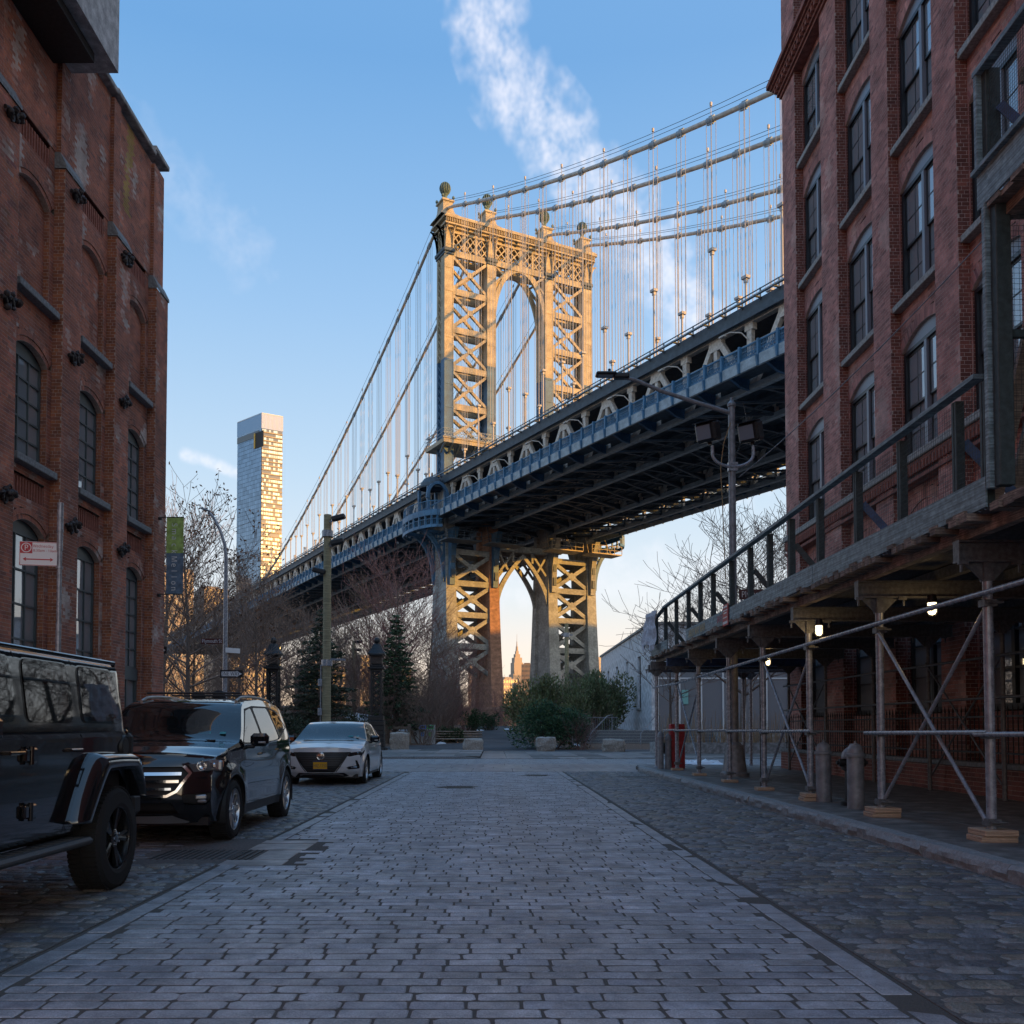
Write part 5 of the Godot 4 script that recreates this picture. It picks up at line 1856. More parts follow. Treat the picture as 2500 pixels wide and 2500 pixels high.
	for k in fd.size() - 1:
		if k == 6:
			continue
		var m := mb()
		m.col = tone(Color(1, 1, 1), rr(0.85, 1.2))
		m.bbox(P(4.60 + rr(-0.004, 0.004), 3.48, (fd[k] + fd[k + 1]) / 2), Vector3(0.022, 0.29, fd[k + 1] - fd[k] - 0.008), 0.003)
		part(s, "parapet_panel", m.mesh(), M.green_paint_wood)
	part(s, "parapet_panel", mb().box(P(6.5, 3.45, 27.36), Vector3(3.8, 0.3, 0.02)).mesh(), M.green_paint_wood)
	var posts := [25.5, 24.0, 22.5, 21.2, 19.95, 18.4, 17.05, 15.85, 14.7, 13.4, 12.0, 10.7, 9.4, 8.85]
	var fp := mb().bbox(Vector3(0.055, 3.96, 0), Vector3(0.06, 1.18, 0.04), 0.004).bbox(Vector3(0.075, 3.96, 0.045), Vector3(0.09, 1.18, 0.035), 0.004).mesh()
	for k in posts.size():
		part(s, "fence_post", fp, M.dark_green_wood, Transform3D(Basis(), P(4.60, 0, posts[k])))
		if k % 2 == 0:
			part(s, "fence_brace", mb().beam(P(4.74, 4.15, posts[k]), P(5.25, 3.4, posts[k] - 0.25), 0.05, 0.09).mesh(), M.blue_paint if k > 8 else M.dark_green_wood)
		if k > 0:
			var far: float = posts[k - 1]
			var near: float = posts[k]
			part(s, "top_rail", mb().beam(P(4.63, 4.545 + 0.006 * k, far + 0.03), P(4.63, 4.551 + 0.006 * k, near + 0.03), 0.11, 0.045).mesh(), M.green_paint_wood)
			var gap := 0.05 if near < 12.5 else 0.1
			part(s, "wire_mesh", wires(near, far, 3.6, 4.53, gap, 0.0012 if near < 12.5 else 0.001).mesh(), M.wire_mesh, Transform3D(Basis(Vector3.FORWARD, Vector3.UP, Vector3.RIGHT), Vector3(4.645, 0, 0)))
	part(s, "top_rail", mb().beam(P(4.63, 4.53, 25.5), P(4.75, 4.50, 27.3), 0.10, 0.045).mesh(), M.dark_green_wood)
	part(s, "fence_post", fp, M.dark_green_wood, Transform3D(Basis(), P(4.66, 0, 27.3)))
	var g1 := letters("ANDY WAY WAR", 0.19, 0.002)
	part(s, "graffiti", g1, M.chalk_yellow, Transform3D(Basis.from_euler(Vector3(0, -PI / 2, 0)) * Basis().scaled(Vector3(1.25, 1.15, 1)), P(4.577, 3.47, 21.2)))
	var g2 := letters("DUCF", 0.15, 0.002)
	part(s, "graffiti", g2, M.chalk_red, Transform3D(Basis.from_euler(Vector3(0, -PI / 2, 0)) * Basis().scaled(Vector3(1.3, 1.2, 1)), P(4.577, 3.48, 19.0)))
	var post := mb().bbox(P(4.63, 4.84, 8.66), Vector3(0.10, 2.7, 0.06), 0.006)
	part(s, "corner_post", post.mesh(), M.green_paint_wood)
	part(s, "corner_post", mb().bbox(P(4.69, 4.84, 8.56), Vector3(0.14, 2.7, 0.10), 0.006).mesh(), M.dark_green_wood)
	part(s, "upper_panel", mb().bbox(P(4.60, 6.34, 6.4), Vector3(0.022, 0.34, 4.75), 0.003).mesh(), M.green_paint_wood)
	part(s, "upper_rail", mb().bbox(P(4.59, 6.53, 6.4), Vector3(0.10, 0.05, 4.8), 0.005).mesh(), M.green_paint_wood)
	part(s, "upper_rail", mb().bbox(P(4.62, 7.50, 6.4), Vector3(0.10, 0.06, 4.8), 0.005).mesh(), M.green_paint_wood)
	part(s, "fence_post", mb().bbox(P(4.62, 7.02, 8.76), Vector3(0.09, 0.95, 0.05), 0.005).mesh(), M.green_paint_wood)
	part(s, "fence_post", mb().bbox(P(4.70, 7.02, 8.70), Vector3(0.14, 0.95, 0.08), 0.005).mesh(), M.dark_green_wood)
	part(s, "fence_brace", mb().beam(P(4.74, 7.1, 8.62), P(5.1, 6.4, 8.3), 0.05, 0.08).mesh(), M.blue_paint)
	part(s, "timber", mb().beam(P(4.72, 7.12, 8.25), P(7.5, 7.12, 8.25), 0.05, 0.13).mesh(), M.old_wood)
	part(s, "wire_mesh", wires(4.1, 8.7, 6.55, 7.5, 0.035, 0.0012).mesh(), M.wire_mesh, Transform3D(Basis(Vector3.FORWARD, Vector3.UP, Vector3.RIGHT), Vector3(4.66, 0, 0)))
	for k in 22:
		var m := mb()
		m.col = tone(Color(1, 1, 1), rr(0.6, 1.1))
		m.box(P(6.5 + rr(-0.04, 0.06), 6.13 + rr(-0.004, 0.004), 8.7 - k * 0.21), Vector3(3.8, 0.05, 0.2))
		part(s, "upper_plank", m.mesh(), M.old_wood)
	part(s, "upper_beam", mb().slab(P(4.72, 6.0, 4.0), P(4.82, 6.1, 8.74)).mesh(), M.old_wood)
	part(s, "upper_beam", mb().slab(P(4.95, 5.70, 8.05), P(8.4, 5.72, 8.2)).slab(P(4.95, 5.98, 8.05), P(8.4, 6.0, 8.2)).slab(P(4.95, 5.72, 8.11), P(8.4, 5.98, 8.13)).mesh(), M.shed_steel)
	part(s, "post_head", gusset, M.shed_steel, Transform3D(Basis(), P(5.25, 2.77, 8.12)))
	part(s, "upper_post", mb().tube(P(5.25, 3.38, 8.12), P(5.25, 5.7, 8.12), 0.05, 0.05, 12).mesh(), M.galvanised)
	part(s, "wire_mesh", wires(4.74, 8.4, 3.6, 5.95, 0.05, 0.0014).mesh(), M.wire_mesh, Transform3D(Basis(), Vector3(0, 0, -8.62)))
	part(s, "mesh_rail", mb().box(P(6.5, 4.93, 8.63), Vector3(3.6, 0.07, 0.05)).mesh(), M.dark_green_wood)
	for q in [[4.95, 5.22], [5.15, 5.44], [5.5, 5.7]]:
		part(s, "timber_brace", mb().beam(P(q[0], 3.4, 9.3), P(q[1], 5.7, 8.75), 0.05, 0.14).mesh(), M.old_wood)
	for ql in [[Vector3(5.42, 2.83, 11.6), "lit caged bulkhead lamp under the shed deck nearest the camera"], [Vector3(4.92, 2.83, 14.2), "lit caged lamp half hidden by the guard pipe"], [Vector3(6.1, 2.83, 20.9), "small lit caged lamp deep under the shed"]]:
		var q: Vector3 = ql[0]
		var lm := thing("caged_lamp", ql[1], "lamp", P(q.x, q.y, q.z), 0.0, "lamps under the scaffold shed")
		part(lm, "fitting", mb().lathe([Vector2(0.0, 0.09), Vector2(0.05, 0.09), Vector2(0.06, 0.0), Vector2(0.055, -0.01)], Vector3.ZERO, 12).mesh(), M.iron_black)
		part(lm, "bulb", mb().lathe([Vector2(0.05, 0.0), Vector2(0.05, -0.12), Vector2(0.035, -0.15), Vector2(0, -0.165)], Vector3.ZERO, 12).mesh(), M.lamp_glow)
		var cg := mb()
		for k in 6:
			var a := TAU * k / 6.0
			cg.pipe([Vector3(cos(a) * 0.066, 0.0, sin(a) * 0.066), Vector3(cos(a) * 0.066, -0.13, sin(a) * 0.066), Vector3(cos(a) * 0.03, -0.18, sin(a) * 0.03)], 0.003, 0.003, 4)
		for y in [-0.05, -0.11]:
			cg.lathe([Vector2(0.069, y), Vector2(0.069, y - 0.006)], Vector3.ZERO, 12)
		part(lm, "cage", cg.mesh(), M.iron_black)
		var om := OmniLight3D.new()
		om.name = "lamp_light"
		om.position = Vector3(0, -0.08, 0)
		om.light_color = Color(1.0, 0.80, 0.50)
		om.light_energy = 0.035
		om.light_size = 0.05
		om.omni_range = 30.0
		om.omni_attenuation = 2.0
		om.shadow_enabled = true
		lm.add_child(om)
	var tp := thing("tarpaulin", "crumpled pale blue tarpaulin hung over the far corner of the shed fence", "tarpaulin", P(4.5, 3.55, 26.5))
	var m := mb()
	var grid := []
	for i in 9:
		var row := []
		for j in 9:
			var fx := i / 8.0
			var fy := j / 8.0
			row.append(Vector3(0.05 * sin(i * 1.9 + j * 0.8) - 0.08 * (1.0 - fy) - 0.10 * fx, fy * 1.0 - 0.12 * sin(i * 0.9) * (1.0 - fy), 0.65 - fx * 1.5 + 0.04 * sin(j * 2.0)))
		grid.append(row)
	for i in 8:
		for j in 8:
			m.quad(grid[i][j], grid[i + 1][j], grid[i + 1][j + 1], grid[i][j + 1])
	part(tp, "sheet", m.mesh(), M.tarp)
	var sg := thing("red_notice", "red and white notice fixed to the shed parapet", "sign", P(4.57, 3.50, 18.5))
	part(sg, "board", mb().bbox(Vector3.ZERO, Vector3(0.012, 0.42, 0.42), 0.002).mesh(), M.sign_red)
	for q in [[0.16, 0.30, 0.035], [0.09, 0.34, 0.02], [0.04, 0.22, 0.025], [-0.05, 0.30, 0.02], [-0.15, 0.34, 0.05]]:
		part(sg, "text_line", mb().box(Vector3(-0.008, q[0], 0), Vector3(0.003, q[2], q[1])).mesh(), M.sign_white)
	for k in 14:
		var rb := thing("brick_rubble", "broken brick in the rubble heap on the shed deck", "brick", P(5.0 + rr(0.0, 0.7), 3.40 + (0.07 if k > 8 else 0.0), 8.75 + rr(0.0, 0.35)), rr(0, 3), "rubble on the shed deck")
		var c := mb()
		c.col = Color(0.30, 0.12, 0.08) * rr(0.7, 1.2)
		c.bbox(Vector3.ZERO, Vector3(rr(0.09, 0.18), 0.065, 0.095), 0.012, Basis.from_euler(Vector3(rr(-0.4, 0.4), 0, rr(-0.4, 0.4))))
		part(rb, "piece", c.mesh(), M.brick)

# ------------------------------------------------------------------ street furniture
func bollard(at: Vector3, label: String, h := 0.86, r := 0.115) -> void:
	var b := thing("bollard", label, "bollard", at, 0.0, "grey pipe bollards at the kerb")
	part(b, "post", mb().lathe([Vector2(r, 0), Vector2(r, h - 0.13)], Vector3.ZERO, 20).mesh(), M.grey_paint)
	part(b, "collar", mb().lathe([Vector2(r, h - 0.14), Vector2(r + 0.02, h - 0.135), Vector2(r + 0.022, h - 0.10), Vector2(r, h - 0.09)], Vector3.ZERO, 20).mesh(), M.grey_paint)
	part(b, "domed_cap", mb().lathe([Vector2(r, h - 0.09), Vector2(r * 0.92, h - 0.03), Vector2(r * 0.7, h + 0.02), Vector2(r * 0.35, h + 0.045), Vector2(r * 0.14, h + 0.05), Vector2(r * 0.14, h + 0.075), Vector2(0, h + 0.085)], Vector3.ZERO, 20).mesh(), M.grey_paint)

func sign_plate(parent: Node3D, size: Vector2, at: Transform3D, back: Material) -> MeshInstance3D:
	var o := part(parent, "sign_plate", mb().bbox(Vector3.ZERO, Vector3(size.x, size.y, 0.006), 0.0015).mesh(), back, at)
	return o

func one_way(parent: Node3D, at: Transform3D, w: float) -> void:
	var h := w * 0.34
	var pl := sign_plate(parent, Vector2(w, h), at, M.sign_black)
	var a := h * 0.30
	part(pl, "arrow", mb().prism(PackedVector2Array([Vector2(-w * 0.44, -a), Vector2(w * 0.22, -a), Vector2(w * 0.22, -h * 0.40), Vector2(w * 0.45, 0), Vector2(w * 0.22, h * 0.40), Vector2(w * 0.22, a), Vector2(-w * 0.44, a)]), 0.0035, 0.0055).mesh(), M.sign_white)
	part(pl, "words", letters("ONE WAY", h * 0.62, 0.002), M.sign_black, Transform3D(Basis().scaled(Vector3(0.95, 1, 1)), Vector3(-w * 0.07, 0, 0.0068)))

func street_furniture() -> void:
	bollard(P(5.05, 0.15, 14.45), "grey steel bollard with a domed cap beside the third shed post")
	bollard(P(5.06, 0.15, 13.2), "grey steel bollard standing in front of the fire hydrant")
	bollard(P(4.83, 0.15, 26.1), "thin grey bollard beside the red box at the far kerb corner", 0.92, 0.09)
	bollard(P(4.62, 0.15, 26.1), "thin grey pipe bollard at the very end of the kerb", 0.98, 0.085)
	var h := thing("fire_hydrant", "dark green fire hydrant with a grey cap behind the bollard", "hydrant", P(5.22, 0.15, 13.75))
	part(h, "barrel", mb().lathe([Vector2(0.16, 0), Vector2(0.16, 0.05), Vector2(0.105, 0.07), Vector2(0.10, 0.50), Vector2(0.15, 0.52), Vector2(0.15, 0.57), Vector2(0.12, 0.58), Vector2(0.12, 0.68)], Vector3.ZERO, 16).mesh(), M.iron_black)
	part(h, "bonnet", mb().lathe([Vector2(0.15, 0.68), Vector2(0.15, 0.71), Vector2(0.13, 0.78), Vector2(0.07, 0.84), Vector2(0.03, 0.855), Vector2(0.03, 0.90), Vector2(0, 0.90)], Vector3.ZERO, 16).mesh(), M.grey_paint)
	for a in [[Vector3(-1, 0, 0), 0.62], [Vector3(1, 0, 0), 0.62], [Vector3(0, 0, 1), 0.42]]:
		part(h, "nozzle", mb().tube(Vector3(0, a[1], 0) + a[0] * 0.1, Vector3(0, a[1], 0) + a[0] * 0.19, 0.06, 0.06, 10).tube(Vector3(0, a[1], 0) + a[0] * 0.19, Vector3(0, a[1], 0) + a[0] * 0.225, 0.03, 0.03, 6).mesh(), M.iron_black)
	var rb := thing("red_call_box", "red steel utility box behind the far shed posts", "box", P(5.12, 0.15, 26.35))
	part(rb, "cabinet", mb().bbox(Vector3(0.0, 0.62, 0), Vector3(0.40, 1.24, 0.3), 0.02).mesh(), M.red_paint)
	part(rb, "door", mb().bbox(Vector3(0.0, 0.68, 0.155), Vector3(0.32, 1.0, 0.012), 0.004).mesh(), M.red_paint)
	var bp := thing("black_pole", "slim black pole with a small number plate rising beside a shed post", "pole", P(5.13, 0.15, 18.0))
	part(bp, "shaft", mb().tube(Vector3.ZERO, Vector3(0, 2.9, 0), 0.05, 0.045, 12).mesh(), M.iron_black)
	part(bp, "number_plate", mb().box(Vector3(-0.01, 1.62, 0.052), Vector3(0.06, 0.1, 0.004)).mesh(), M.sign_white)
	part(bp, "number", letters("31", 0.08, 0.002), M.sign_black, Transform3D(Basis(), Vector3(-0.01, 1.62, 0.056)))
	lamp_right()
	lamp_left()
	var ps := thing("parking_sign", "no parking sign plate on a tall galvanised pole behind the black jeep", "sign", P(-5.42, 0.14, 11.7))
	part(ps, "pole", mb().tube(Vector3.ZERO, Vector3(0, 2.45, 0), 0.034, 0.034, 12).tube(Vector3(0, 2.4, 0), Vector3(0, 3.9, 0), 0.03, 0.03, 12).tube(Vector3(0, 3.35, 0), Vector3(0, 3.95, 0), 0.037, 0.037, 12).mesh(), M.galvanised)
	for y in [3.12, 3.58]:
		part(ps, "band_clamp", mb().lathe([Vector2(0.035, 0), Vector2(0.043, 0), Vector2(0.043, 0.03), Vector2(0.035, 0.03)], Vector3(0, y, 0), 12).mesh(), M.galvanised)
	var pl := sign_plate(ps, Vector2(0.46, 0.30), Transform3D(Basis.from_euler(Vector3(0, 0.22, 0)), Vector3(-0.235, 3.30, 0.04)), M.sign_white)
	for q in [[0, 0.143, 0.45, 0.006], [0, -0.143, 0.45, 0.006], [-0.222, 0, 0.006, 0.29]]:
		part(pl, "border", mb().box(Vector3(q[0], q[1], 0.0038), Vector3(q[2], q[3], 0.001)).mesh(), M.sign_red)
	part(pl, "red_square", mb().box(Vector3(-0.15, 0.073, 0.004), Vector3(0.14, 0.14, 0.0015)).mesh(), M.sign_red)
	var rg := mb()
	for k in 28:
		var a := TAU * k / 28.0
		var b := TAU * (k + 1) / 28.0
		rg.quad(Vector3(cos(a) * 0.050, sin(a) * 0.050, 0), Vector3(cos(a) * 0.060, sin(a) * 0.060, 0), Vector3(cos(b) * 0.060, sin(b) * 0.060, 0), Vector3(cos(b) * 0.050, sin(b) * 0.050, 0))
	rg.beam(Vector3(-0.036, 0.038, 0.0005), Vector3(0.036, -0.038, 0.0005), 0.009, 0.0006)
	part(pl, "no_parking_ring", rg.mesh(), M.sign_white, Transform3D(Basis(), Vector3(-0.15, 0.073, 0.0062)))
	part(pl, "letter_p", letters("P", 0.085, 0.0015), M.sign_white, Transform3D(Basis(), Vector3(-0.15, 0.073, 0.006)))
	part(pl, "words", letters("Wednesday", 0.046, 0.0015), M.sign_red, Transform3D(Basis(), Vector3(0.045, 0.095, 0.0042)))
	part(pl, "words", letters("8:30am - 10am", 0.041, 0.0015), M.sign_red, Transform3D(Basis(), Vector3(0.065, 0.040, 0.0042)))
	part(pl, "arrow", mb().prism(PackedVector2Array([Vector2(-0.19, -0.07), Vector2(-0.15, -0.045), Vector2(-0.155, -0.063), Vector2(0.13, -0.063), Vector2(0.125, -0.045), Vector2(0.165, -0.07), Vector2(0.125, -0.095), Vector2(0.13, -0.077), Vector2(-0.155, -0.077), Vector2(-0.15, -0.095)]), 0.0035, 0.005).mesh(), M.sign_red)
	var bn := thing("gallery_banner", "tall green and blue banner projecting from the warehouse corner", "banner", P(-8.83, 4.98, 25.95))
	part(bn, "green_cloth", mb().box(Vector3(0, 1.64, 0), Vector3(0.47, 1.0, 0.006)).mesh(), M.banner_green)
	part(bn, "blue_cloth", mb().box(Vector3(0, 0.57, 0), Vector3(0.47, 1.14, 0.006)).mesh(), M.banner_blue)
	var y := 2.06
	for ch in "Smack":
		y -= 0.185
		part(bn, "letter", letters(ch, 0.20, 0.002), M.sign_white, Transform3D(Basis(Vector3.BACK, -PI / 2), Vector3(-0.02, y + 0.05, 0.005)))
	y = 1.10
	for ch in "Mellon":
		y -= 0.165
		part(bn, "letter", letters(ch, 0.20, 0.002), M.sign_white, Transform3D(Basis(Vector3.BACK, -PI / 2), Vector3(-0.02, y + 0.04, 0.005)))
	for yy in [0.0, 2.14]:
		part(bn, "bracket", mb().tube(Vector3(-0.5, yy, 0), Vector3(0.24, yy, 0), 0.014, 0.014, 8).lathe([Vector2(0.05, -0.02), Vector2(0.05, 0.03), Vector2(0.02, 0.05)], Vector3(-0.42, yy - 0.05, 0), 10).mesh(), M.iron_black)
	var ow := thing("one_way_sign", "black and white one way sign half hidden by the warehouse corner", "sign", P(-9.75, 0.14, 27.6))
	part(ow, "post", mb().tube(Vector3(-0.4, 0, -0.03), Vector3(-0.4, 4.0, -0.03), 0.03, 0.03, 10).mesh(), M.galvanised)
	one_way(ow, Transform3D(Basis(), Vector3(-0.15, 3.42, 0.02)), 0.62)
	var w := thing("overhead_wire", "thin grey cable strung from the tall lamp up across the brick windows", "cable")
	var pts := []
	for k in 13:
		var t := k / 12.0
		pts.append(P(5.75, 7.15, 21.9).lerp(P(8.55, 9.9, 14.2), t) - Vector3(0, 0.45 * t * (1.0 - t) * 2.0, 0))
	part(w, "strand", mb().pipe(pts, 0.011, 0.011, 6).mesh(), M.grey_paint)

func lamp_right() -> void:
	var l := thing("street_lamp", "tall grey street lamp with a long arm, two floodlights and street signs", "street lamp", P(5.62, 0.15, 22.0))
	part(l, "base", mb().lathe([Vector2(0.34, 0), Vector2(0.34, 0.08), Vector2(0.29, 0.12), Vector2(0.21, 0.66), Vector2(0.21, 0.72), Vector2(0.12, 0.80)], Vector3.ZERO, 8).mesh(), M.grey_paint)
	part(l, "shaft", mb().tube(Vector3(0, 0.75, 0), Vector3(0, 8.75, 0), 0.098, 0.078, 16).mesh(), M.grey_paint)
	part(l, "shaft_cap", mb().lathe([Vector2(0.085, 8.7), Vector2(0.10, 8.72), Vector2(0.10, 8.78), Vector2(0.05, 8.84), Vector2(0.03, 8.86), Vector2(0.03, 8.93), Vector2(0, 8.94)], Vector3.ZERO, 12).mesh(), M.grey_paint)
	var arm := part(l, "arm", mb().pipe([Vector3(0, 8.55, 0), Vector3(-0.8, 8.78, 0.05), Vector3(-1.7, 9.06, 0.1), Vector3(-2.3, 9.30, 0.14), Vector3(-2.6, 9.36, 0.16)], 0.055, 0.038, 10).mesh(), M.grey_paint)
	part(arm, "lamp_head", mb().bbox(Vector3(-2.62, 9.38, 0.16), Vector3(0.36, 0.13, 0.20), 0.03).bbox(Vector3(-2.98, 9.42, 0.16), Vector3(0.48, 0.075, 0.30), 0.03).tube(Vector3(-2.9, 9.45, 0.16), Vector3(-2.9, 9.55, 0.16), 0.035, 0.035, 8).mesh(), M.iron_black)
	part(arm, "lens", mb().box(Vector3(-2.99, 9.377, 0.16), Vector3(0.34, 0.012, 0.2)).mesh(), M.frame_blue_grey)
	var yk := []
	for k in 13:
		var a := PI + PI * k / 12.0
		yk.append(Vector3(0.48 * cos(a) * (1.0 if absf(cos(a)) < 0.99 else 1.0), 7.55 + 0.30 * sin(a) * 1.0, 0.1))
	yk.push_front(Vector3(-0.48, 7.75, 0.1))
	yk.push_back(Vector3(0.48, 7.75, 0.1))
	part(l, "yoke", mb().pipe(yk, 0.036, 0.036, 10).box(Vector3(0, 7.26, 0.06), Vector3(0.22, 0.2, 0.12)).mesh(), M.galvanised)
	for sx in [-1.0, 1.0]:
		var f := holder(l, "floodlight", Transform3D(Basis.from_euler(Vector3(0.28, -0.75, 0.0)), Vector3(sx * 0.50 - 0.08, 8.08, 0.1)))
		part(f, "housing", mb().bbox(Vector3(0, 0, 0), Vector3(0.52, 0.46, 0.34), 0.05).mesh(), M.iron_black)
		part(f, "glass_front", mb().box(Vector3(-0.03, 0.0, 0.172), Vector3(0.36, 0.32, 0.01)).mesh(), M.frame_blue_grey)
		part(f, "hood", mb().bbox(Vector3(0, 0.235, 0.08), Vector3(0.5, 0.02, 0.3), 0.004).mesh(), M.iron_black)
		part(f, "knuckle", mb().tube(Vector3(0, -0.3, 0), Vector3(0, -0.2, 0), 0.05, 0.05, 10).mesh(), M.iron_black)
	part(l, "loose_cable", mb().pipe([Vector3(-0.05, 8.3, 0.08), Vector3(-0.22, 7.8, 0.1), Vector3(-0.30, 7.2, 0.12), Vector3(-0.26, 6.4, 0.1), Vector3(-0.24, 5.6, 0.12), Vector3(-0.2, 4.6, 0.1)], 0.012, 0.012, 5).mesh(), M.straw)
	part(l, "loose_cable", mb().pipe([Vector3(0.06, 8.86, 0), Vector3(0.26, 8.8, 0.05), Vector3(0.34, 8.4, 0.06), Vector3(0.22, 7.9, 0.06), Vector3(0.08, 7.5, 0.06)], 0.010, 0.010, 5).mesh(), M.iron_black)
	var p1 := sign_plate(l, Vector2(0.92, 0.24), Transform3D(Basis(), Vector3(0.58, 4.25, 0.05)), M.sign_brown)
	part(p1, "words", letters("Plymouth St", 0.185, 0.003), M.sign_white, Transform3D(Basis().scaled(Vector3(0.8, 1, 1)), Vector3(0, 0, 0.005)))
	sign_plate(l, Vector2(0.7, 0.2), Transform3D(Basis.from_euler(Vector3(0, 1.1, 0)), Vector3(0.2, 3.98, 0.2)), M.sign_white)

func lamp_left() -> void:
	var l := thing("street_lamp", "slim silver street lamp with a curved arm and street signs at the corner", "street lamp", P(-10.85, 0.0, 38.0))
	part(l, "shaft", mb().tube(Vector3.ZERO, Vector3(0, 8.2, 0), 0.105, 0.075, 14).mesh(), M.galvanised)
	part(l, "arm", mb().pipe([Vector3(0, 8.1, 0), Vector3(-0.06, 8.7, 0), Vector3(-0.25, 9.3, 0.02), Vector3(-0.5, 9.8, 0.04), Vector3(-0.72, 10.05, 0.06)], 0.072, 0.05, 10).mesh(), M.galvanised)
	part(l, "lamp_head", mb().bbox(Vector3(-0.83, 10.13, 0.06), Vector3(0.42, 0.07, 0.16), 0.02, Basis(Vector3.BACK, -0.35)).mesh(), M.grey_paint)
	part(l, "stay_rod", mb().tube(Vector3(-0.75, 10.0, 0.06), Vector3(-0.05, 8.35, 0), 0.012, 0.012, 5).tube(Vector3(-0.55, 9.85, 0.05), Vector3(0.24, 9.0, 0), 0.012, 0.012, 5).tube(Vector3(0.24, 9.0, 0), Vector3(0.04, 8.3, 0), 0.018, 0.018, 5).mesh(), M.grey_paint)
	var p1 := sign_plate(l, Vector2(0.88, 0.22), Transform3D(Basis(), Vector3(-0.52, 4.78, 0.08)), M.sign_brown)
	part(p1, "words", letters("Plymouth St", 0.19, 0.004), M.sign_white, Transform3D(Basis().scaled(Vector3(0.78, 1, 1)), Vector3(0, 0, 0.006)))
	sign_plate(l, Vector2(0.7, 0.2), Transform3D(Basis.from_euler(Vector3(0, 0.9, 0)), Vector3(0.28, 4.42, -0.1)), M.sign_white)
	one_way(l, Transform3D(Basis(), Vector3(0.30, 3.46, 0.12)), 0.92)
	part(l, "back_plate", mb().box(Vector3(-0.1, 2.4, 0.12), Vector3(0.1, 0.6, 0.01)).mesh(), M.sign_red)

# ------------------------------------------------------------------ vehicles
# car axes: +z is the front of the car, +x its own left side, y up, origin on the road between the axles

func along(poly: PackedVector2Array, step: float, closed := true) -> PackedVector2Array:
	var out := PackedVector2Array()
	var m := poly.size()
	for k in (m if closed else m - 1):
		var a := poly[k]
		var b := poly[(k + 1) % m]
		var c := maxi(1, int(ceil(a.distance_to(b) / step)))
		for j in c:
			out.append(a.lerp(b, float(j) / c))
	if not closed:
		out.append(poly[m - 1])
	return out

# smooth closed curve through points
func rounded(pts: Array, r: float) -> PackedVector2Array:
	var out := PackedVector2Array()
	var m := pts.size()
	for k in m:
		var p: Vector2 = pts[k]
		var a: Vector2 = (pts[(k + m - 1) % m] - p)
		var b: Vector2 = (pts[(k + 1) % m] - p)
		var ra := minf(r, a.length() * 0.45)
		var rb := minf(r, b.length() * 0.45)
		var p0 := p + a.normalized() * ra
		var p1 := p + b.normalized() * rb
		for j in 5:
			var t := j / 4.0
			out.append(p0.lerp(p, t).lerp(p.lerp(p1, t), t))
	return out

# a curved skin over a flat outline: the triangles inside each region go to a mesh of its own; "cut" regions are left open
func skin(outline: PackedVector2Array, regions: Dictionary, inset: Dictionary, step: float, map: Callable, mirror := false) -> Dictionary:
	var pts := PackedVector2Array()
	var edge := PackedVector2Array()
	edge.append_array(along(outline, step * 0.6))
	for r in regions:
		for q in along(regions[r], step * 0.5):
			if Geometry2D.is_point_in_polygon(q, outline):
				edge.append(q)
	pts.append_array(edge)
	var lo := outline[0]
	var hi := outline[0]
	for p in outline:
		lo = lo.min(p)
		hi = hi.max(p)
	var y := lo.y + step * 0.5
	while y < hi.y:
		var x := lo.x + step * 0.5
		while x < hi.x:
			var q := Vector2(x, y)
			x += step
			if not Geometry2D.is_point_in_polygon(q, outline):
				continue
			var clear := true
			for e in edge:
				if absf(e.x - q.x) < step * 0.4 and absf(e.y - q.y) < step * 0.4:
					clear = false
					break
			if clear:
				pts.append(q)
		y += step
	var tr := Geometry2D.triangulate_delaunay(pts)
	var made := {}
	var index := {}
	var pos := []
	var nrm := []
	for q in pts:
		var p: Vector3 = map.call(q)
		var e := 0.004
		var n: Vector3 = (map.call(q + Vector2(e, 0)) - map.call(q - Vector2(e, 0))).cross(map.call(q + Vector2(0, e)) - map.call(q - Vector2(0, e)))
		pos.append(p)
		nrm.append(n.normalized())
	for k in range(0, tr.size(), 3):
		var c := (pts[tr[k]] + pts[tr[k + 1]] + pts[tr[k + 2]]) / 3.0
		if not Geometry2D.is_point_in_polygon(c, outline):
			continue
		var name := "paint"
		for r in regions:
			if Geometry2D.is_point_in_polygon(c, regions[r]):
				name = r
				break
		if name.begins_with("cut"):
			continue
		if not made.has(name):
			made[name] = mb()
			index[name] = {}
		var m: MB = made[name]
		var ids := []
		for j in 3:
			var i: int = tr[k + j]
			if not index[name].has(i):
				var p: Vector3 = pos[i] + nrm[i] * inset.get(name, 0.0)
				var n: Vector3 = nrm[i]
				if mirror:
					p.x = -p.x
					n.x = -n.x
				index[name][i] = m.vert(p, n)
			ids.append(index[name][i])
		var fn: Vector3 = (pos[tr[k + 1]] - pos[tr[k]]).cross(pos[tr[k + 2]] - pos[tr[k]])
		var flip: bool = (fn.dot(nrm[tr[k]]) < 0.0) != mirror
		if flip:
			m.face(ids[0], ids[2], ids[1])
		else:
			m.face(ids[0], ids[1], ids[2])
	return made

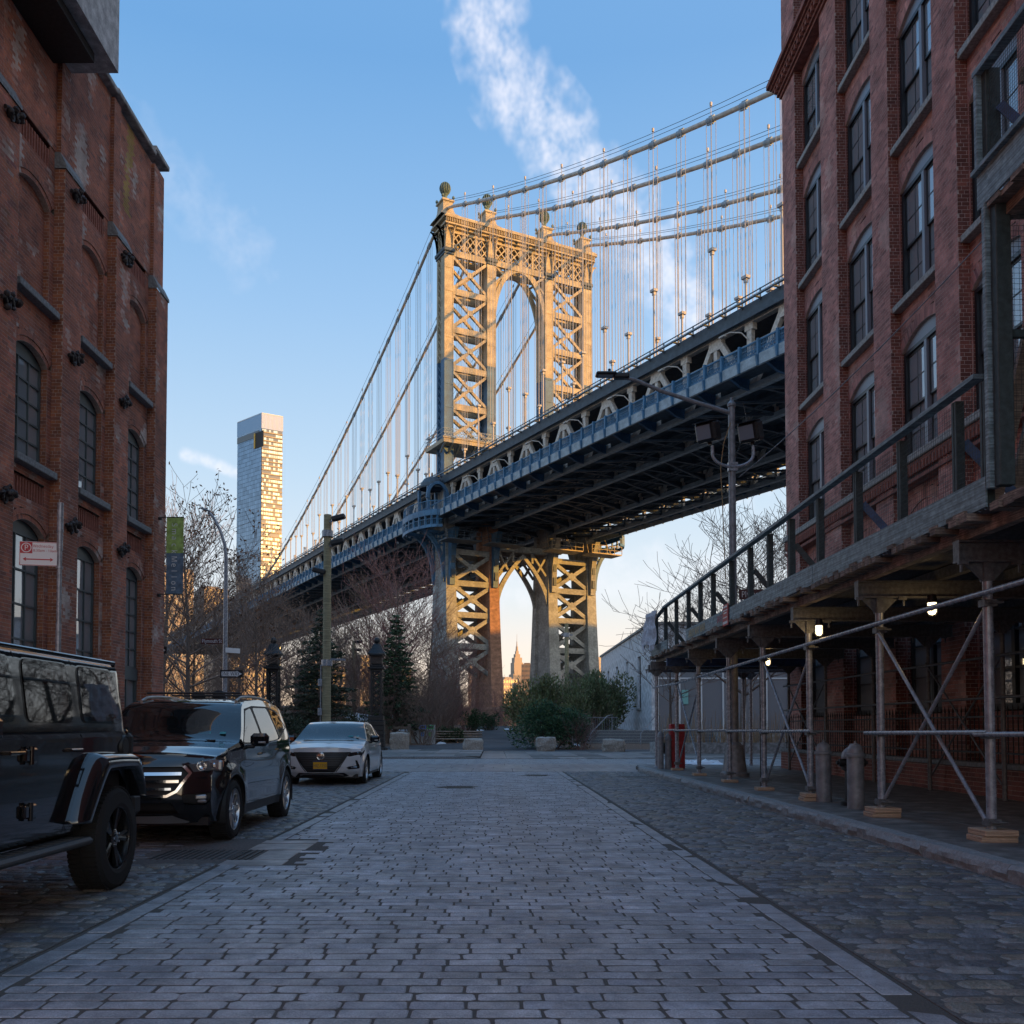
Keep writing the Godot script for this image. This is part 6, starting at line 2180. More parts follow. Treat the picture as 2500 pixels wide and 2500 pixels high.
# a thin strip that follows the skin along a line: painted shade of door gaps, trims
func seam(line: PackedVector2Array, w: float, lift: float, map: Callable, mirror := false) -> MB:
	var m := mb()
	var q := along(line, 0.03, false)
	var last := []
	for k in q.size():
		var t := (q[mini(k + 1, q.size() - 1)] - q[maxi(k - 1, 0)]).normalized()
		var side := Vector2(-t.y, t.x) * w / 2.0
		var e := 0.004
		var n: Vector3 = (map.call(q[k] + Vector2(e, 0)) - map.call(q[k] - Vector2(e, 0))).cross(map.call(q[k] + Vector2(0, e)) - map.call(q[k] - Vector2(0, e))).normalized() * lift
		var a: Vector3 = map.call(q[k] + side) + n
		var b: Vector3 = map.call(q[k] - side) + n
		if mirror:
			a.x = -a.x
			b.x = -b.x
		if last:
			if mirror:
				m.quad(last[0], last[1], b, a)
			else:
				m.quad(last[1], last[0], a, b)
		last = [a, b]
	return m

func circle(c: Vector2, r: float, n := 28, squash := 1.0) -> PackedVector2Array:
	var out := PackedVector2Array()
	for k in n:
		out.append(c + Vector2(cos(TAU * k / n) * r, sin(TAU * k / n) * r * squash))
	return out

# wheel facing +x at the origin
func wheel(parent: Node3D, at: Vector3, side: float, r: float, w: float, rim_r: float, spokes: int, twin: bool, rim_mat: Material, turn := 0.0) -> void:
	var wh := holder(parent, "wheel", Transform3D(Basis(Vector3.UP, turn) * Basis(Vector3(0, 0, -side), Vector3.UP, Vector3(side, 0, 0)) * Basis(Vector3.RIGHT, PI / 2), at))
	var t := mb()
	var pr := [Vector2(rim_r, -w / 2), Vector2(rim_r + 0.03, -w / 2 - 0.006), Vector2(r - 0.04, -w / 2), Vector2(r - 0.012, -w / 2 + 0.02), Vector2(r, -w / 2 + 0.05), Vector2(r, w / 2 - 0.05), Vector2(r - 0.012, w / 2 - 0.02), Vector2(r - 0.04, w / 2), Vector2(rim_r + 0.03, w / 2 + 0.006), Vector2(rim_r, w / 2 - 0.004)]
	t.lathe(pr, Vector3.ZERO, 40)
	for k in 60:
		var a := TAU * k / 60.0
		for s in [-1.0, 1.0]:
			t.box(Vector3(cos(a + s * 0.02) * (r + 0.001), s * w * 0.24, sin(a + s * 0.02) * (r + 0.001)), Vector3(0.012, w * 0.38, r * TAU / 60.0 * 0.72), Basis(Vector3.UP, -a - s * 0.02))
	part(wh, "tyre", t.mesh(), M.rubber)
	var rm := mb()
	rm.lathe([Vector2(rim_r - 0.02, -w * 0.3), Vector2(rim_r - 0.012, w * 0.30), Vector2(rim_r - 0.004, w / 2 - 0.012), Vector2(rim_r + 0.006, w / 2 - 0.004), Vector2(rim_r + 0.006, w / 2 - 0.02)], Vector3.ZERO, 40)
	var face := w / 2 - 0.03
	for k in spokes:
		for tw in ([-0.13, 0.13] if twin else [0.0]):
			var a: float = TAU * k / spokes + tw
			var a2: float = TAU * k / spokes + tw * 0.35
			var o := Vector3(cos(a), 0, sin(a)) * (rim_r - 0.012) + Vector3(0, face + 0.006, 0)
			var i := Vector3(cos(a2), 0, sin(a2)) * 0.05 + Vector3(0, face - 0.014, 0)
			var sw := 0.022 if twin else 0.034
			var tn := Vector3(-sin(a), 0, cos(a)) * sw
			var up := Vector3(0, 0.014, 0)
			rm.quad(i - tn * 0.7, i - up, o - up, o - tn)
			rm.quad(i + up * 0.6, i - tn * 0.7, o - tn, o + up * 0.4)
			rm.quad(i + tn * 0.7, i + up * 0.6, o + up * 0.4, o + tn)
			rm.quad(i - tn * 0.7 - up, i - tn * 0.7, o - tn, o - tn - up * 2.0)
			rm.quad(i + tn * 0.7, i + tn * 0.7 - up, o + tn - up * 2.0, o + tn)
	part(wh, "rim", rm.mesh(), rim_mat)
	var hb := mb().lathe([Vector2(0.072, face - 0.03), Vector2(0.07, face - 0.004), Vector2(0.05, face + 0.004), Vector2(0.034, face + 0.004), Vector2(0.032, face + 0.012), Vector2(0.0, face + 0.014)], Vector3.ZERO, 20)
	part(wh, "hub", hb.mesh(), rim_mat)
	for k in 5:
		var a := TAU * (k + 0.5) / 5.0
		part(wh, "wheel_nut", mb().tube(Vector3(cos(a) * 0.055, face - 0.01, sin(a) * 0.055), Vector3(cos(a) * 0.055, face + 0.014, sin(a) * 0.055), 0.010, 0.009, 6).mesh(), M.chrome)
	part(wh, "brake_disc", mb().lathe([Vector2(0.0, 0.0), Vector2(rim_r - 0.05, 0.0), Vector2(rim_r - 0.05, -0.02)], Vector3.ZERO, 28).mesh(), M.dark_steel)
	part(wh, "barrel", mb().lathe([Vector2(rim_r - 0.012, -w * 0.25), Vector2(0, -w * 0.25)], Vector3.ZERO, 24).mesh(), M.dark)

func car_materials() -> void:
	mat("black_paint", Color(0.008, 0.009, 0.011), 0.10, {"coat": 1.0})
	mat("white_car_paint", Color(0.62, 0.63, 0.65), 0.3, {"coat": 1.0})
	mat("rubber", Color(0.014, 0.014, 0.015), 0.75, {"bump": "bump", "bump_scale": 0.05, "scale": 6.0})
	mat("chrome", Color(0.70, 0.71, 0.73), 0.12, {"metal": 1.0})
	mat("rim_silver", Color(0.50, 0.51, 0.53), 0.28, {"metal": 0.9})
	mat("rim_black", Color(0.012, 0.012, 0.013), 0.25, {"coat": 0.8})
	mat("dark_steel", Color(0.10, 0.10, 0.10), 0.5, {"metal": 0.7})
	mat("black_plastic", Color(0.018, 0.018, 0.019), 0.55)
	mat("grey_plastic", Color(0.045, 0.047, 0.05), 0.5)
	mat("silver_trim", Color(0.36, 0.37, 0.38), 0.35, {"metal": 0.7})
	mat("car_glass", Color(0.008, 0.010, 0.011), 0.02, {"alpha": 0.72, "spec": 0.9, "vc": false})
	mat("lens", Color(0.5, 0.5, 0.5), 0.03, {"alpha": 0.15, "spec": 0.7, "vc": false})
	mat("amber", Color(0.55, 0.16, 0.01), 0.3)
	mat("red_lens", Color(0.16, 0.004, 0.006), 0.15, {"coat": 1.0})
	mat("seat_cloth", Color(0.03, 0.03, 0.032), 0.9)
	mat("plate_yellow", Color(0.62, 0.33, 0.01), 0.5)
	mat("plate_blue", Color(0.015, 0.03, 0.10), 0.5)
	mat("sticker", Color(0.05, 0.30, 0.33), 0.6)

func add_skin(parent: Node3D, made: Dictionary, named: Dictionary) -> void:
	for r in made:
		var key: String = r.rstrip("0123456789")
		if named.has(key):
			part(parent, named[key][0], made[r].mesh(), named[key][1])

# smooth value from a table of (at, value)
func curve(tab: Array, x: float) -> float:
	if x <= tab[0][0]:
		return tab[0][1]
	for k in tab.size() - 1:
		if x <= tab[k + 1][0]:
			var t: float = (x - tab[k][0]) / (tab[k + 1][0] - tab[k][0])
			return lerpf(tab[k][1], tab[k + 1][1], t * t * (3.0 - 2.0 * t) * 0.5 + t * 0.5)
	return tab[-1][1]

# car with a nose, cabin and tail from tables; returns its maps
func shell(root: Node3D, s: Dictionary) -> Dictionary:
	var hw := func(z: float, y: float) -> float:
		var w: float = s.half * curve(s.plan, z)
		w *= curve(s.flank, y)
		var belt: float = curve(s.belt, z)
		if y > belt:
			w -= (y - belt) * s.tumble + (y - belt) * (y - belt) * s.get("tumble2", 0.0)
		for az in [s.axle, -s.axle]:
			var dd := Vector2(z - az, y - s.wheel).length()
			w += s.get("swell", 0.02) * exp(-pow((dd - s.arch) / 0.10, 2.0))
		w += 0.008 * exp(-pow((y - curve(s.crease, z)) / 0.03, 2.0))
		return w
	var side := func(q: Vector2) -> Vector3: return Vector3(hw.call(q.x, q.y), q.y, q.x)
	var nose := func(y: float) -> float: return curve(s.nose, y)
	var tail := func(y: float) -> float: return curve(s.tail, y)
	var out := PackedVector2Array()
	out.append(Vector2(-s.axle - s.arch * 0.2, s.sill))
	out.append(Vector2(s.axle + s.arch * 0.2, s.sill))
	var y: float = s.sill
	var top_front: float = s.top[-1][1]
	while y < top_front:
		out.append(Vector2(nose.call(y) - s.bulge, y))
		y += 0.05
	var tops: Array = s.top.duplicate()
	tops.reverse()
	var zc: float = tops[0][0]
	for k in tops.size() - 1:
		for j in 6:
			var z: float = lerpf(tops[k][0], tops[k + 1][0], j / 6.0)
			out.append(Vector2(z, curve(s.top, z)))
	out.append(Vector2(s.top[0][0], s.top[0][1]))
	y = s.top[0][1] - 0.05
	while y > s.sill:
		out.append(Vector2(tail.call(y) + s.bulge, y))
		y -= 0.05
	var regions := {}
	for az in [s.axle, -s.axle]:
		regions["cut" + str(az)] = circle(Vector2(az, s.wheel), s.arch)
	for k in s.panes.size():
		regions["pane" + str(k)] = rounded(s.panes[k], 0.05)
	if s.has("daylight"):
		regions["pillar0"] = PackedVector2Array(s.daylight)
	for k in s.get("side_trim", []).size():
		regions["trim" + str(k)] = PackedVector2Array(s.side_trim[k])
	for k in s.get("side_lamp", []).size():
		regions["lamp" + str(k)] = PackedVector2Array(s.side_lamp[k])
	for k in s.get("side_tail", []).size():
		regions["tail" + str(k)] = PackedVector2Array(s.side_tail[k])
	for mir in [false, true]:
		var made := skin(out, regions, {"trim0": 0.006, "trim1": 0.006, "trim2": 0.006}, 0.07, side, mir)
		add_skin(root, made, {"paint": ["body_side", s.paint], "pane": ["side_window", M.car_glass], "pillar": ["window_pillars", M.black_plastic], "trim": ["lower_cladding", s.cladding], "lamp": ["headlamp_side", M.lens], "tail": ["tail_lamp", M.red_lens]})
		for g in s.gaps:
			part(root, "door_gap_shade", seam(rounded_line(g), 0.007, 0.0012, side, mir).mesh(), M.dark)  # dark strip laid on the skin; the shade of the gap is painted
		for g in s.get("bright_lines", []):
			part(root, "window_trim", seam(rounded_line(g), 0.016, 0.004, side, mir).mesh(), s.get("line_mat", M.chrome))
		for az in [s.axle, -s.axle]:
			var arcl := PackedVector2Array()
			for k in 25:
				var a := -0.15 + (PI + 0.3) * k / 24.0
				arcl.append(Vector2(az + cos(a) * (s.arch + 0.015), s.wheel + sin(a) * (s.arch + 0.015)))
			part(root, "arch_lip", seam(arcl, s.get("lip", 0.03), 0.006, side, mir).mesh(), s.cladding)
			var ln := mb()
			for k in 24:
				var a := -0.3 + (PI + 0.6) * k / 24.0
				var b := -0.3 + (PI + 0.6) * (k + 1) / 24.0
				var pa := Vector3(0, s.wheel + sin(a) * s.arch, az + cos(a) * s.arch)
				var pb := Vector3(0, s.wheel + sin(b) * s.arch, az + cos(b) * s.arch)
				var xo: float = hw.call(az, s.wheel + s.arch) - 0.01
				var sg := -1.0 if mir else 1.0
				ln.quad(pa + Vector3(sg * xo, 0, 0), pa + Vector3(sg * 0.4, 0, 0), pb + Vector3(sg * 0.4, 0, 0), pb + Vector3(sg * xo, 0, 0))
				ln.tri(Vector3(sg * 0.4, s.wheel, az), pa + Vector3(sg * 0.4, 0, 0), pb + Vector3(sg * 0.4, 0, 0))
			part(root, "arch_liner", ln.mesh(), M.dark)
	for st in s.strips:
		var m := mb()
		var nz := 10
		var nx := 16
		var f := func(i: float, j: float) -> Vector3:
			var z: float = lerpf(st[0], st[1], i)
			var yy := curve(s.top, z)
			var e: float = hw.call(z, yy)
			var t := j * 2.0 - 1.0
			return Vector3(t * e, yy + lerpf(st[3], st[4], i) * (1.0 - pow(absf(t), 2.4)), z + lerpf(st[5], st[6], i) * (1.0 - t * t))
		for i in nz + 1:
			for j in nx + 1:
				var a: float = i / float(nz)
				var b: float = j / float(nx)
				var n: Vector3 = (f.call(a, b + 0.01) - f.call(a, b - 0.01)).cross(f.call(a + 0.01, b) - f.call(a - 0.01, b)).normalized()
				if n.y < 0:
					n = -n
				m.vert(f.call(a, b), n)
		for i in nz:
			for j in nx:
				var a := i * (nx + 1) + j
				var b := a + 1
				var c := a + nx + 1
				var d := c + 1
				if st[1] > st[0]:
					m.face(a, c, d)
					m.face(a, d, b)
				else:
					m.face(a, d, c)
					m.face(a, b, d)
		part(root, st[2], m.mesh(), st[7])
	for end in ["front", "rear"]:
		var fr: bool = end == "front"
		var tab := nose if fr else tail
		var sg := 1.0 if fr else -1.0
		var ytop: float = top_front if fr else s.top[0][1]
		var edge := func(yy: float) -> float: return hw.call(tab.call(yy) - sg * s.bulge, yy)
		var map := func(q: Vector2) -> Vector3:
			var w: float = maxf(edge.call(q.y), 0.05)
			var t := minf(absf(q.x) / w, 1.0)
			return Vector3(q.x * sg, q.y, tab.call(q.y) - sg * s.bulge * pow(t, 2.6))
		var o2 := PackedVector2Array()
		y = s.sill
		while y < ytop:
			o2.append(Vector2(edge.call(y), y))
			y += 0.04
		o2.append(Vector2(edge.call(ytop), ytop))
		for k in range(1, 8):
			var t := 1.0 - 2.0 * k / 8.0
			o2.append(Vector2(edge.call(ytop) * t, ytop + s.strips[0 if fr else -1][4 if fr else 4] * (1.0 - pow(absf(t), 2.4)) * (1.0 if fr else 0.4)))
		o2.append(Vector2(-edge.call(ytop), ytop))
		y = ytop
		while y > s.sill:
			o2.append(Vector2(-edge.call(y), y))
			y -= 0.04
		var reg := {}
		var ins := {}
		for r in s[end + "_regions"]:
			reg[r] = PackedVector2Array(s[end + "_regions"][r])
			ins[r] = s[end + "_inset"].get(r.rstrip("0123456789"), 0.0)
		var made := skin(o2, reg, ins, 0.06, map)
		var nm: Dictionary = s[end + "_names"].duplicate()
		nm["paint"] = [end + "_bumper", s.paint]
		add_skin(root, made, nm)
		s[end + "_map"] = map
	part(root, "floor_pan", mb().slab(Vector3(-s.half * 0.86, s.sill - 0.03, -s.axle - 0.55), Vector3(s.half * 0.86, s.sill + 0.06, s.axle + 0.6)).slab(Vector3(-0.5, s.sill, -s.axle - 0.5), Vector3(0.5, s.sill + 0.25, s.axle + 0.6)).mesh(), M.dark)
	part(root, "cabin_tub", mb().slab(Vector3(-s.half * 0.9, s.sill + 0.06, s.cabin[0]), Vector3(s.half * 0.9, s.belt[1][1] - 0.12, s.cabin[1])).mesh(), M.seat_cloth)
	for x in [-0.38, 0.38]:
		for z in s.seats:
			part(root, "seat", mb().bbox(Vector3(x, s.belt[1][1] - 0.05, z), Vector3(0.46, 0.5, 0.14), 0.05, Basis(Vector3.RIGHT, -0.2)).bbox(Vector3(x, s.belt[1][1] + 0.28, z - 0.06), Vector3(0.24, 0.16, 0.09), 0.03).mesh(), M.seat_cloth)
	s.side_map = side
	s.hw = hw
	return s

func rounded_line(g: Array) -> PackedVector2Array:
	var out := PackedVector2Array([g[0]])
	for k in range(1, g.size() - 1):
		var p: Vector2 = g[k]
		var a: Vector2 = g[k - 1] - p
		var b: Vector2 = g[k + 1] - p
		var r := minf(0.12, minf(a.length(), b.length()) * 0.45)
		var p0 := p + a.normalized() * r
		var p1 := p + b.normalized() * r
		for j in 5:
			var t := j / 4.0
			out.append(p0.lerp(p, t).lerp(p.lerp(p1, t), t))
	out.append(g[-1])
	return out

func mirror_part(root: Node3D, s: float, at: Vector3, shell_mat: Material) -> void:
	var mr := holder(root, "door_mirror", Transform3D(Basis(), at))
	part(mr, "housing", mb().bbox(Vector3(s * 0.13, 0.03, 0.0), Vector3(0.22, 0.16, 0.12), 0.04).mesh(), shell_mat)
	part(mr, "foot", mb().bbox(Vector3(s * 0.02, -0.05, 0), Vector3(0.1, 0.05, 0.07), 0.015).mesh(), M.black_plastic)
	part(mr, "mirror_glass", mb().box(Vector3(s * 0.13, 0.03, -0.062), Vector3(0.17, 0.11, 0.004)).mesh(), M.chrome)
	part(mr, "repeater", mb().bbox(Vector3(s * 0.17, 0.0, 0.058), Vector3(0.09, 0.022, 0.012), 0.004).mesh(), M.silver_trim)

func handle(root: Node3D, map: Callable, q: Vector2, s: float, m: Material, w := 0.17) -> void:
	var p: Vector3 = map.call(q)
	p.x *= s
	part(root, "door_handle", mb().bbox(p + Vector3(s * 0.028, 0, 0), Vector3(0.02, 0.026, w), 0.008).box(p + Vector3(s * 0.012, 0, w * 0.42), Vector3(0.03, 0.02, 0.02)).box(p + Vector3(s * 0.012, 0, -w * 0.42), Vector3(0.03, 0.02, 0.02)).mesh(), m)

func cars() -> void:
	car_materials()
	suv()
	sedan()
	jeep()

func suv() -> void:
	var root := thing("parked_suv", "black compact suv with roof rails parked between the jeep and the white sedan", "car", P(-3.88, 0.0, 12.2), 0.0, "cars parked along the left kerb")
	var V := func(a): return a.map(func(p): return Vector2(p[0], p[1]))
	var s := {
		"half": 0.915, "axle": 1.345, "wheel": 0.345, "arch": 0.405, "sill": 0.25, "bulge": 0.30, "tumble": 0.26, "tumble2": 0.12, "swell": 0.03, "lip": 0.055,
		"plan": [[-2.26, 0.86], [-1.7, 0.965], [-0.8, 1.0], [0.9, 1.0], [1.5, 0.975], [1.96, 0.90], [2.3, 0.74]],
		"flank": [[0.25, 0.955], [0.42, 0.985], [0.62, 1.0], [0.85, 0.995], [1.05, 0.975], [1.7, 0.95]],
		"belt": [[-2.3, 1.14], [0.0, 1.07], [1.2, 1.02], [2.3, 0.92]],
		"crease": [[-2.3, 0.98], [0.0, 0.90], [2.3, 0.80]],
		"nose": [[0.25, 2.12], [0.38, 2.22], [0.52, 2.265], [0.72, 2.25], [0.88, 2.20], [0.97, 2.10]],
		"tail": [[0.25, -2.12], [0.45, -2.24], [0.70, -2.26], [0.95, -2.20], [1.12, -2.12], [1.2, -2.1]],
		"top": [[-2.06, 1.16], [-1.86, 1.50], [-1.55, 1.60], [-0.6, 1.655], [0.12, 1.62], [0.30, 1.58], [1.05, 1.10], [1.45, 1.045], [1.80, 0.955]],
		"panes": [V.call([[0.84, 1.10], [0.30, 1.49], [0.02, 1.53], [-0.02, 1.085]]), V.call([[-0.12, 1.085], [-0.10, 1.535], [-0.82, 1.545], [-0.98, 1.14], [-0.86, 1.12]]), V.call([[-1.06, 1.16], [-0.92, 1.54], [-1.35, 1.50], [-1.66, 1.28]])],
		"daylight": V.call([[0.90, 1.085], [0.33, 1.515], [-0.1, 1.562], [-0.85, 1.568], [-1.38, 1.525], [-1.72, 1.28], [-1.0, 1.115], [-0.02, 1.07]]),
		"side_trim": [V.call([[-0.95, 0.25], [0.95, 0.25], [0.93, 0.36], [-0.93, 0.36]])],
		"side_lamp": [V.call([[1.72, 0.93], [1.50, 0.965], [1.80, 0.83], [1.99, 0.80], [2.02, 0.92]])],
		"side_tail": [V.call([[-1.80, 0.98], [-2.2, 0.86], [-2.2, 1.06], [-1.95, 1.09]])],
		"gaps": [V.call([[0.93, 1.03], [0.98, 0.80], [0.90, 0.42], [0.80, 0.37], [-0.10, 0.37], [-0.07, 0.8], [-0.06, 1.08]]), V.call([[-0.06, 0.42], [-0.06, 0.37], [-0.75, 0.37], [-0.98, 0.60], [-0.98, 0.9], [-1.02, 1.14]]), V.call([[1.80, 0.96], [1.3, 1.03], [0.95, 1.06]]), V.call([[1.66, 0.62], [1.75, 0.72], [1.88, 0.74]])],
		"bright_lines": [V.call([[0.86, 1.085], [0.0, 1.07], [-0.85, 1.105], [-1.68, 1.27]]), V.call([[0.88, 1.11], [0.32, 1.515], [-0.1, 1.565], [-0.85, 1.57], [-1.4, 1.52], [-1.7, 1.28]])],
		"paint": M.black_paint, "cladding": M.grey_plastic, "line_mat": M.silver_trim,
		"strips": [[1.05, 1.80, "bonnet", 0.03, 0.05, 0.0, 0.30, M.black_paint], [0.30, 1.05, "windscreen", 0.02, 0.03, 0.0, 0.10, M.car_glass], [-1.55, 0.30, "roof", 0.03, 0.02, 0.0, 0.0, M.black_paint], [-2.06, -1.55, "rear_window", 0.02, 0.03, 0.0, 0.0, M.car_glass]],
		"front_regions": {
			"grille": V.call([[-0.62, 0.79], [-0.56, 0.86], [0.56, 0.86], [0.62, 0.79], [0.50, 0.60], [0.42, 0.56], [-0.42, 0.56], [-0.50, 0.60]]),
			"intake": V.call([[-0.52, 0.36], [-0.46, 0.48], [0.46, 0.48], [0.52, 0.36]]),
			"lamp1": V.call([[0.60, 0.88], [0.66, 0.80], [0.90, 0.82], [0.90, 0.94], [0.80, 0.93]]), "lamp2": V.call([[-0.60, 0.88], [-0.66, 0.80], [-0.90, 0.82], [-0.90, 0.94], [-0.80, 0.93]]),
			"fog1": V.call([[0.56, 0.56], [0.82, 0.58], [0.84, 0.50], [0.76, 0.44], [0.58, 0.46]]), "fog2": V.call([[-0.56, 0.56], [-0.82, 0.58], [-0.84, 0.50], [-0.76, 0.44], [-0.58, 0.46]]),
			"skid": V.call([[-0.60, 0.27], [-0.46, 0.345], [0.46, 0.345], [0.60, 0.27], [0.55, 0.25], [-0.55, 0.25]])},
		"front_inset": {"grille": -0.03, "intake": -0.05, "fog": -0.03, "lamp": 0.004, "skid": 0.01},
		"front_names": {"grille": ["grille_back", M.dark], "intake": ["lower_intake", M.dark], "lamp": ["headlamp_lens", M.lens], "fog": ["fog_recess", M.black_plastic], "skid": ["skid_plate", M.silver_trim]},
		"rear_regions": {"tail1": V.call([[0.55, 0.90], [0.9, 0.88], [0.9, 1.06], [0.6, 1.04]]), "tail2": V.call([[-0.55, 0.90], [-0.9, 0.88], [-0.9, 1.06], [-0.6, 1.04]])},
		"rear_inset": {}, "rear_names": {"tail": ["tail_lamp", M.red_lens]},
		"cabin": [-1.7, 0.7], "seats": [-0.1, -0.95],
	}
	shell(root, s)
	var fm: Callable = s.front_map
	for b in [[0.785, 0.55, 0.034], [0.705, 0.53, 0.030], [0.625, 0.46, 0.026]]:
		part(root, "grille_bar", seam(PackedVector2Array([Vector2(-b[1], b[0]), Vector2(b[1], b[0])]), b[2], 0.004, fm).mesh(), M.chrome if b[0] < 0.79 else M.silver_trim)
	part(root, "grille_surround", seam(PackedVector2Array([Vector2(-0.56, 0.865), Vector2(-0.63, 0.79), Vector2(-0.51, 0.60), Vector2(-0.42, 0.55), Vector2(0.42, 0.55), Vector2(0.51, 0.60), Vector2(0.63, 0.79), Vector2(0.56, 0.865)]), 0.028, 0.008, fm).mesh(), M.chrome)
	part(root, "badge", mb().lathe([Vector2(0.0, 0.02), Vector2(0.085, 0.015), Vector2(0.09, 0.0)], fm.call(Vector2(0, 0.74)) + Vector3(0, 0, 0.004), 24, Basis(Vector3.RIGHT, PI / 2).scaled(Vector3(1, 0.45, 1))).mesh(), M.plate_blue)
	for x in [-1.0, 1.0]:
		var hl := holder(root, "headlamp")
		var c: Vector3 = fm.call(Vector2(x * 0.72, 0.865))
		part(hl, "reflector", mb().lathe([Vector2(0.055, 0.0), Vector2(0.04, -0.035), Vector2(0.02, -0.045), Vector2(0, -0.045)], c + Vector3(0, 0, -0.015), 16, Basis(Vector3.RIGHT, PI / 2)).mesh(), M.chrome)
		part(hl, "projector", mb().lathe([Vector2(0.0, 0.0), Vector2(0.025, -0.01), Vector2(0.034, -0.03)], c + Vector3(x * 0.02, 0, -0.02), 14, Basis(Vector3.RIGHT, PI / 2)).mesh(), M.lens)
		part(hl, "back", mb().bbox(c + Vector3(x * 0.06, 0.0, -0.13), Vector3(0.34, 0.12, 0.06), 0.02, Basis(Vector3.UP, -x * 0.5)).mesh(), M.silver_trim)
		part(hl, "side_reflector", mb().bbox(c + Vector3(x * 0.105, 0.0, -0.085), Vector3(0.09, 0.07, 0.05), 0.02, Basis(Vector3.UP, -x * 0.6)).mesh(), M.chrome)
		part(hl, "indicator", mb().bbox(c + Vector3(x * 0.162, 0.012, -0.17), Vector3(0.03, 0.075, 0.14), 0.01).mesh(), M.amber)
		var f: Vector3 = fm.call(Vector2(x * 0.73, 0.52))
		part(root, "fog_lamp", mb().bbox(f + Vector3(0, 0.012, -0.012), Vector3(0.12, 0.05, 0.03), 0.012, Basis(Vector3.UP, -x * -0.4)).bbox(f + Vector3(x * 0.01, -0.035, -0.015), Vector3(0.10, 0.035, 0.03), 0.01).mesh(), M.silver_trim)
		for k in 3:
			part(root, "fog_slat", seam(PackedVector2Array([Vector2(x * 0.57, 0.545 - k * 0.03), Vector2(x * 0.67, 0.55 - k * 0.03)]), 0.008, -0.012, fm).mesh(), M.black_plastic)
		wheel(root, Vector3(x * 0.80, 0.345, 1.345), x, 0.345, 0.225, 0.235, 10, false, M.rim_silver)
		wheel(root, Vector3(x * 0.80, 0.345, -1.345), x, 0.345, 0.225, 0.235, 10, false, M.rim_silver)
		mirror_part(root, x, Vector3(x * 0.90, 1.10, 0.70), M.black_paint)
		handle(root, s.side_map, Vector2(0.10, 0.955), x, M.black_paint)
		handle(root, s.side_map, Vector2(-0.86, 0.985), x, M.black_paint)
		var rl := []
		for k in 11:
			var t := k / 10.0
			rl.append(Vector3(x * 0.60, 1.645 + 0.075 * sin(PI * clampf(t, 0.0, 1.0)) ** 0.35 - 0.03, lerpf(0.22, -1.65, t)))
		part(root, "roof_rail", mb().pipe(rl, 0.018, 0.018, 8).mesh(), M.silver_trim)
		part(root, "fender_vent", seam(PackedVector2Array([Vector2(1.02, 0.83), Vector2(0.90, 0.80)]), 0.03, 0.004, func(q): return s.side_map.call(q) * Vector3(x, 1, 1), false).mesh(), M.chrome)
	for z in [0.0, -0.95]:
		part(root, "roof_bar", mb().bbox(Vector3(0, 1.725, z), Vector3(1.22, 0.025, 0.06), 0.01).mesh(), M.black_plastic)
	for x in [-0.30, 0.32]:
		part(root, "wiper", mb().tube(Vector3(x - 0.3, 1.135, 1.06), Vector3(x + 0.28, 1.13, 1.08), 0.009, 0.007, 6).mesh(), M.black_plastic)
	for q in [[0.42, 0.15], [0.64, 0.07]]:
		part(root, "windscreen_sticker", mb().box(Vector3(q[0], 1.215, 0.915), Vector3(q[1], 0.045, 0.003), Basis(Vector3.RIGHT, -1.0)).mesh(), M.sticker)

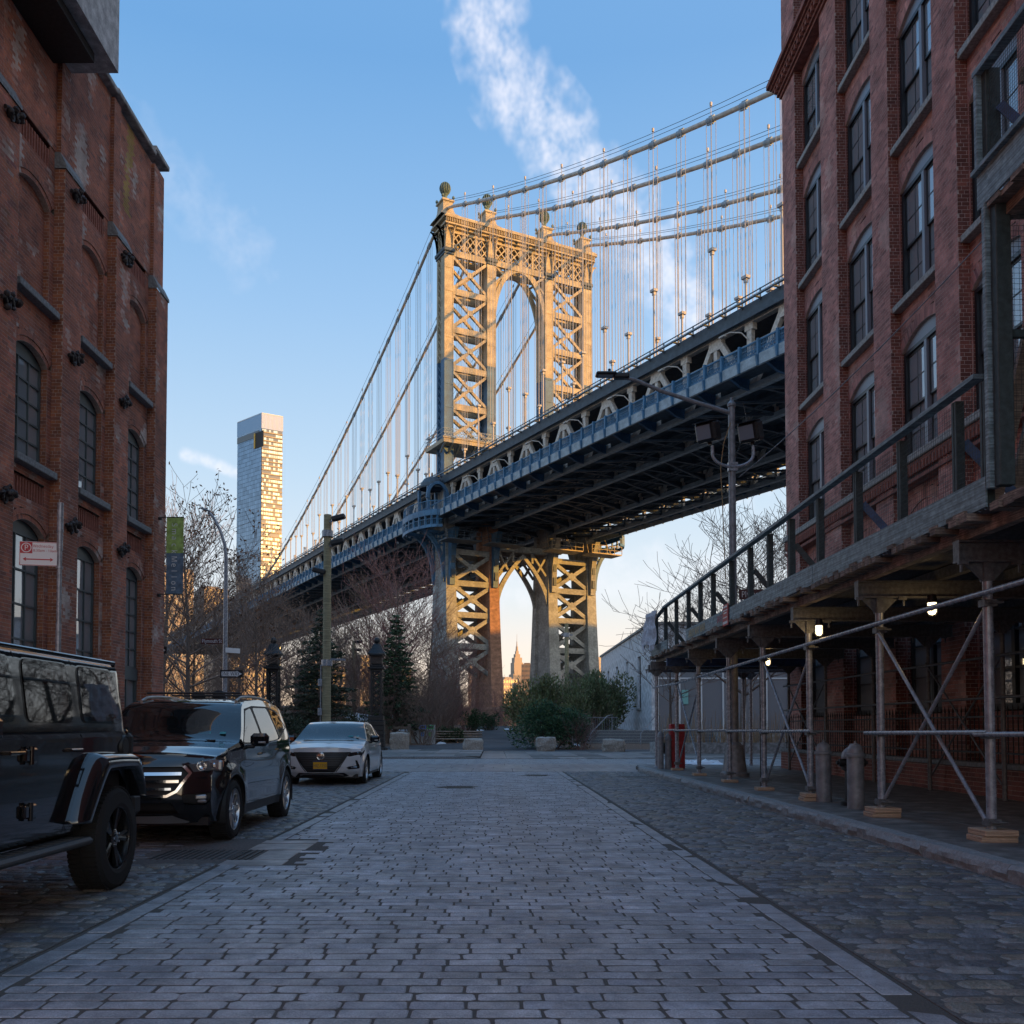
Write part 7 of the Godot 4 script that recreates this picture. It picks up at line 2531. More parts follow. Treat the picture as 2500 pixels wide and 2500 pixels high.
func sedan() -> void:
	var root := thing("parked_sedan", "white saloon car with a black grille and yellow number plate parked farthest down the kerb", "car", P(-3.80, 0.0, 23.0), 0.0, "cars parked along the left kerb")
	var V := func(a): return a.map(func(p): return Vector2(p[0], p[1]))
	var s := {
		"half": 0.90, "axle": 1.355, "wheel": 0.325, "arch": 0.375, "sill": 0.19, "bulge": 0.34, "tumble": 0.38, "tumble2": 0.1, "swell": 0.03, "lip": 0.012,
		"plan": [[-2.3, 0.82], [-1.7, 0.955], [-0.8, 1.0], [0.9, 1.0], [1.5, 0.985], [1.95, 0.92], [2.3, 0.72]],
		"flank": [[0.19, 0.95], [0.35, 0.985], [0.6, 1.0], [0.8, 0.99], [0.95, 0.965], [1.5, 0.94]],
		"belt": [[-2.3, 1.0], [0.0, 0.94], [1.2, 0.89], [2.3, 0.80]],
		"crease": [[-2.3, 0.86], [0.0, 0.76], [2.3, 0.70]],
		"nose": [[0.19, 2.14], [0.30, 2.27], [0.45, 2.31], [0.62, 2.30], [0.75, 2.25], [0.82, 2.14]],
		"tail": [[0.19, -2.1], [0.40, -2.27], [0.70, -2.30], [0.95, -2.24], [1.02, -2.2]],
		"top": [[-2.16, 1.02], [-1.70, 1.075], [-1.05, 1.36], [-0.45, 1.425], [0.05, 1.41], [0.22, 1.375], [1.10, 0.965], [1.5, 0.90], [1.86, 0.795]],
		"panes": [V.call([[0.86, 0.96], [0.22, 1.30], [-0.10, 1.345], [-0.12, 0.96]]), V.call([[-0.22, 0.96], [-0.20, 1.345], [-0.75, 1.33], [-1.10, 1.17], [-1.22, 1.03]])],
		"daylight": V.call([[0.92, 0.945], [0.24, 1.325], [-0.12, 1.37], [-0.75, 1.355], [-1.13, 1.19], [-1.27, 1.015], [-0.2, 0.945]]),
		"side_trim": [V.call([[-0.95, 0.19], [0.95, 0.19], [0.93, 0.25], [-0.93, 0.25]])],
		"side_lamp": [V.call([[1.62, 0.74], [1.55, 0.79], [1.95, 0.69], [2.0, 0.63], [1.9, 0.62]])],
		"side_tail": [V.call([[-1.80, 0.88], [-2.2, 0.78], [-2.2, 0.94], [-1.9, 0.96]])],
		"gaps": [V.call([[0.93, 0.90], [0.95, 0.70], [0.88, 0.34], [0.80, 0.28], [-0.16, 0.28], [-0.16, 0.7], [-0.17, 0.95]]), V.call([[-0.16, 0.34], [-0.16, 0.28], [-0.75, 0.28], [-0.98, 0.50], [-1.0, 0.75], [-1.24, 1.0]]), V.call([[1.86, 0.80], [1.35, 0.90], [1.0, 0.93]])],
		"bright_lines": [V.call([[0.9, 0.945], [-0.2, 0.945], [-1.24, 1.01]])],
		"paint": M.white_car_paint, "cladding": M.black_plastic, "line_mat": M.silver_trim,
		"strips": [[1.10, 1.86, "bonnet", 0.03, 0.05, 0.0, 0.28, M.white_car_paint], [0.22, 1.10, "windscreen", 0.025, 0.03, 0.0, 0.12, M.car_glass], [-1.05, 0.22, "roof", 0.02, 0.025, 0.0, 0.0, M.white_car_paint], [-1.70, -1.05, "rear_window", 0.03, 0.02, 0.0, 0.0, M.car_glass], [-2.16, -1.70, "boot_lid", 0.02, 0.03, 0.0, 0.0, M.white_car_paint]],
		"front_regions": {
			"grille": V.call([[-0.64, 0.745], [0.64, 0.745], [0.57, 0.66], [0.40, 0.42], [0.30, 0.30], [-0.30, 0.30], [-0.40, 0.42], [-0.57, 0.66]]),
			"lamp1": V.call([[0.50, 0.665], [0.60, 0.725], [0.88, 0.76], [0.88, 0.70], [0.62, 0.645]]), "lamp2": V.call([[-0.50, 0.665], [-0.60, 0.725], [-0.88, 0.76], [-0.88, 0.70], [-0.62, 0.645]]),
			"fog1": V.call([[0.55, 0.40], [0.60, 0.425], [0.755, 0.445], [0.73, 0.56], [0.765, 0.56], [0.83, 0.40], [0.80, 0.375], [0.60, 0.36]]), "fog2": V.call([[-0.55, 0.40], [-0.60, 0.425], [-0.755, 0.445], [-0.73, 0.56], [-0.765, 0.56], [-0.83, 0.40], [-0.80, 0.375], [-0.60, 0.36]]),
			"lip": V.call([[-0.62, 0.19], [-0.50, 0.285], [0.50, 0.285], [0.62, 0.19]])},
		"front_inset": {"grille": -0.02, "fog": -0.03, "lamp": 0.004, "lip": -0.01},
		"front_names": {"grille": ["grille", M.black_plastic], "lamp": ["headlamp_lens", M.car_glass], "fog": ["fog_recess", M.dark], "lip": ["front_lip", M.black_plastic]},
		"rear_regions": {"tail1": V.call([[0.5, 0.82], [0.85, 0.80], [0.85, 0.94], [0.5, 0.92]]), "tail2": V.call([[-0.5, 0.82], [-0.85, 0.80], [-0.85, 0.94], [-0.5, 0.92]])},
		"rear_inset": {}, "rear_names": {"tail": ["tail_lamp", M.red_lens]},
		"cabin": [-1.5, 0.7], "seats": [-0.15, -0.95],
	}
	shell(root, s)
	var fm: Callable = s.front_map
	for k in 7:
		part(root, "grille_bar", seam(PackedVector2Array([Vector2(-0.52 + k * 0.03, 0.71 - k * 0.05), Vector2(0.52 - k * 0.03, 0.71 - k * 0.05)]), 0.012, -0.012, fm).mesh(), M.grey_plastic)
	part(root, "lower_trim", seam(PackedVector2Array([Vector2(-0.48, 0.235), Vector2(-0.38, 0.262), Vector2(0.38, 0.262), Vector2(0.48, 0.235)]), 0.035, 0.006, fm).mesh(), M.silver_trim)
	var c: Vector3 = fm.call(Vector2(0.0, 0.655))
	var bd := mb()
	bd.lathe([Vector2(0.072, 0.0), Vector2(0.078, 0.012), Vector2(0.09, 0.012), Vector2(0.094, 0.0)], c, 28, Basis(Vector3.RIGHT, PI / 2))
	bd.lathe([Vector2(0.0, 0.008), Vector2(0.06, 0.006), Vector2(0.072, 0.0)], c, 28, Basis(Vector3.RIGHT, PI / 2))
	bd.box(c + Vector3(0, 0, 0.012), Vector3(0.17, 0.026, 0.012))
	part(root, "badge", bd.mesh(), M.chrome)
	var pt := holder(root, "number_plate", Transform3D(Basis(Vector3.RIGHT, 0.06), fm.call(Vector2(0.0, 0.455)) + Vector3(0, 0, 0.012)))
	part(pt, "plate", mb().bbox(Vector3.ZERO, Vector3(0.305, 0.152, 0.006), 0.001).mesh(), M.plate_yellow)
	part(pt, "number", letters("HRZ-1150", 0.092, 0.003), M.plate_blue, Transform3D(Basis().scaled(Vector3(0.72, 1.05, 1)), Vector3(0, -0.008, 0.004)))
	part(pt, "holder_frame", mb().bbox(Vector3(0, 0.09, 0.0), Vector3(0.32, 0.03, 0.008), 0.002).bbox(Vector3(0, -0.084, 0.0), Vector3(0.32, 0.016, 0.008), 0.002).mesh(), M.plate_blue)
	for x in [-1.0, 1.0]:
		var h: Vector3 = fm.call(Vector2(x * 0.70, 0.70))
		var hl := holder(root, "headlamp")
		part(hl, "back", mb().bbox(h + Vector3(x * 0.02, 0, -0.06), Vector3(0.34, 0.075, 0.05), 0.015, Basis(Vector3.UP, -x * -0.55)).mesh(), M.dark)
		for k in 3:
			part(hl, "light_unit", mb().bbox(h + Vector3(x * (0.07 - k * 0.075), 0.01 - k * 0.010, -0.02 + (0.02 if k > 1 else 0.0) - 0.045 * (2 - k) * 0.6), Vector3(0.045, 0.04, 0.03), 0.008).mesh(), M.chrome)
		var f: Vector3 = fm.call(Vector2(x * 0.70, 0.405))
		part(root, "fog_lamp", mb().bbox(f + Vector3(0, 0.0, -0.02), Vector3(0.14, 0.028, 0.02), 0.006, Basis(Vector3.UP, x * 0.45)).mesh(), M.chrome)
		part(root, "grille_edge", seam(PackedVector2Array([Vector2(x * 0.60, 0.72), Vector2(x * 0.43, 0.44), Vector2(x * 0.33, 0.31)]), 0.018, 0.006, fm).mesh(), M.grey_plastic)
		wheel(root, Vector3(x * 0.79, 0.325, 1.355), x, 0.325, 0.215, 0.225, 5, true, M.rim_silver)
		wheel(root, Vector3(x * 0.79, 0.325, -1.355), x, 0.325, 0.215, 0.225, 5, true, M.rim_silver)
		mirror_part(root, x, Vector3(x * 0.86, 0.99, 0.66), M.black_paint)
		handle(root, s.side_map, Vector2(0.02, 0.84), x, M.white_car_paint)
		handle(root, s.side_map, Vector2(-0.98, 0.87), x, M.white_car_paint)
	for x in [-0.32, 0.28]:
		part(root, "wiper", mb().tube(Vector3(x - 0.28, 0.995, 1.16), Vector3(x + 0.28, 0.99, 1.17), 0.008, 0.006, 6).mesh(), M.black_plastic)
	for q in [[0.46, 0.12], [0.62, 0.07]]:
		part(root, "windscreen_sticker", mb().box(Vector3(q[0], 1.085, 0.935), Vector3(q[1], 0.045, 0.003), Basis(Vector3.RIGHT, -1.08)).mesh(), M.sticker)

func jeep() -> void:
	var root := thing("parked_jeep", "black boxy four by four with black wheels and wide fender flares nearest on the kerb", "car", P(-3.90, 0.0, 6.02), 0.0, "cars parked along the left kerb")
	var V := func(a): return a.map(func(p): return Vector2(p[0], p[1]))
	var hw := func(z: float, y: float) -> float:
		var w := 0.825 - 0.02 * smoothstep(1.6, 0.9, 3.2 - z)
		if y < 0.7:
			w -= 0.05 * pow((0.7 - y) / 0.25, 2.0) * 0.4
		if y > 1.22:
			w -= 0.02 + (y - 1.22) * 0.13
		w += 0.012 * exp(-pow((y - 1.19) / 0.02, 2.0))
		if y > 1.74:
			w -= pow((y - 1.74) / 0.09, 2.0) * 0.05
		if z < -1.86:
			w -= pow((-1.86 - z) / 0.12, 2.0) * 0.05
		return w
	var side := func(q: Vector2) -> Vector3: return Vector3(hw.call(q.x, q.y), q.y, q.x)
	var out := PackedVector2Array(V.call([[-1.98, 0.66], [-1.92, 0.60], [-1.0, 0.52], [0.95, 0.50], [0.98, 0.70], [1.05, 1.08], [2.0, 1.02], [2.0, 1.14], [0.78, 1.22], [0.42, 1.80], [0.30, 1.83], [-1.72, 1.83], [-1.86, 1.80], [-1.98, 1.22]]))
	var regions := {
		"cut0": PackedVector2Array(V.call([[-0.98, 0.50], [-1.06, 0.62], [-1.22, 0.86], [-1.32, 0.93], [-1.72, 0.93], [-1.86, 0.82], [-1.95, 0.66], [-1.92, 0.50]])),
		"pane0": rounded(V.call([[-1.10, 1.31], [-1.10, 1.74], [-1.74, 1.74], [-1.86, 1.31]]), 0.07),
		"pane1": rounded(V.call([[-0.25, 1.31], [-0.25, 1.74], [-0.94, 1.74], [-0.94, 1.31]]), 0.07),
		"pane2": rounded(V.call([[0.60, 1.31], [0.38, 1.74], [-0.10, 1.74], [-0.10, 1.31]]), 0.06),
	}
	for mir in [false, true]:
		var sg := -1.0 if mir else 1.0
		var made := skin(out, regions, {"pane0": -0.012, "pane1": -0.012, "pane2": -0.012}, 0.06, side, mir)
		add_skin(root, made, {"paint": ["body_side", M.black_paint], "pane": ["side_window", M.car_glass]})
		for r in ["pane0", "pane1", "pane2"]:
			var loop: PackedVector2Array = regions[r].duplicate()
			loop.append(loop[0])
			part(root, "window_seal", seam(loop, 0.035, 0.006, side, mir).mesh(), M.black_plastic)
			var big := PackedVector2Array()
			var mid := Vector2.ZERO
			for p in regions[r]:
				mid += p / regions[r].size()
			for p in regions[r]:
				big.append(mid + (p - mid) * Vector2(1.10, 1.14))
			big.append(big[0])
			part(root, "window_frame", seam(big, 0.02, 0.010, side, mir).mesh(), M.black_paint)
		part(root, "pane_divider", seam(PackedVector2Array([Vector2(-0.72, 1.31), Vector2(-0.70, 1.74)]), 0.025, 0.004, side, mir).mesh(), M.black_plastic)
		for g in [V.call([[-1.02, 1.80], [-1.02, 1.22], [-1.04, 1.00], [-1.00, 0.66], [-0.86, 0.56], [-0.24, 0.56], [-0.16, 0.70], [-0.17, 1.80]]), V.call([[-0.17, 0.64], [-0.08, 0.55], [0.74, 0.55], [0.84, 0.72], [0.86, 1.20]]), V.call([[-1.97, 1.235], [-1.02, 1.235]])]:
			part(root, "door_gap_shade", seam(rounded_line(g), 0.010, 0.0015, side, mir).mesh(), M.dark)  # proud dark strips paint the shade of the panel gaps
		for h in [Vector2(-0.24, 1.09), Vector2(-0.24, 0.72), Vector2(0.78, 1.09), Vector2(0.78, 0.72)]:
			var p: Vector3 = side.call(h)
			part(root, "door_hinge", mb().bbox(Vector3(sg * (p.x + 0.018), p.y, p.z), Vector3(0.04, 0.10, 0.07), 0.01).tube(Vector3(sg * (p.x + 0.03), p.y - 0.06, p.z + 0.04), Vector3(sg * (p.x + 0.03), p.y + 0.06, p.z + 0.04), 0.018, 0.018, 8).bbox(Vector3(sg * (p.x + 0.016), p.y, p.z + 0.085), Vector3(0.035, 0.085, 0.06), 0.01).mesh(), M.black_paint)
		handle(root, side, Vector2(-0.88, 1.11), sg, M.black_paint, 0.20)
		handle(root, side, Vector2(-0.02, 1.11), sg, M.black_paint, 0.20)
		for ax in [-1.5, 1.5]:
			part(root, "fender_flare", flare_shape(ax, sg).mesh(), M.black_paint)
			wheel(root, Vector3(sg * 0.80, 0.40, ax), sg, 0.405, 0.25, 0.245, 5, true, M.rim_black)
			var liner := mb()
			liner.slab(Vector3(sg * 0.45, 0.35, ax - 0.52), Vector3(sg * 0.5, 0.98, ax + 0.52))
			liner.slab(Vector3(sg * 0.45, 0.93, ax - 0.5), Vector3(sg * 0.8, 0.96, ax + 0.5))
			part(root, "arch_liner", liner.mesh(), M.dark)
		part(root, "running_board", mb().bbox(Vector3(sg * 0.86, 0.45, 0.05), Vector3(0.22, 0.055, 1.95), 0.02).mesh(), M.grey_plastic)
		for k in 34:
			part(root, "step_rib", mb().box(Vector3(sg * 0.86, 0.479, -0.86 + k * 0.053), Vector3(0.12, 0.006, 0.014), Basis(Vector3.UP, 0.5 if k % 2 else -0.5)).mesh(), M.black_plastic)
		part(root, "tail_lamp", mb().bbox(Vector3(sg * 0.74, 1.10, -2.01), Vector3(0.17, 0.26, 0.10), 0.03).mesh(), M.black_plastic)
		part(root, "tail_lens", mb().bbox(Vector3(sg * 0.75, 1.10, -2.055), Vector3(0.12, 0.20, 0.03), 0.01).mesh(), M.red_lens)
		mirror_part(root, sg, Vector3(sg * 0.84, 1.24, 0.62), M.black_paint)
	part(root, "fuel_lid", mb().lathe([Vector2(0.0, 0.02), Vector2(0.065, 0.02), Vector2(0.075, 0.012), Vector2(0.085, 0.02), Vector2(0.095, 0.0)], Vector3(0.825, 1.12, -1.82), 24, Basis(Vector3.BACK, -PI / 2)).mesh(), M.black_plastic)
	var roof := mb()
	for k in 10:
		var t0 := -1.0 + k * 0.2
		var t1 := t0 + 0.2
		var f := func(t: float, z: float) -> Vector3: return Vector3(t * (hw.call(z, 1.82) + 0.0), 1.828 + 0.025 * (1.0 - t * t) - (0.02 if z < -1.8 else 0.0), z)
		for zz in [[-1.86, -1.72], [-1.72, -0.75], [-0.75, 0.30], [0.30, 0.42]]:
			roof.quad(f.call(t0, zz[1]), f.call(t1, zz[1]), f.call(t1, zz[0]), f.call(t0, zz[0]))
	part(root, "roof", roof.mesh(), M.black_paint)
	part(root, "roof_gutter", mb().bbox(Vector3(0.755, 1.805, -0.72), Vector3(0.03, 0.03, 2.1), 0.008).bbox(Vector3(-0.755, 1.805, -0.72), Vector3(0.03, 0.03, 2.1), 0.008).mesh(), M.black_paint)
	part(root, "tailgate", mb().bbox(Vector3(0, 0.92, -1.96), Vector3(1.56, 0.62, 0.06), 0.02).mesh(), M.black_paint)
	part(root, "rear_window", mb().quad_at(Vector3(-0.7, 1.25, -1.985), Vector3(0.7, 1.25, -1.985), Vector3(0.64, 1.76, -1.88), Vector3(-0.64, 1.76, -1.88)).mesh(), M.car_glass)
	part(root, "rear_frame", mb().bbox(Vector3(0, 1.79, -1.87), Vector3(1.44, 0.07, 0.05), 0.02).bbox(Vector3(0, 1.235, -1.97), Vector3(1.6, 0.05, 0.05), 0.015).mesh(), M.black_paint)
	part(root, "rear_bumper", mb().bbox(Vector3(0, 0.62, -2.08), Vector3(1.70, 0.20, 0.20), 0.04).mesh(), M.black_plastic)
	wheel(root, Vector3(0.05, 0.98, -2.14), 1.0, 0.40, 0.24, 0.24, 5, true, M.rim_black, PI / 2)
	part(root, "windscreen", mb().quad_at(Vector3(-0.72, 1.24, 0.76), Vector3(0.72, 1.24, 0.76), Vector3(0.66, 1.79, 0.43), Vector3(-0.66, 1.79, 0.43)).mesh(), M.car_glass)
	part(root, "bonnet", mb().bbox(Vector3(0, 1.10, 1.42), Vector3(1.36, 0.18, 1.24), 0.05).mesh(), M.black_paint)
	part(root, "grille", mb().bbox(Vector3(0, 0.93, 2.02), Vector3(1.30, 0.44, 0.08), 0.03).mesh(), M.black_paint)
	for k in 7:
		part(root, "slot_shade", mb().bbox(Vector3(-0.30 + k * 0.10, 0.95, 2.062), Vector3(0.055, 0.30, 0.01), 0.004).mesh(), M.dark)  # dark plates on the grille paint the shade inside its slots
	for x in [-0.5, 0.5]:
		part(root, "headlamp", mb().lathe([Vector2(0.0, 0.02), Vector2(0.08, 0.012), Vector2(0.09, 0.0)], Vector3(x, 1.0, 2.06), 20, Basis(Vector3.RIGHT, PI / 2)).mesh(), M.lens)
	part(root, "front_bumper", mb().bbox(Vector3(0, 0.62, 2.16), Vector3(1.6, 0.20, 0.22), 0.05).mesh(), M.black_plastic)
	part(root, "floor_pan", mb().slab(Vector3(-0.74, 0.48, -1.92), Vector3(0.74, 0.62, 1.9)).slab(Vector3(-0.45, 0.4, -1.8), Vector3(0.45, 0.6, 1.9)).mesh(), M.dark)
	part(root, "axle", mb().tube(Vector3(-0.75, 0.38, -1.5), Vector3(0.75, 0.38, -1.5), 0.05, 0.05, 10).tube(Vector3(-0.75, 0.38, 1.5), Vector3(0.75, 0.38, 1.5), 0.05, 0.05, 10).mesh(), M.dark)
	part(root, "cabin_tub", mb().slab(Vector3(-0.76, 0.62, -1.9), Vector3(0.76, 1.16, 0.7)).mesh(), M.seat_cloth)
	for x in [-0.4, 0.4]:
		for z in [-0.1, -0.95]:
			part(root, "seat", mb().bbox(Vector3(x, 1.3, z), Vector3(0.5, 0.6, 0.15), 0.05, Basis(Vector3.RIGHT, -0.15)).bbox(Vector3(x, 1.66, z - 0.05), Vector3(0.26, 0.17, 0.09), 0.03).mesh(), M.seat_cloth)

# wide flare over a jeep wheel
func flare_shape(ax: float, sg: float) -> MB:
	var m := mb()
	var inner := [Vector2(0.60, 0.58), Vector2(0.50, 0.70), Vector2(0.30, 0.92), Vector2(0.18, 0.955), Vector2(-0.20, 0.955), Vector2(-0.30, 0.93), Vector2(-0.42, 0.80), Vector2(-0.46, 0.70)]
	var outer := [Vector2(0.74, 0.58), Vector2(0.64, 0.76), Vector2(0.42, 1.05), Vector2(0.24, 1.09), Vector2(-0.24, 1.075), Vector2(-0.38, 1.05), Vector2(-0.48, 0.86), Vector2(-0.50, 0.72)]
	var t0 := smooth2(outer)
	var t1 := smooth2(inner)
	var rings := []
	for k in t0.size():
		var o: Vector2 = t0[k]
		var i: Vector2 = t1[k]
		var mid := o.lerp(i, 0.35)
		var low := o.lerp(i, 0.85)
		rings.append([Vector3(sg * 0.80, o.y, ax + o.x), Vector3(sg * 0.87, o.lerp(i, 0.05).y, ax + o.lerp(i, 0.05).x), Vector3(sg * 0.955, mid.y, ax + mid.x), Vector3(sg * 0.968, low.y, ax + low.x), Vector3(sg * 0.955, i.y, ax + i.x), Vector3(sg * 0.80, i.y, ax + i.x)])
	for k in rings.size() - 1:
		for j in 5:
			var a: Array = rings[k]
			var b: Array = rings[k + 1]
			if sg > 0:
				m.quad(a[j], b[j], b[j + 1], a[j + 1])
			else:
				m.quad(b[j], a[j], a[j + 1], b[j + 1])
	for e in [0, rings.size() - 1]:
		var a: Array = rings[e]
		for j in range(1, 5):
			m.tri(a[0], a[j], a[j + 1])
	var acc := {}
	for k in m.v.size():
		var key := m.v[k].snappedf(0.001)
		acc[key] = acc.get(key, Vector3.ZERO) + m.n[k]
	for k in m.v.size():
		m.n[k] = acc[m.v[k].snappedf(0.001)].normalized()
	return m

func smooth2(p: Array) -> Array:
	var out := []
	for k in p.size() - 1:
		var a: Vector2 = p[maxi(k - 1, 0)]
		var b: Vector2 = p[k]
		var c: Vector2 = p[k + 1]
		var d: Vector2 = p[mini(k + 2, p.size() - 1)]
		for j in 4:
			out.append(b.cubic_interpolate(c, a, d, j / 4.0))
	out.append(p[-1])
	return out

# ------------------------------------------------------------------ park ground, white building, park furniture
func park_y(x: float, d: float) -> float:
	var rise := 0.045 * maxf(d - 56.0, 0.0)
	if d > 90.0:
		rise = 0.045 * 34.0 - (d - 90.0) * 0.02
	var y := rise
	var left := smoothstep(0.0, 5.0, -1.6 - x) * smoothstep(60.0, 70.0, d)
	y += left * (0.35 + 1.5 * smoothstep(2.0, 9.0, -1.6 - x))
	y += smoothstep(0.0, 2.0, x - 2.6) * smoothstep(55.0, 60.0, d) * 0.25
	y += 0.10 * sin(x * 0.7 + d * 0.31) * sin(d * 0.23) * smoothstep(60.0, 66.0, d) * smoothstep(1.2, 3.0, absf(x - 0.7) - 1.0)
	return y

func park() -> void:
	var t := setting("park_ground", "leaf-strewn earth rising behind the plaza")
	var m := mb()
	var xs := 48
	var ds := 44
	for i in xs + 1:
		for j in ds + 1:
			var x := -50.0 + i * 1.6
			var d := 51.6 + j * 1.9
			var e := 0.1
			var n := Vector3(park_y(x - e, d) - park_y(x + e, d), 2.0 * e, (park_y(x, d + e) - park_y(x, d - e))).normalized()
			m.vert(P(x, park_y(x, d) - 0.02, d), n)
	for i in xs:
		for j in ds:
			var a := i * (ds + 1) + j
			m.face(a, a + ds + 1, a + ds + 2)
			m.face(a, a + ds + 2, a + 1)
	part(t, "earth", m.mesh(), M.earth)
	var pz := setting("path", "dark asphalt plaza and path climbing into the park")
	var q := mb()
	q.slab(P(-16, -0.03, 51.6), P(14, 0.012, 56.0))
	part(pz, "plaza", q.mesh(), M.asphalt)
	q = mb()
	for k in 24:
		var d0 := 56.0 + k * 1.35
		var d1 := d0 + 1.35
		var w := func(d: float) -> Array:
			var c := 0.75 - 0.0022 * pow(maxf(d - 62.0, 0.0), 2.0) * 0.6
			var l := lerpf(9.0, 1.75, smoothstep(56.0, 64.0, d))
			var r := lerpf(3.0, 1.6, smoothstep(56.0, 62.0, d))
			return [c - l, c + r]
		var a: Array = w.call(d0)
		var b: Array = w.call(d1)
		for s in 6:
			var f := func(e: Array, d: float, t2: float) -> Vector3:
				var x := lerpf(e[0], e[1], t2)
				return P(x, maxf(park_y(x, d), 0.045 * maxf(d - 56.0, 0.0)) + 0.03, d)
			q.quad(f.call(a, d0, s / 6.0), f.call(a, d0, (s + 1) / 6.0), f.call(b, d1, (s + 1) / 6.0), f.call(b, d1, s / 6.0))
	part(pz, "path_surface", q.mesh(), M.asphalt)
	var spots := [[-9.5, 68.0, 3.2, 2.6], [-12.5, 70.0, 3.0, 3.0], [-6.4, 67.0, 1.6, 1.4], [-15.5, 66.0, 2.6, 2.2], [-18.0, 70.0, 3.4, 2.4], [-7.6, 72.0, 2.2, 2.0], [3.6, 57.0, 0.8, 0.45], [1.2, 81.0, 0.8, 0.5], [-1.2, 79.0, 0.7, 0.4], [-3.4, 61.5, 0.6, 0.3], [5.1, 58.0, 0.35, 0.8]]
	var names := ["broad snow patch on the slope behind the gate post", "long snow patch under the dark pine", "small snow patch near the right gate post", "snow patch behind the black suv roof", "farthest left snow patch on the slope", "snow patch high on the slope among twigs", "thin snow strip in front of the dark bush", "snow scrap where the path bends", "snow sliver on the left path edge", "dusting of snow under the bench", "snow caught beside the steps"]
	var r := RandomNumberGenerator.new()
	r.seed = 5
	for k in spots.size():
		var s: Array = spots[k]
		var o := thing("snow_patch", names[k], "snow", P(s[0], 0, s[1]), 0.0, "old snow in the park")
		var sm := mb()
		var c := sm.vert(Vector3(0, park_y(s[0], s[1]) + 0.10, 0), Vector3.UP)
		var rings := 3
		for ring in rings:
			for a in 20:
				var an := TAU * a / 20.0
				var f := (ring + 1) / float(rings)
				var wob := 1.0 + (0.35 * sin(an * 3.0 + k) + 0.25 * sin(an * 7.0 + k * 2.0)) * f
				var x: float = cos(an) * s[2] * f * wob * 0.5
				var d: float = sin(an) * s[3] * f * wob * 0.5
				var up := 0.10 * (1.0 - f * f) + r.randf_range(0.0, 0.02) - (0.06 if ring == rings - 1 else 0.0)
				sm.vert(Vector3(x, park_y(s[0] + x, s[1] + d) + up + 0.03, -d), Vector3.UP)
		for a in 20:
			sm.face(c, c + 1 + a, c + 1 + (a + 1) % 20)
			for ring in rings - 1:
				var i0 := c + 1 + ring * 20
				sm.face(i0 + a, i0 + 20 + a, i0 + 20 + (a + 1) % 20)
				sm.face(i0 + a, i0 + 20 + (a + 1) % 20, i0 + (a + 1) % 20)
		part(o, "snow_sheet", sm.mesh(), M.snow)

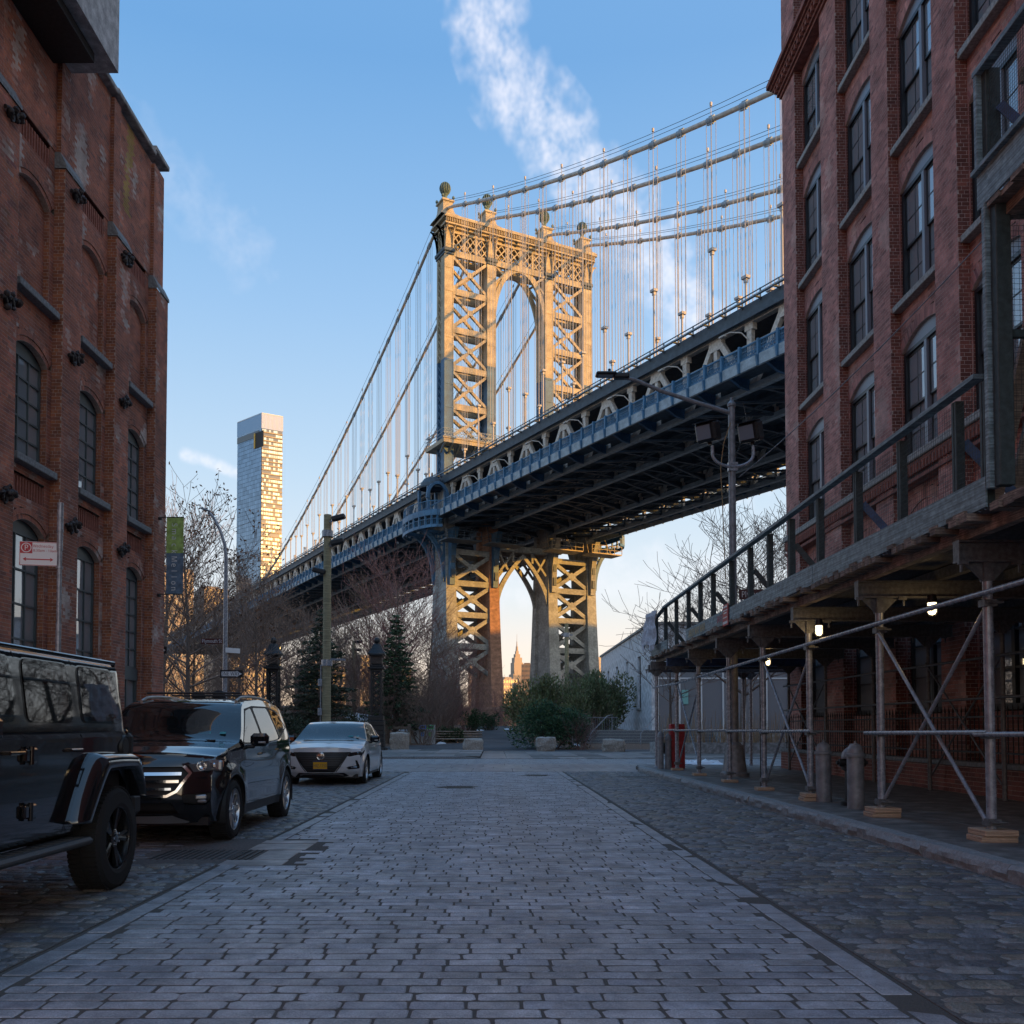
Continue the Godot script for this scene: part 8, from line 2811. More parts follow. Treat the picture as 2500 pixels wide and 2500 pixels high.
func white_building() -> void:
	var b := thing("white_brick_building", "low pale painted brick building with tall narrow windows beside the park steps", "building")
	var X := 10.5
	var wins := [[86.0, 1.3, 2.8, 6.5, false], [80.0, 1.4, 2.75, 6.5, true], [74.0, 1.5, 2.7, 6.5, true], [67.8, 1.5, 2.7, 6.45, false]]
	var m := mb()
	var edges := [62.6]
	for k in range(3, -1, -1):
		edges.append(wins[k][0] - wins[k][1] / 2)
		edges.append(wins[k][0] + wins[k][1] / 2)
	edges.append(92.0)
	for k in range(0, edges.size() - 1, 2):
		m.slab(P(X, 0, edges[k]), P(X + 0.35, 8.2, edges[k + 1]))
	for w in wins:
		m.slab(P(X, 0, w[0] - w[1] / 2), P(X + 0.35, w[2], w[0] + w[1] / 2))
		m.slab(P(X, w[3], w[0] - w[1] / 2), P(X + 0.35, 8.2, w[0] + w[1] / 2))
	part(b, "west_wall", m.mesh(), M.white_brick)
	var cr := mb()
	for k in 54:
		var y := 0.3 + k * 0.15
		for e in range(0, edges.size() - 1, 2):
			cr.slab(P(X - 0.006, y, edges[e] + 0.01), P(X, y + 0.125, edges[e + 1] - 0.01))
	part(b, "brick_courses", cr.mesh(), M.white_brick)
	part(b, "coping", mb().slab(P(X - 0.12, 8.2, 62.45), P(X + 0.6, 8.36, 92.1)).slab(P(X + 0.6, 8.2, 62.45), P(32.0, 8.36, 63.1)).mesh(), M.limestone)
	for w in wins:
		var h := holder(b, "window", Transform3D(Basis(Vector3.BACK, Vector3.UP, Vector3.LEFT), P(X + 0.2, w[2], w[0])))
		var ww: float = w[1]
		var hh: float = w[3] - w[2]
		part(h, "frame", mb().slab(Vector3(-ww / 2, 0, -0.05), Vector3(-ww / 2 + 0.09, hh, 0.05)).slab(Vector3(ww / 2 - 0.09, 0, -0.05), Vector3(ww / 2, hh, 0.05)).slab(Vector3(-ww / 2, hh - 0.09, -0.05), Vector3(ww / 2, hh, 0.05)).slab(Vector3(-ww / 2, 0, -0.05), Vector3(ww / 2, 0.09, 0.05)).slab(Vector3(-ww / 2, hh * 0.45, -0.06), Vector3(ww / 2, hh * 0.45 + (0.3 if w[4] else 0.1), 0.06)).mesh(), M.white_brick if w[4] else M.frame_black)
		part(h, "pane", mb().slab(Vector3(-ww / 2 + 0.09, 0.09, -0.01), Vector3(ww / 2 - 0.09, hh - 0.09, 0.0)).mesh(), M.glass)
		part(h, "dark_room_panel", mb().slab(Vector3(-ww / 2, 0, -0.7), Vector3(ww / 2, hh, -0.68)).mesh(), M.interior)  # dark panel whose colour stands for the unlit inside
		part(b, "sill", mb().slab(P(X - 0.1, w[2] - 0.14, w[0] - ww / 2 - 0.1), P(X + 0.3, w[2], w[0] + ww / 2 + 0.1)).mesh(), M.limestone)
	part(b, "wall_body", mb().slab(P(X + 0.95, 0, 66.0), P(32, 8.19, 92)).slab(P(X + 0.35, 0, 91.0), P(32, 8.19, 92)).slab(P(X, 5.6, 62.6), P(32, 8.2, 63.0)).slab(P(X + 0.35, 5.7, 63.0), P(32, 8.1, 66.2)).mesh(), M.white_brick)
	var g := holder(b, "glazed_front")
	for k in 12:
		var x := X + 0.45 + k * 1.45
		part(g, "mullion", mb().slab(P(x - 0.05, 1.1, 62.7), P(x + 0.05, 5.6, 62.85)).mesh(), M.white_paint)
		part(g, "pane", mb().slab(P(x + 0.05, 1.15, 62.77), P(x + 1.4, 5.55, 62.78)).mesh(), M.glass)
	part(g, "transom", mb().slab(P(X, 4.55, 62.72), P(28, 4.65, 62.86)).mesh(), M.white_paint)
	part(g, "floor", mb().slab(P(X, 0.9, 62.6), P(30, 1.05, 66.1)).mesh(), M.concrete)
	var back := [[10.6, 13.2, Color(0.30, 0.33, 0.30)], [13.2, 15.2, Color(0.32, 0.30, 0.24)], [15.2, 17.4, Color(0.03, 0.12, 0.30)], [17.4, 22.0, Color(0.25, 0.27, 0.28)], [22.0, 30.0, Color(0.2, 0.2, 0.2)]]
	for s in back:
		var c := mb()
		c.col = s[2]
		c.slab(P(s[0], 1.05, 65.8), P(s[1], 5.6, 65.95))
		part(g, "back_wall", c.mesh(), mat("plain_white", Color(1, 1, 1), 0.8) if not M.has("plain_white") else M.plain_white)
	for s in [[14.0, 1.05, 1.9], [16.2, 1.05, 1.7]]:
		var c := mb()
		c.col = Color(0.55, 0.36, 0.03)
		c.slab(P(s[0], s[1], 64.2), P(s[0] + 1.0, s[2], 64.9))
		part(g, "counter", c.mesh(), M.plain_white)
	var ns := mb()
	ns.col = Color(0.25, 0.5, 0.45)
	ns.box(P(12.75, 3.35, 62.68), Vector3(0.42, 0.95, 0.01))
	part(g, "window_notice", ns.mesh(), M.plain_white)
	var st := thing("park_steps", "broad dark stone steps rising to the pale brick building", "steps")
	for k in 6:
		part(st, "step", mb().bbox(P(9.6, 0.095 + k * 0.19 - 0.0, 59.6 + k * 0.35), Vector3(8.8, 0.19, 2.2), 0.012).mesh(), M.bluestone)
		part(st, "nosing", mb().bbox(P(9.6, 0.19 + k * 0.19 - 0.018, 58.52 + k * 0.35), Vector3(8.78, 0.03, 0.06), 0.006).mesh(), M.limestone)
	part(st, "landing", mb().slab(P(5.2, -0.05, 61.9), P(30, 1.145, 62.58)).slab(P(14.0, -0.05, 58.0), P(30, 1.12, 62.0)).mesh(), M.concrete)
	part(st, "cheek_post", mb().bbox(P(5.05, 0.65, 58.5), Vector3(0.3, 1.3, 0.5), 0.03).mesh(), M.limestone)
	for q in [[6.0, "steel handrail on the park steps nearest the bushes"], [9.1, "steel handrail on the park steps beside the glazed front"]]:
		var h := thing("handrail", q[1], "handrail", P(q[0], 0, 58.3), 0.0, "handrails on the park steps")
		part(h, "rail", mb().pipe([Vector3(0, 0.0, 0), Vector3(0, 0.95, 0), Vector3(0.25, 1.15, -0.5), Vector3(1.3, 2.05, -2.3), Vector3(1.7, 2.15, -2.9), Vector3(1.75, 1.1, -3.2)], 0.035, 0.035, 8).mesh(), M.grey_paint)
	var rl := thing("railing", "low grey metal railing with upright bars at the top of the steps", "railing", P(4.4, 0.9, 64.5))
	for k in 26:
		part(rl, "bar", mb().tube(Vector3(k * 0.16, 0, 0), Vector3(k * 0.16, 1.1, 0), 0.016, 0.016, 5).mesh() if k == 0 else rail_bar(), M.grey_paint, Transform3D() if k == 0 else Transform3D(Basis(), Vector3(k * 0.16, 0, 0)))
	part(rl, "top_rail", mb().slab(Vector3(-0.05, 1.08, -0.03), Vector3(4.1, 1.14, 0.03)).mesh(), M.grey_paint)
	var pl := thing("planter", "concrete planter of dry straw-coloured stalks behind the shed posts", "planter", P(8.2, 0, 47.0))
	part(pl, "wall", mb().slab(Vector3(0, 0, -2.5), Vector3(9.0, 0.55, -2.1)).slab(Vector3(0, 0, -2.1), Vector3(0.35, 0.55, 0.0)).slab(Vector3(0, 0, -0.35), Vector3(9.0, 0.55, 0)).mesh(), M.concrete)
	part(pl, "soil", mb().slab(Vector3(0.3, 0.0, -2.2), Vector3(8.9, 0.45, -0.3)).mesh(), M.earth)
	var sk := mb()
	for k in 420:
		var p := Vector3(rr(0.4, 8.6), 0.4, rr(-2.0, -0.4))
		sk.col = Color(0.36, 0.22, 0.11) * rr(0.6, 1.3)
		sk.tube(p, p + Vector3(rr(-0.35, 0.35), rr(0.7, 1.9), rr(-0.3, 0.3)), 0.011, 0.004, 3, false)
	var sm := part(pl, "dry_stalks", sk.mesh(), mat("stalk", Color(1, 1, 1), 0.9))
	sm.set_meta("kind", "stuff")
	var heap := thing("snow_heap", "small grey-white snow heap on the ground behind the shed posts", "snow", P(7.2, 0.0, 33.5))
	var hm := mb()
	for k in 16:
		hm.lathe([Vector2(0.30, 0), Vector2(0.24, 0.10), Vector2(0.12, 0.17), Vector2(0, 0.2)].map(func(v): return v * rr(0.5, 1.0)), Vector3(rr(-0.8, 0.8), 0, rr(-0.3, 0.3)), 8)
	part(heap, "snow_mound", hm.mesh(), M.snow)

var _bar: ArrayMesh
func rail_bar() -> ArrayMesh:
	if _bar == null:
		_bar = mb().tube(Vector3.ZERO, Vector3(0, 1.1, 0), 0.016, 0.016, 5).mesh()
	return _bar

func boulder_mesh(size: Vector3, sd: int) -> ArrayMesh:
	var f := noise(FastNoiseLite.TYPE_SIMPLEX_SMOOTH, 0.9, 3, sd)
	var m := mb()
	var n := 14
	for side in 6:
		var base := m.v.size()
		for i in n + 1:
			for j in n + 1:
				var a := i / float(n) * 2.0 - 1.0
				var b := j / float(n) * 2.0 - 1.0
				var p: Vector3 = [Vector3(1, a, -b), Vector3(-1, a, b), Vector3(b, 1, -a), Vector3(b, -1, a), Vector3(b, a, 1), Vector3(-b, a, -1)][side]
				var sph := p.normalized()
				var q := p.lerp(sph * 1.25, 0.30)
				q *= 1.0 + 0.16 * f.get_noise_3dv(q * 1.2) + 0.05 * f.get_noise_3dv(q * 4.0)
				q *= size / 2.0
				q.y += size.y / 2.0 * 0.92
				q.y = maxf(q.y, 0.0)
				m.vert(q, sph)
		for i in n:
			for j in n:
				var k := base + i * (n + 1) + j
				m.face(k, k + 1, k + n + 2)
				m.face(k, k + n + 2, k + n + 1)
	var st := SurfaceTool.new()
	st.create_from(m.mesh(), 0)
	st.generate_normals()
	return st.commit()

func park_furniture() -> void:
	for k in 4:
		var s: Array = [[-5.2, 52.2, Vector3(0.95, 1.05, 0.9), "tall pale boulder beside the right gate post"], [-1.1, 50.6, Vector3(0.98, 0.72, 0.7), "squared granite block in front of the bench"], [2.88, 52.0, Vector3(1.02, 0.80, 0.9), "rounded granite boulder in front of the dark bush"], [6.5, 51.0, Vector3(1.15, 0.70, 0.8), "squared granite block in front of the steps"]][k]
		var o := thing("boulder", s[3], "boulder", P(s[0], 0.0, s[1]), rr(-0.3, 0.3), "boulders along the plaza edge")
		part(o, "rock", boulder_mesh(s[2], k + 60), M.boulder)
	mat("bin_grey", Color(0.33, 0.36, 0.38), 0.5)
	var b := thing("recycling_bin", "grey steel three-slot recycling bin with black, blue and green tops", "bin", P(-4.65, 0.02, 61.8))
	part(b, "cabinet", mb().prism(PackedVector2Array([Vector2(-0.78, 0), Vector2(0.78, 0), Vector2(0.78, 1.15), Vector2(-0.78, 1.15)]), -0.9, 0.0).mesh(), M.bin_grey)
	var top := mb()
	top.quad(Vector3(-0.78, 1.15, 0), Vector3(0.78, 1.15, 0), Vector3(0.78, 1.48, -0.32), Vector3(-0.78, 1.48, -0.32))
	top.quad(Vector3(-0.78, 1.48, -0.32), Vector3(0.78, 1.48, -0.32), Vector3(0.78, 1.48, -0.9), Vector3(-0.78, 1.48, -0.9))
	top.quad(Vector3(-0.78, 1.15, -0.9), Vector3(-0.78, 1.15, 0), Vector3(-0.78, 1.48, -0.32), Vector3(-0.78, 1.48, -0.9))
	top.quad(Vector3(0.78, 1.15, 0), Vector3(0.78, 1.15, -0.9), Vector3(0.78, 1.48, -0.9), Vector3(0.78, 1.48, -0.32))
	part(b, "sloped_top", top.mesh(), M.bin_grey)
	var cols := [Color(0.02, 0.02, 0.02), Color(0.03, 0.14, 0.45), Color(0.03, 0.38, 0.09)]
	for k in 3:
		var c := mb()
		c.col = cols[k]
		c.box(Vector3(-0.5 + k * 0.5, 1.32, -0.15), Vector3(0.44, 0.34, 0.02), Basis(Vector3.RIGHT, -0.77))
		var o := part(b, "slot_lid", c.mesh(), M.plain_white)
		part(o, "slot", mb().box(Vector3(-0.5 + k * 0.5, 1.335, -0.138), Vector3(0.30, 0.16, 0.02), Basis(Vector3.RIGHT, -0.77)).mesh(), M.dark)  # dark plate, coloured as the shade inside an opening
		var e := mb()
		e.col = [Color(0.03, 0.03, 0.03), Color(0.03, 0.2, 0.6), Color(0.10, 0.45, 0.08)][k]
		for j in 18:
			var a := TAU * j / 18.0
			var a2 := TAU * (j + 1) / 18.0
			e.quad(Vector3(cos(a) * 0.06, sin(a) * 0.08, 0), Vector3(cos(a) * 0.11, sin(a) * 0.14, 0), Vector3(cos(a2) * 0.11, sin(a2) * 0.14, 0), Vector3(cos(a2) * 0.06, sin(a2) * 0.08, 0))
		e.box(Vector3(0, 0, 0), Vector3(0.05, 0.10, 0.004))
		part(b, "round_emblem", e.mesh(), M.plain_white, Transform3D(Basis(), Vector3(-0.5 + k * 0.5, 0.86, 0.006)))
	var wf := thing("wood_fence", "short weathered wooden rail fence between the gate post and the bin", "fence", P(-7.0, 0.1, 61.0))
	for x in [0.0, 1.55]:
		part(wf, "post", mb().bbox(Vector3(x, 0.72, 0), Vector3(0.24, 1.45, 0.24), 0.02).mesh(), M.old_wood)
	part(wf, "rail", mb().bbox(Vector3(0.78, 1.2, 0), Vector3(1.4, 0.18, 0.12), 0.01).mesh(), M.old_wood)
	var bn := thing("park_bench", "long curved weathered slat bench beside the path", "bench", P(-2.3, 0.12, 63.0))
	for k in 7:
		var pts := []
		for j in 7:
			var t := j / 6.0
			pts.append(Vector3(-1.9 + t * 3.4, 0.42 + (0.0 if k < 4 else 0.16 + (k - 4) * 0.17), -1.2 * t * t + (0.15 * k if k < 4 else 0.62 + 0.05 * k) * -1.0 + 0.3))
		part(bn, "slat", mb().pipe(pts, 0.055, 0.055, 4).mesh(), M.old_wood)
	for x in [-1.7, -0.2, 1.2]:
		part(bn, "leg", mb().slab(Vector3(x - 0.05, -0.2, -0.75), Vector3(x + 0.05, 0.42, 0.15)).mesh(), M.iron_black)
	gate_post(P(-11.7, 0.1, 50.0), "dark iron lattice gate post with a ball top behind the suv")
	gate_post(P(-6.2, 0.1, 50.0), "dark iron lattice gate post with a ball top right of the white sedan")
	var up := thing("utility_pole", "weathered wooden utility pole with small floodlights and grey boxes", "pole", P(-7.45, 0.1, 42.0))
	part(up, "shaft", mb().tube(Vector3.ZERO, Vector3(0, 10.75, 0), 0.20, 0.165, 14).mesh(), M.pole_wood)
	for q in [[10.6, 0.5, 0.1], [9.5, 0.45, 0.25], [8.2, -0.35, -0.1]]:
		var f := holder(up, "floodlight", Transform3D(Basis(Vector3.BACK, 0.25 * signf(q[1])), Vector3(q[1], q[0], 0.1)))
		part(f, "housing", mb().bbox(Vector3.ZERO, Vector3(0.62, 0.22, 0.34), 0.05).mesh(), M.iron_black)
		part(f, "bracket", mb().beam(Vector3(-0.3 * signf(q[1]), -0.1, 0), Vector3(-0.5 * signf(q[1]), -0.05, 0), 0.06, 0.06).mesh(), M.galvanised)
	for y in [9.75, 3.95]:
		part(up, "band", mb().lathe([Vector2(0.19, 0), Vector2(0.25, 0.0), Vector2(0.25, 0.28), Vector2(0.19, 0.28)], Vector3(0, y, 0), 12).mesh(), M.galvanised)
	part(up, "arm", mb().beam(Vector3(0.1, 4.25, 0), Vector3(0.85, 4.22, 0.2), 0.10, 0.08).mesh(), M.galvanised)
	part(up, "conduit", mb().tube(Vector3(-0.24, 0, 0.12), Vector3(-0.24, 4.0, 0.12), 0.03, 0.03, 8).mesh(), M.grey_paint)
	for y in [3.2, 1.9]:
		part(up, "junction_box", mb().bbox(Vector3(-0.26, y, 0.16), Vector3(0.18, 0.32, 0.14), 0.02).mesh(), M.galvanised)
	var cm := thing("camera_mast", "wooden mast with cameras standing among the trees behind the pole", "pole", P(-10.4, 0.8, 70.0))
	part(cm, "shaft", mb().tube(Vector3.ZERO, Vector3(0, 7.0, 0), 0.15, 0.13, 8).mesh(), M.pole_wood)
	part(cm, "camera", mb().bbox(Vector3(0.35, 6.9, 0), Vector3(0.6, 0.2, 0.3), 0.04).bbox(Vector3(0.3, 6.3, 0), Vector3(0.5, 0.2, 0.3), 0.04).mesh(), M.iron_black)
	var tp := thing("wooden_mast", "pale wooden mast rising in front of the right tower legs", "pole", P(7.0, 0.6, 90.0))
	part(tp, "shaft", mb().tube(Vector3.ZERO, Vector3(0, 10.7, 0), 0.22, 0.19, 10).mesh(), M.pole_wood)
	part(tp, "collar", mb().lathe([Vector2(0.2, 0), Vector2(0.3, 0.0), Vector2(0.3, 0.4), Vector2(0.2, 0.4)], Vector3(0, 9.4, 0), 10).mesh(), M.galvanised)
	part(tp, "arm", mb().beam(Vector3(-0.5, 9.6, 0), Vector3(0.6, 9.6, 0), 0.12, 0.12).mesh(), M.galvanised)
	var lt := thing("litter_bag", "pale pink crumpled bag lying on the gutter inlet", "litter", P(-6.7, 0.11, 39.6))
	part(lt, "bag", boulder_mesh(Vector3(0.42, 0.3, 0.3), 77), mat("pink_bag", Color(0.62, 0.50, 0.50), 0.6))

func gate_post(at: Vector3, label: String) -> void:
	var g := thing("gate_post", label, "gate post", at, 0.0, "iron posts at the park entrance")
	for k in 7:
		part(g, "base_course", mb().bbox(Vector3(0, 0.14 + k * 0.26, 0), Vector3(0.84 - (0.0 if k < 6 else 0.08), 0.25, 0.84 - (0.0 if k < 6 else 0.08)), 0.02).mesh(), M.iron_black)
	part(g, "plinth", mb().bbox(Vector3(0, 0.06, 0), Vector3(1.05, 0.16, 1.05), 0.02).mesh(), M.iron_black)
	for sx in [-1.0, 1.0]:
		for sz in [-1.0, 1.0]:
			part(g, "corner_bar", mb().bbox(Vector3(sx * 0.25, 3.05, sz * 0.25), Vector3(0.11, 2.4, 0.11), 0.01).mesh(), M.iron_black)
	for f in 4:
		var l := mb()
		l.xf = Transform3D(Basis(Vector3.UP, f * PI / 2), Vector3.ZERO)
		for k in 7:
			var y := 1.9 + k * 0.34
			l.beam(Vector3(-0.22, y, 0.27), Vector3(0.22, y + 0.34, 0.27), 0.05, 0.04)
			l.beam(Vector3(0.22, y, 0.275), Vector3(-0.22, y + 0.34, 0.275), 0.05, 0.04)
		part(g, "lattice_panel", l.mesh(), M.iron_black)
	for s in [[4.22, 0.62, 0.14], [4.36, 0.86, 0.12], [4.48, 0.70, 0.10], [5.02, 0.70, 0.08]]:
		part(g, "capital", mb().bbox(Vector3(0, s[0], 0), Vector3(s[1], s[2], s[1]), 0.02).mesh(), M.iron_black)
	part(g, "lantern_box", mb().bbox(Vector3(0, 4.78, 0), Vector3(0.58, 0.46, 0.58), 0.03).mesh(), M.iron_brown)
	part(g, "roof", mb().lathe([Vector2(0.62, 5.06), Vector2(0.60, 5.14), Vector2(0.42, 5.34), Vector2(0.26, 5.62), Vector2(0.12, 5.68)], Vector3.ZERO, 4, Basis(Vector3.UP, PI / 4)).mesh(), M.iron_black)
	part(g, "ball", mb().lathe([Vector2(0.05, 5.66), Vector2(0.12, 5.70), Vector2(0.165, 5.80), Vector2(0.165, 5.86), Vector2(0.12, 5.96), Vector2(0, 6.01)], Vector3.ZERO, 14).mesh(), M.iron_black)

# ------------------------------------------------------------------ trees and shrubs
func grow(m: MB, tips: Array, p: Vector3, dir: Vector3, len_: float, r: float, level: int, most: int, o: Dictionary, g: RandomNumberGenerator) -> void:
	var segs := 4 if level < 2 else 3
	var sides := 7 if level == 0 else 4 if level == 1 else 3
	var at := p
	var d := dir
	var r0 := r
	var stops := []
	for k in segs:
		var wob: float = o.get("wob", 0.18) * (0.5 if level == 0 else 1.0)
		d = (d + Vector3(g.randf_range(-wob, wob), g.randf_range(-wob, wob) + o.get("up", 0.06), g.randf_range(-wob, wob))).normalized()
		var b := at + d * len_ / segs
		var r1 := maxf(r * (1.0 - (0.62 if level == 0 else 0.78) * (k + 1) / segs), o.get("thin", 0.006))
		m.tube(at, b, r0, r1, sides, false)
		at = b
		r0 = r1
		stops.append([b, d, r1])
	if level >= most:
		tips.append([at, d])
		return
	var n: int = o.kids[level]
	for k in n:
		var t: float = lerpf(o.get("from", 0.3) if level == 0 else 0.2, 1.0, (k + g.randf()) / n)
		var i := clampi(int(t * segs), 0, segs - 1)
		var s: Array = stops[i]
		var side := Vector3(g.randf_range(-1, 1), g.randf_range(-0.25, 0.6), g.randf_range(-1, 1)).normalized()
		var nd: Vector3 = (s[1] * o.get("forward", 0.75) + side * o.get("spread", 0.8)).normalized()
		var nl: float = len_ * g.randf_range(0.42, 0.72) * (1.0 - 0.35 * t if level == 0 else 1.0)
		grow(m, tips, s[0] - s[1] * len_ / segs * g.randf() * 0.6, nd, nl, maxf(s[2] * 0.72, o.get("thin", 0.006)), level + 1, most, o, g)

# bare tree: trunk as one part, crown of branches as another
func bare_tree(at: Vector3, h: float, label: String, sd: int, material: Material, o := {}, leaves := 0, group := "") -> void:
	var g := RandomNumberGenerator.new()
	g.seed = sd
	var t := thing("bare_tree", label, "tree", at, g.randf() * TAU, group)
	var q := {"kids": [11, 7, 5, 4], "spread": 0.85, "forward": 0.8, "up": 0.06, "wob": 0.16, "thin": 0.011, "from": 0.22}
	q.merge(o, true)
	var r: float = q.get("trunk", h * 0.012)
	var trunk := mb()
	var p := Vector3.ZERO
	var d := Vector3.UP
	var pts := [p]
	var n := 9
	for k in n:
		d = (d + Vector3(g.randf_range(-0.07, 0.07), 0.05, g.randf_range(-0.07, 0.07))).normalized()
		p += d * h * 0.8 / n
		pts.append(p)
	var m := mb()
	for k in n:
		trunk.tube(pts[k], pts[k + 1], r * (1.0 - 0.85 * k / n) * (1.35 if k == 0 else 1.0), r * (1.0 - 0.85 * (k + 1) / n), 8, false)
	part(t, "trunk", trunk.mesh(), M.bark)
	var tips := []
	var limbs: int = int(q.kids[0] * 2.4)
	for k in limbs:
		var f: float = lerpf(q["from"], 0.98, (k + g.randf()) / limbs)
		var i := clampi(int(f * n), 0, n - 1)
		var base: Vector3 = pts[i].lerp(pts[i + 1], f * n - i)
		var a := k * 2.4 + g.randf() * 0.8
		var nd := Vector3(cos(a) * q.spread, g.randf_range(0.35, 0.9) * q.forward, sin(a) * q.spread).normalized()
		grow(m, tips, base, nd, h * (0.36 - 0.24 * f) * g.randf_range(0.8, 1.25) + h * 0.05, maxf(r * (1.0 - 0.85 * f) * 0.55, 0.012), 1, 3, q, g)
	part(t, "crown", m.mesh(), material)
	if leaves > 0:
		var lv := mb()
		for k in leaves:
			var tp: Array = tips[g.randi() % tips.size()]
			if tp[0].y < h * 0.35:
				continue
			var c: Vector3 = tp[0] + Vector3(g.randf_range(-0.25, 0.25), g.randf_range(-0.3, 0.1), g.randf_range(-0.25, 0.25))
			leaf(lv, c, g, 0.105, Color(0.16, 0.085, 0.05) * g.randf_range(0.6, 1.5))
		part(t, "dead_leaves", lv.mesh(), M.leaf)

func leaf(m: MB, c: Vector3, g: RandomNumberGenerator, s: float, col: Color, along_ := Vector3.ZERO) -> void:
	var a := Vector3(g.randf_range(-1, 1), g.randf_range(-1, 1), g.randf_range(-1, 1)).normalized()
	if along_ != Vector3.ZERO:
		a = (along_ + a * 0.55).normalized()
	var b := a.cross(Vector3(g.randf_range(-1, 1), g.randf_range(-1, 1), g.randf_range(-1, 1))).normalized()
	m.col = col
	m.quad(c - a * s, c + b * s * 0.42, c + a * s, c - b * s * 0.42)

func bare_shrub_mesh(sd: int, h: float, stems: int, thin: float) -> ArrayMesh:
	var g := RandomNumberGenerator.new()
	g.seed = sd
	var m := mb()
	var tips := []
	for k in stems:
		var a := TAU * k / stems + g.randf()
		var lean := g.randf_range(0.1, 0.8)
		m.col = Color(1, 1, 1) * g.randf_range(0.65, 1.35)
		grow(m, tips, Vector3(cos(a) * 0.2, 0, sin(a) * 0.2), Vector3(cos(a) * lean, 1.0, sin(a) * lean).normalized(), h * g.randf_range(0.6, 1.0), 0.022, 1, 3, {"kids": [0, 5, 4], "spread": 0.75, "forward": 0.9, "up": 0.05, "wob": 0.2, "thin": thin}, g)
	return m.mesh()

# leafy mound: leaves through the outer shell of several lobes
func leaf_bush(at: Vector3, size: Vector3, count: int, label: String, cols: Array, sd: int, leaf_size: float, upright := 0.0, called := "evergreen_bush") -> void:
	var g := RandomNumberGenerator.new()
	g.seed = sd
	var t := thing(called, label, "bush", at)
	var lobes := []
	for k in 16:
		var a := g.randf() * TAU
		var q := sqrt(g.randf()) * 0.75
		lobes.append([Vector3(cos(a) * q * size.x / 2, size.y * g.randf_range(0.30, 0.78) * (1.0 - 0.45 * q), sin(a) * q * size.z / 2), g.randf_range(0.20, 0.34) * size.y])
	var m := mb()
	for k in count:
		var l: Array = lobes[g.randi() % lobes.size()]
		var dir := Vector3(g.randfn(), g.randfn() * 0.9 + 0.25, g.randfn()).normalized()
		var rad: float = l[1] * (1.0 - 0.5 * pow(g.randf(), 2.0)) * g.randf_range(0.85, 1.12)
		var c: Vector3 = l[0] + dir * Vector3(rad * size.x / size.y * 0.62, rad, rad * size.z / size.y * 0.62)
		if c.y < 0.04:
			continue
		leaf(m, c, g, leaf_size * g.randf_range(0.6, 1.3), cols[g.randi() % cols.size()] * g.randf_range(0.7, 1.35), (dir + Vector3(0, upright, 0)).normalized())
	part(t, "foliage", m.mesh(), M.leaf)
	var st := mb()
	for k in 22:
		var l: Array = lobes[k % lobes.size()]
		st.tube(Vector3(l[0].x * 0.3, 0, l[0].z * 0.3), l[0] + Vector3(g.randf_range(-0.2, 0.2), 0.1, g.randf_range(-0.2, 0.2)), 0.03, 0.012, 4, false)
	part(t, "stems", st.mesh(), M.bark)

func conifer(at: Vector3, h: float, w: float, label: String, sd: int, loose: float, col: Color) -> void:
	var g := RandomNumberGenerator.new()
	g.seed = sd
	var t := thing("conifer", label, "tree", at)
	part(t, "trunk", mb().tube(Vector3.ZERO, Vector3(0.1, h * 0.97, 0), h * 0.018, 0.02, 8, false).mesh(), M.bark)
	var m := mb()
	var br := mb()
	var levels := int(h * 3.2)
	for k in levels:
		var f := (k + g.randf() * 0.6) / levels
		var y := h * lerpf(0.08, 0.97, f)
		var reach := w / 2 * pow(1.0 - f, 0.75) * g.randf_range(1.0 - loose, 1.0) + 0.12
		var cnt := 7 if f < 0.7 else 5
		for j in cnt:
			var a := TAU * j / cnt + k * 1.3 + g.randf_range(-0.3, 0.3)
			var len_ := reach * g.randf_range(0.65, 1.1)
			var out := Vector3(cos(a), g.randf_range(-0.22, 0.14), sin(a)).normalized()
			var a0 := Vector3(0.1 * f, y, 0)
			br.tube(a0, a0 + out * len_, 0.03 * (1.0 - f) + 0.012, 0.005, 3, false)
			var steps := int(len_ / 0.026) + 4
			for s in steps:
				var q := (s + g.randf()) / steps
				if q < 0.18 + 0.2 * loose:
					continue
				var c := a0 + out * len_ * q + Vector3(g.randf_range(-1, 1), g.randf_range(-0.8, 0.5), g.randf_range(-1, 1)) * 0.16 * (1.1 - q * 0.4)
				leaf(m, c, g, g.randf_range(0.08, 0.15), col * g.randf_range(0.6, 1.5), (out + Vector3(g.randf_range(-0.6, 0.6), 0.1, g.randf_range(-0.6, 0.6))).normalized())
	part(t, "crown", m.mesh(), M.leaf)
	part(t, "boughs", br.mesh(), M.bark)

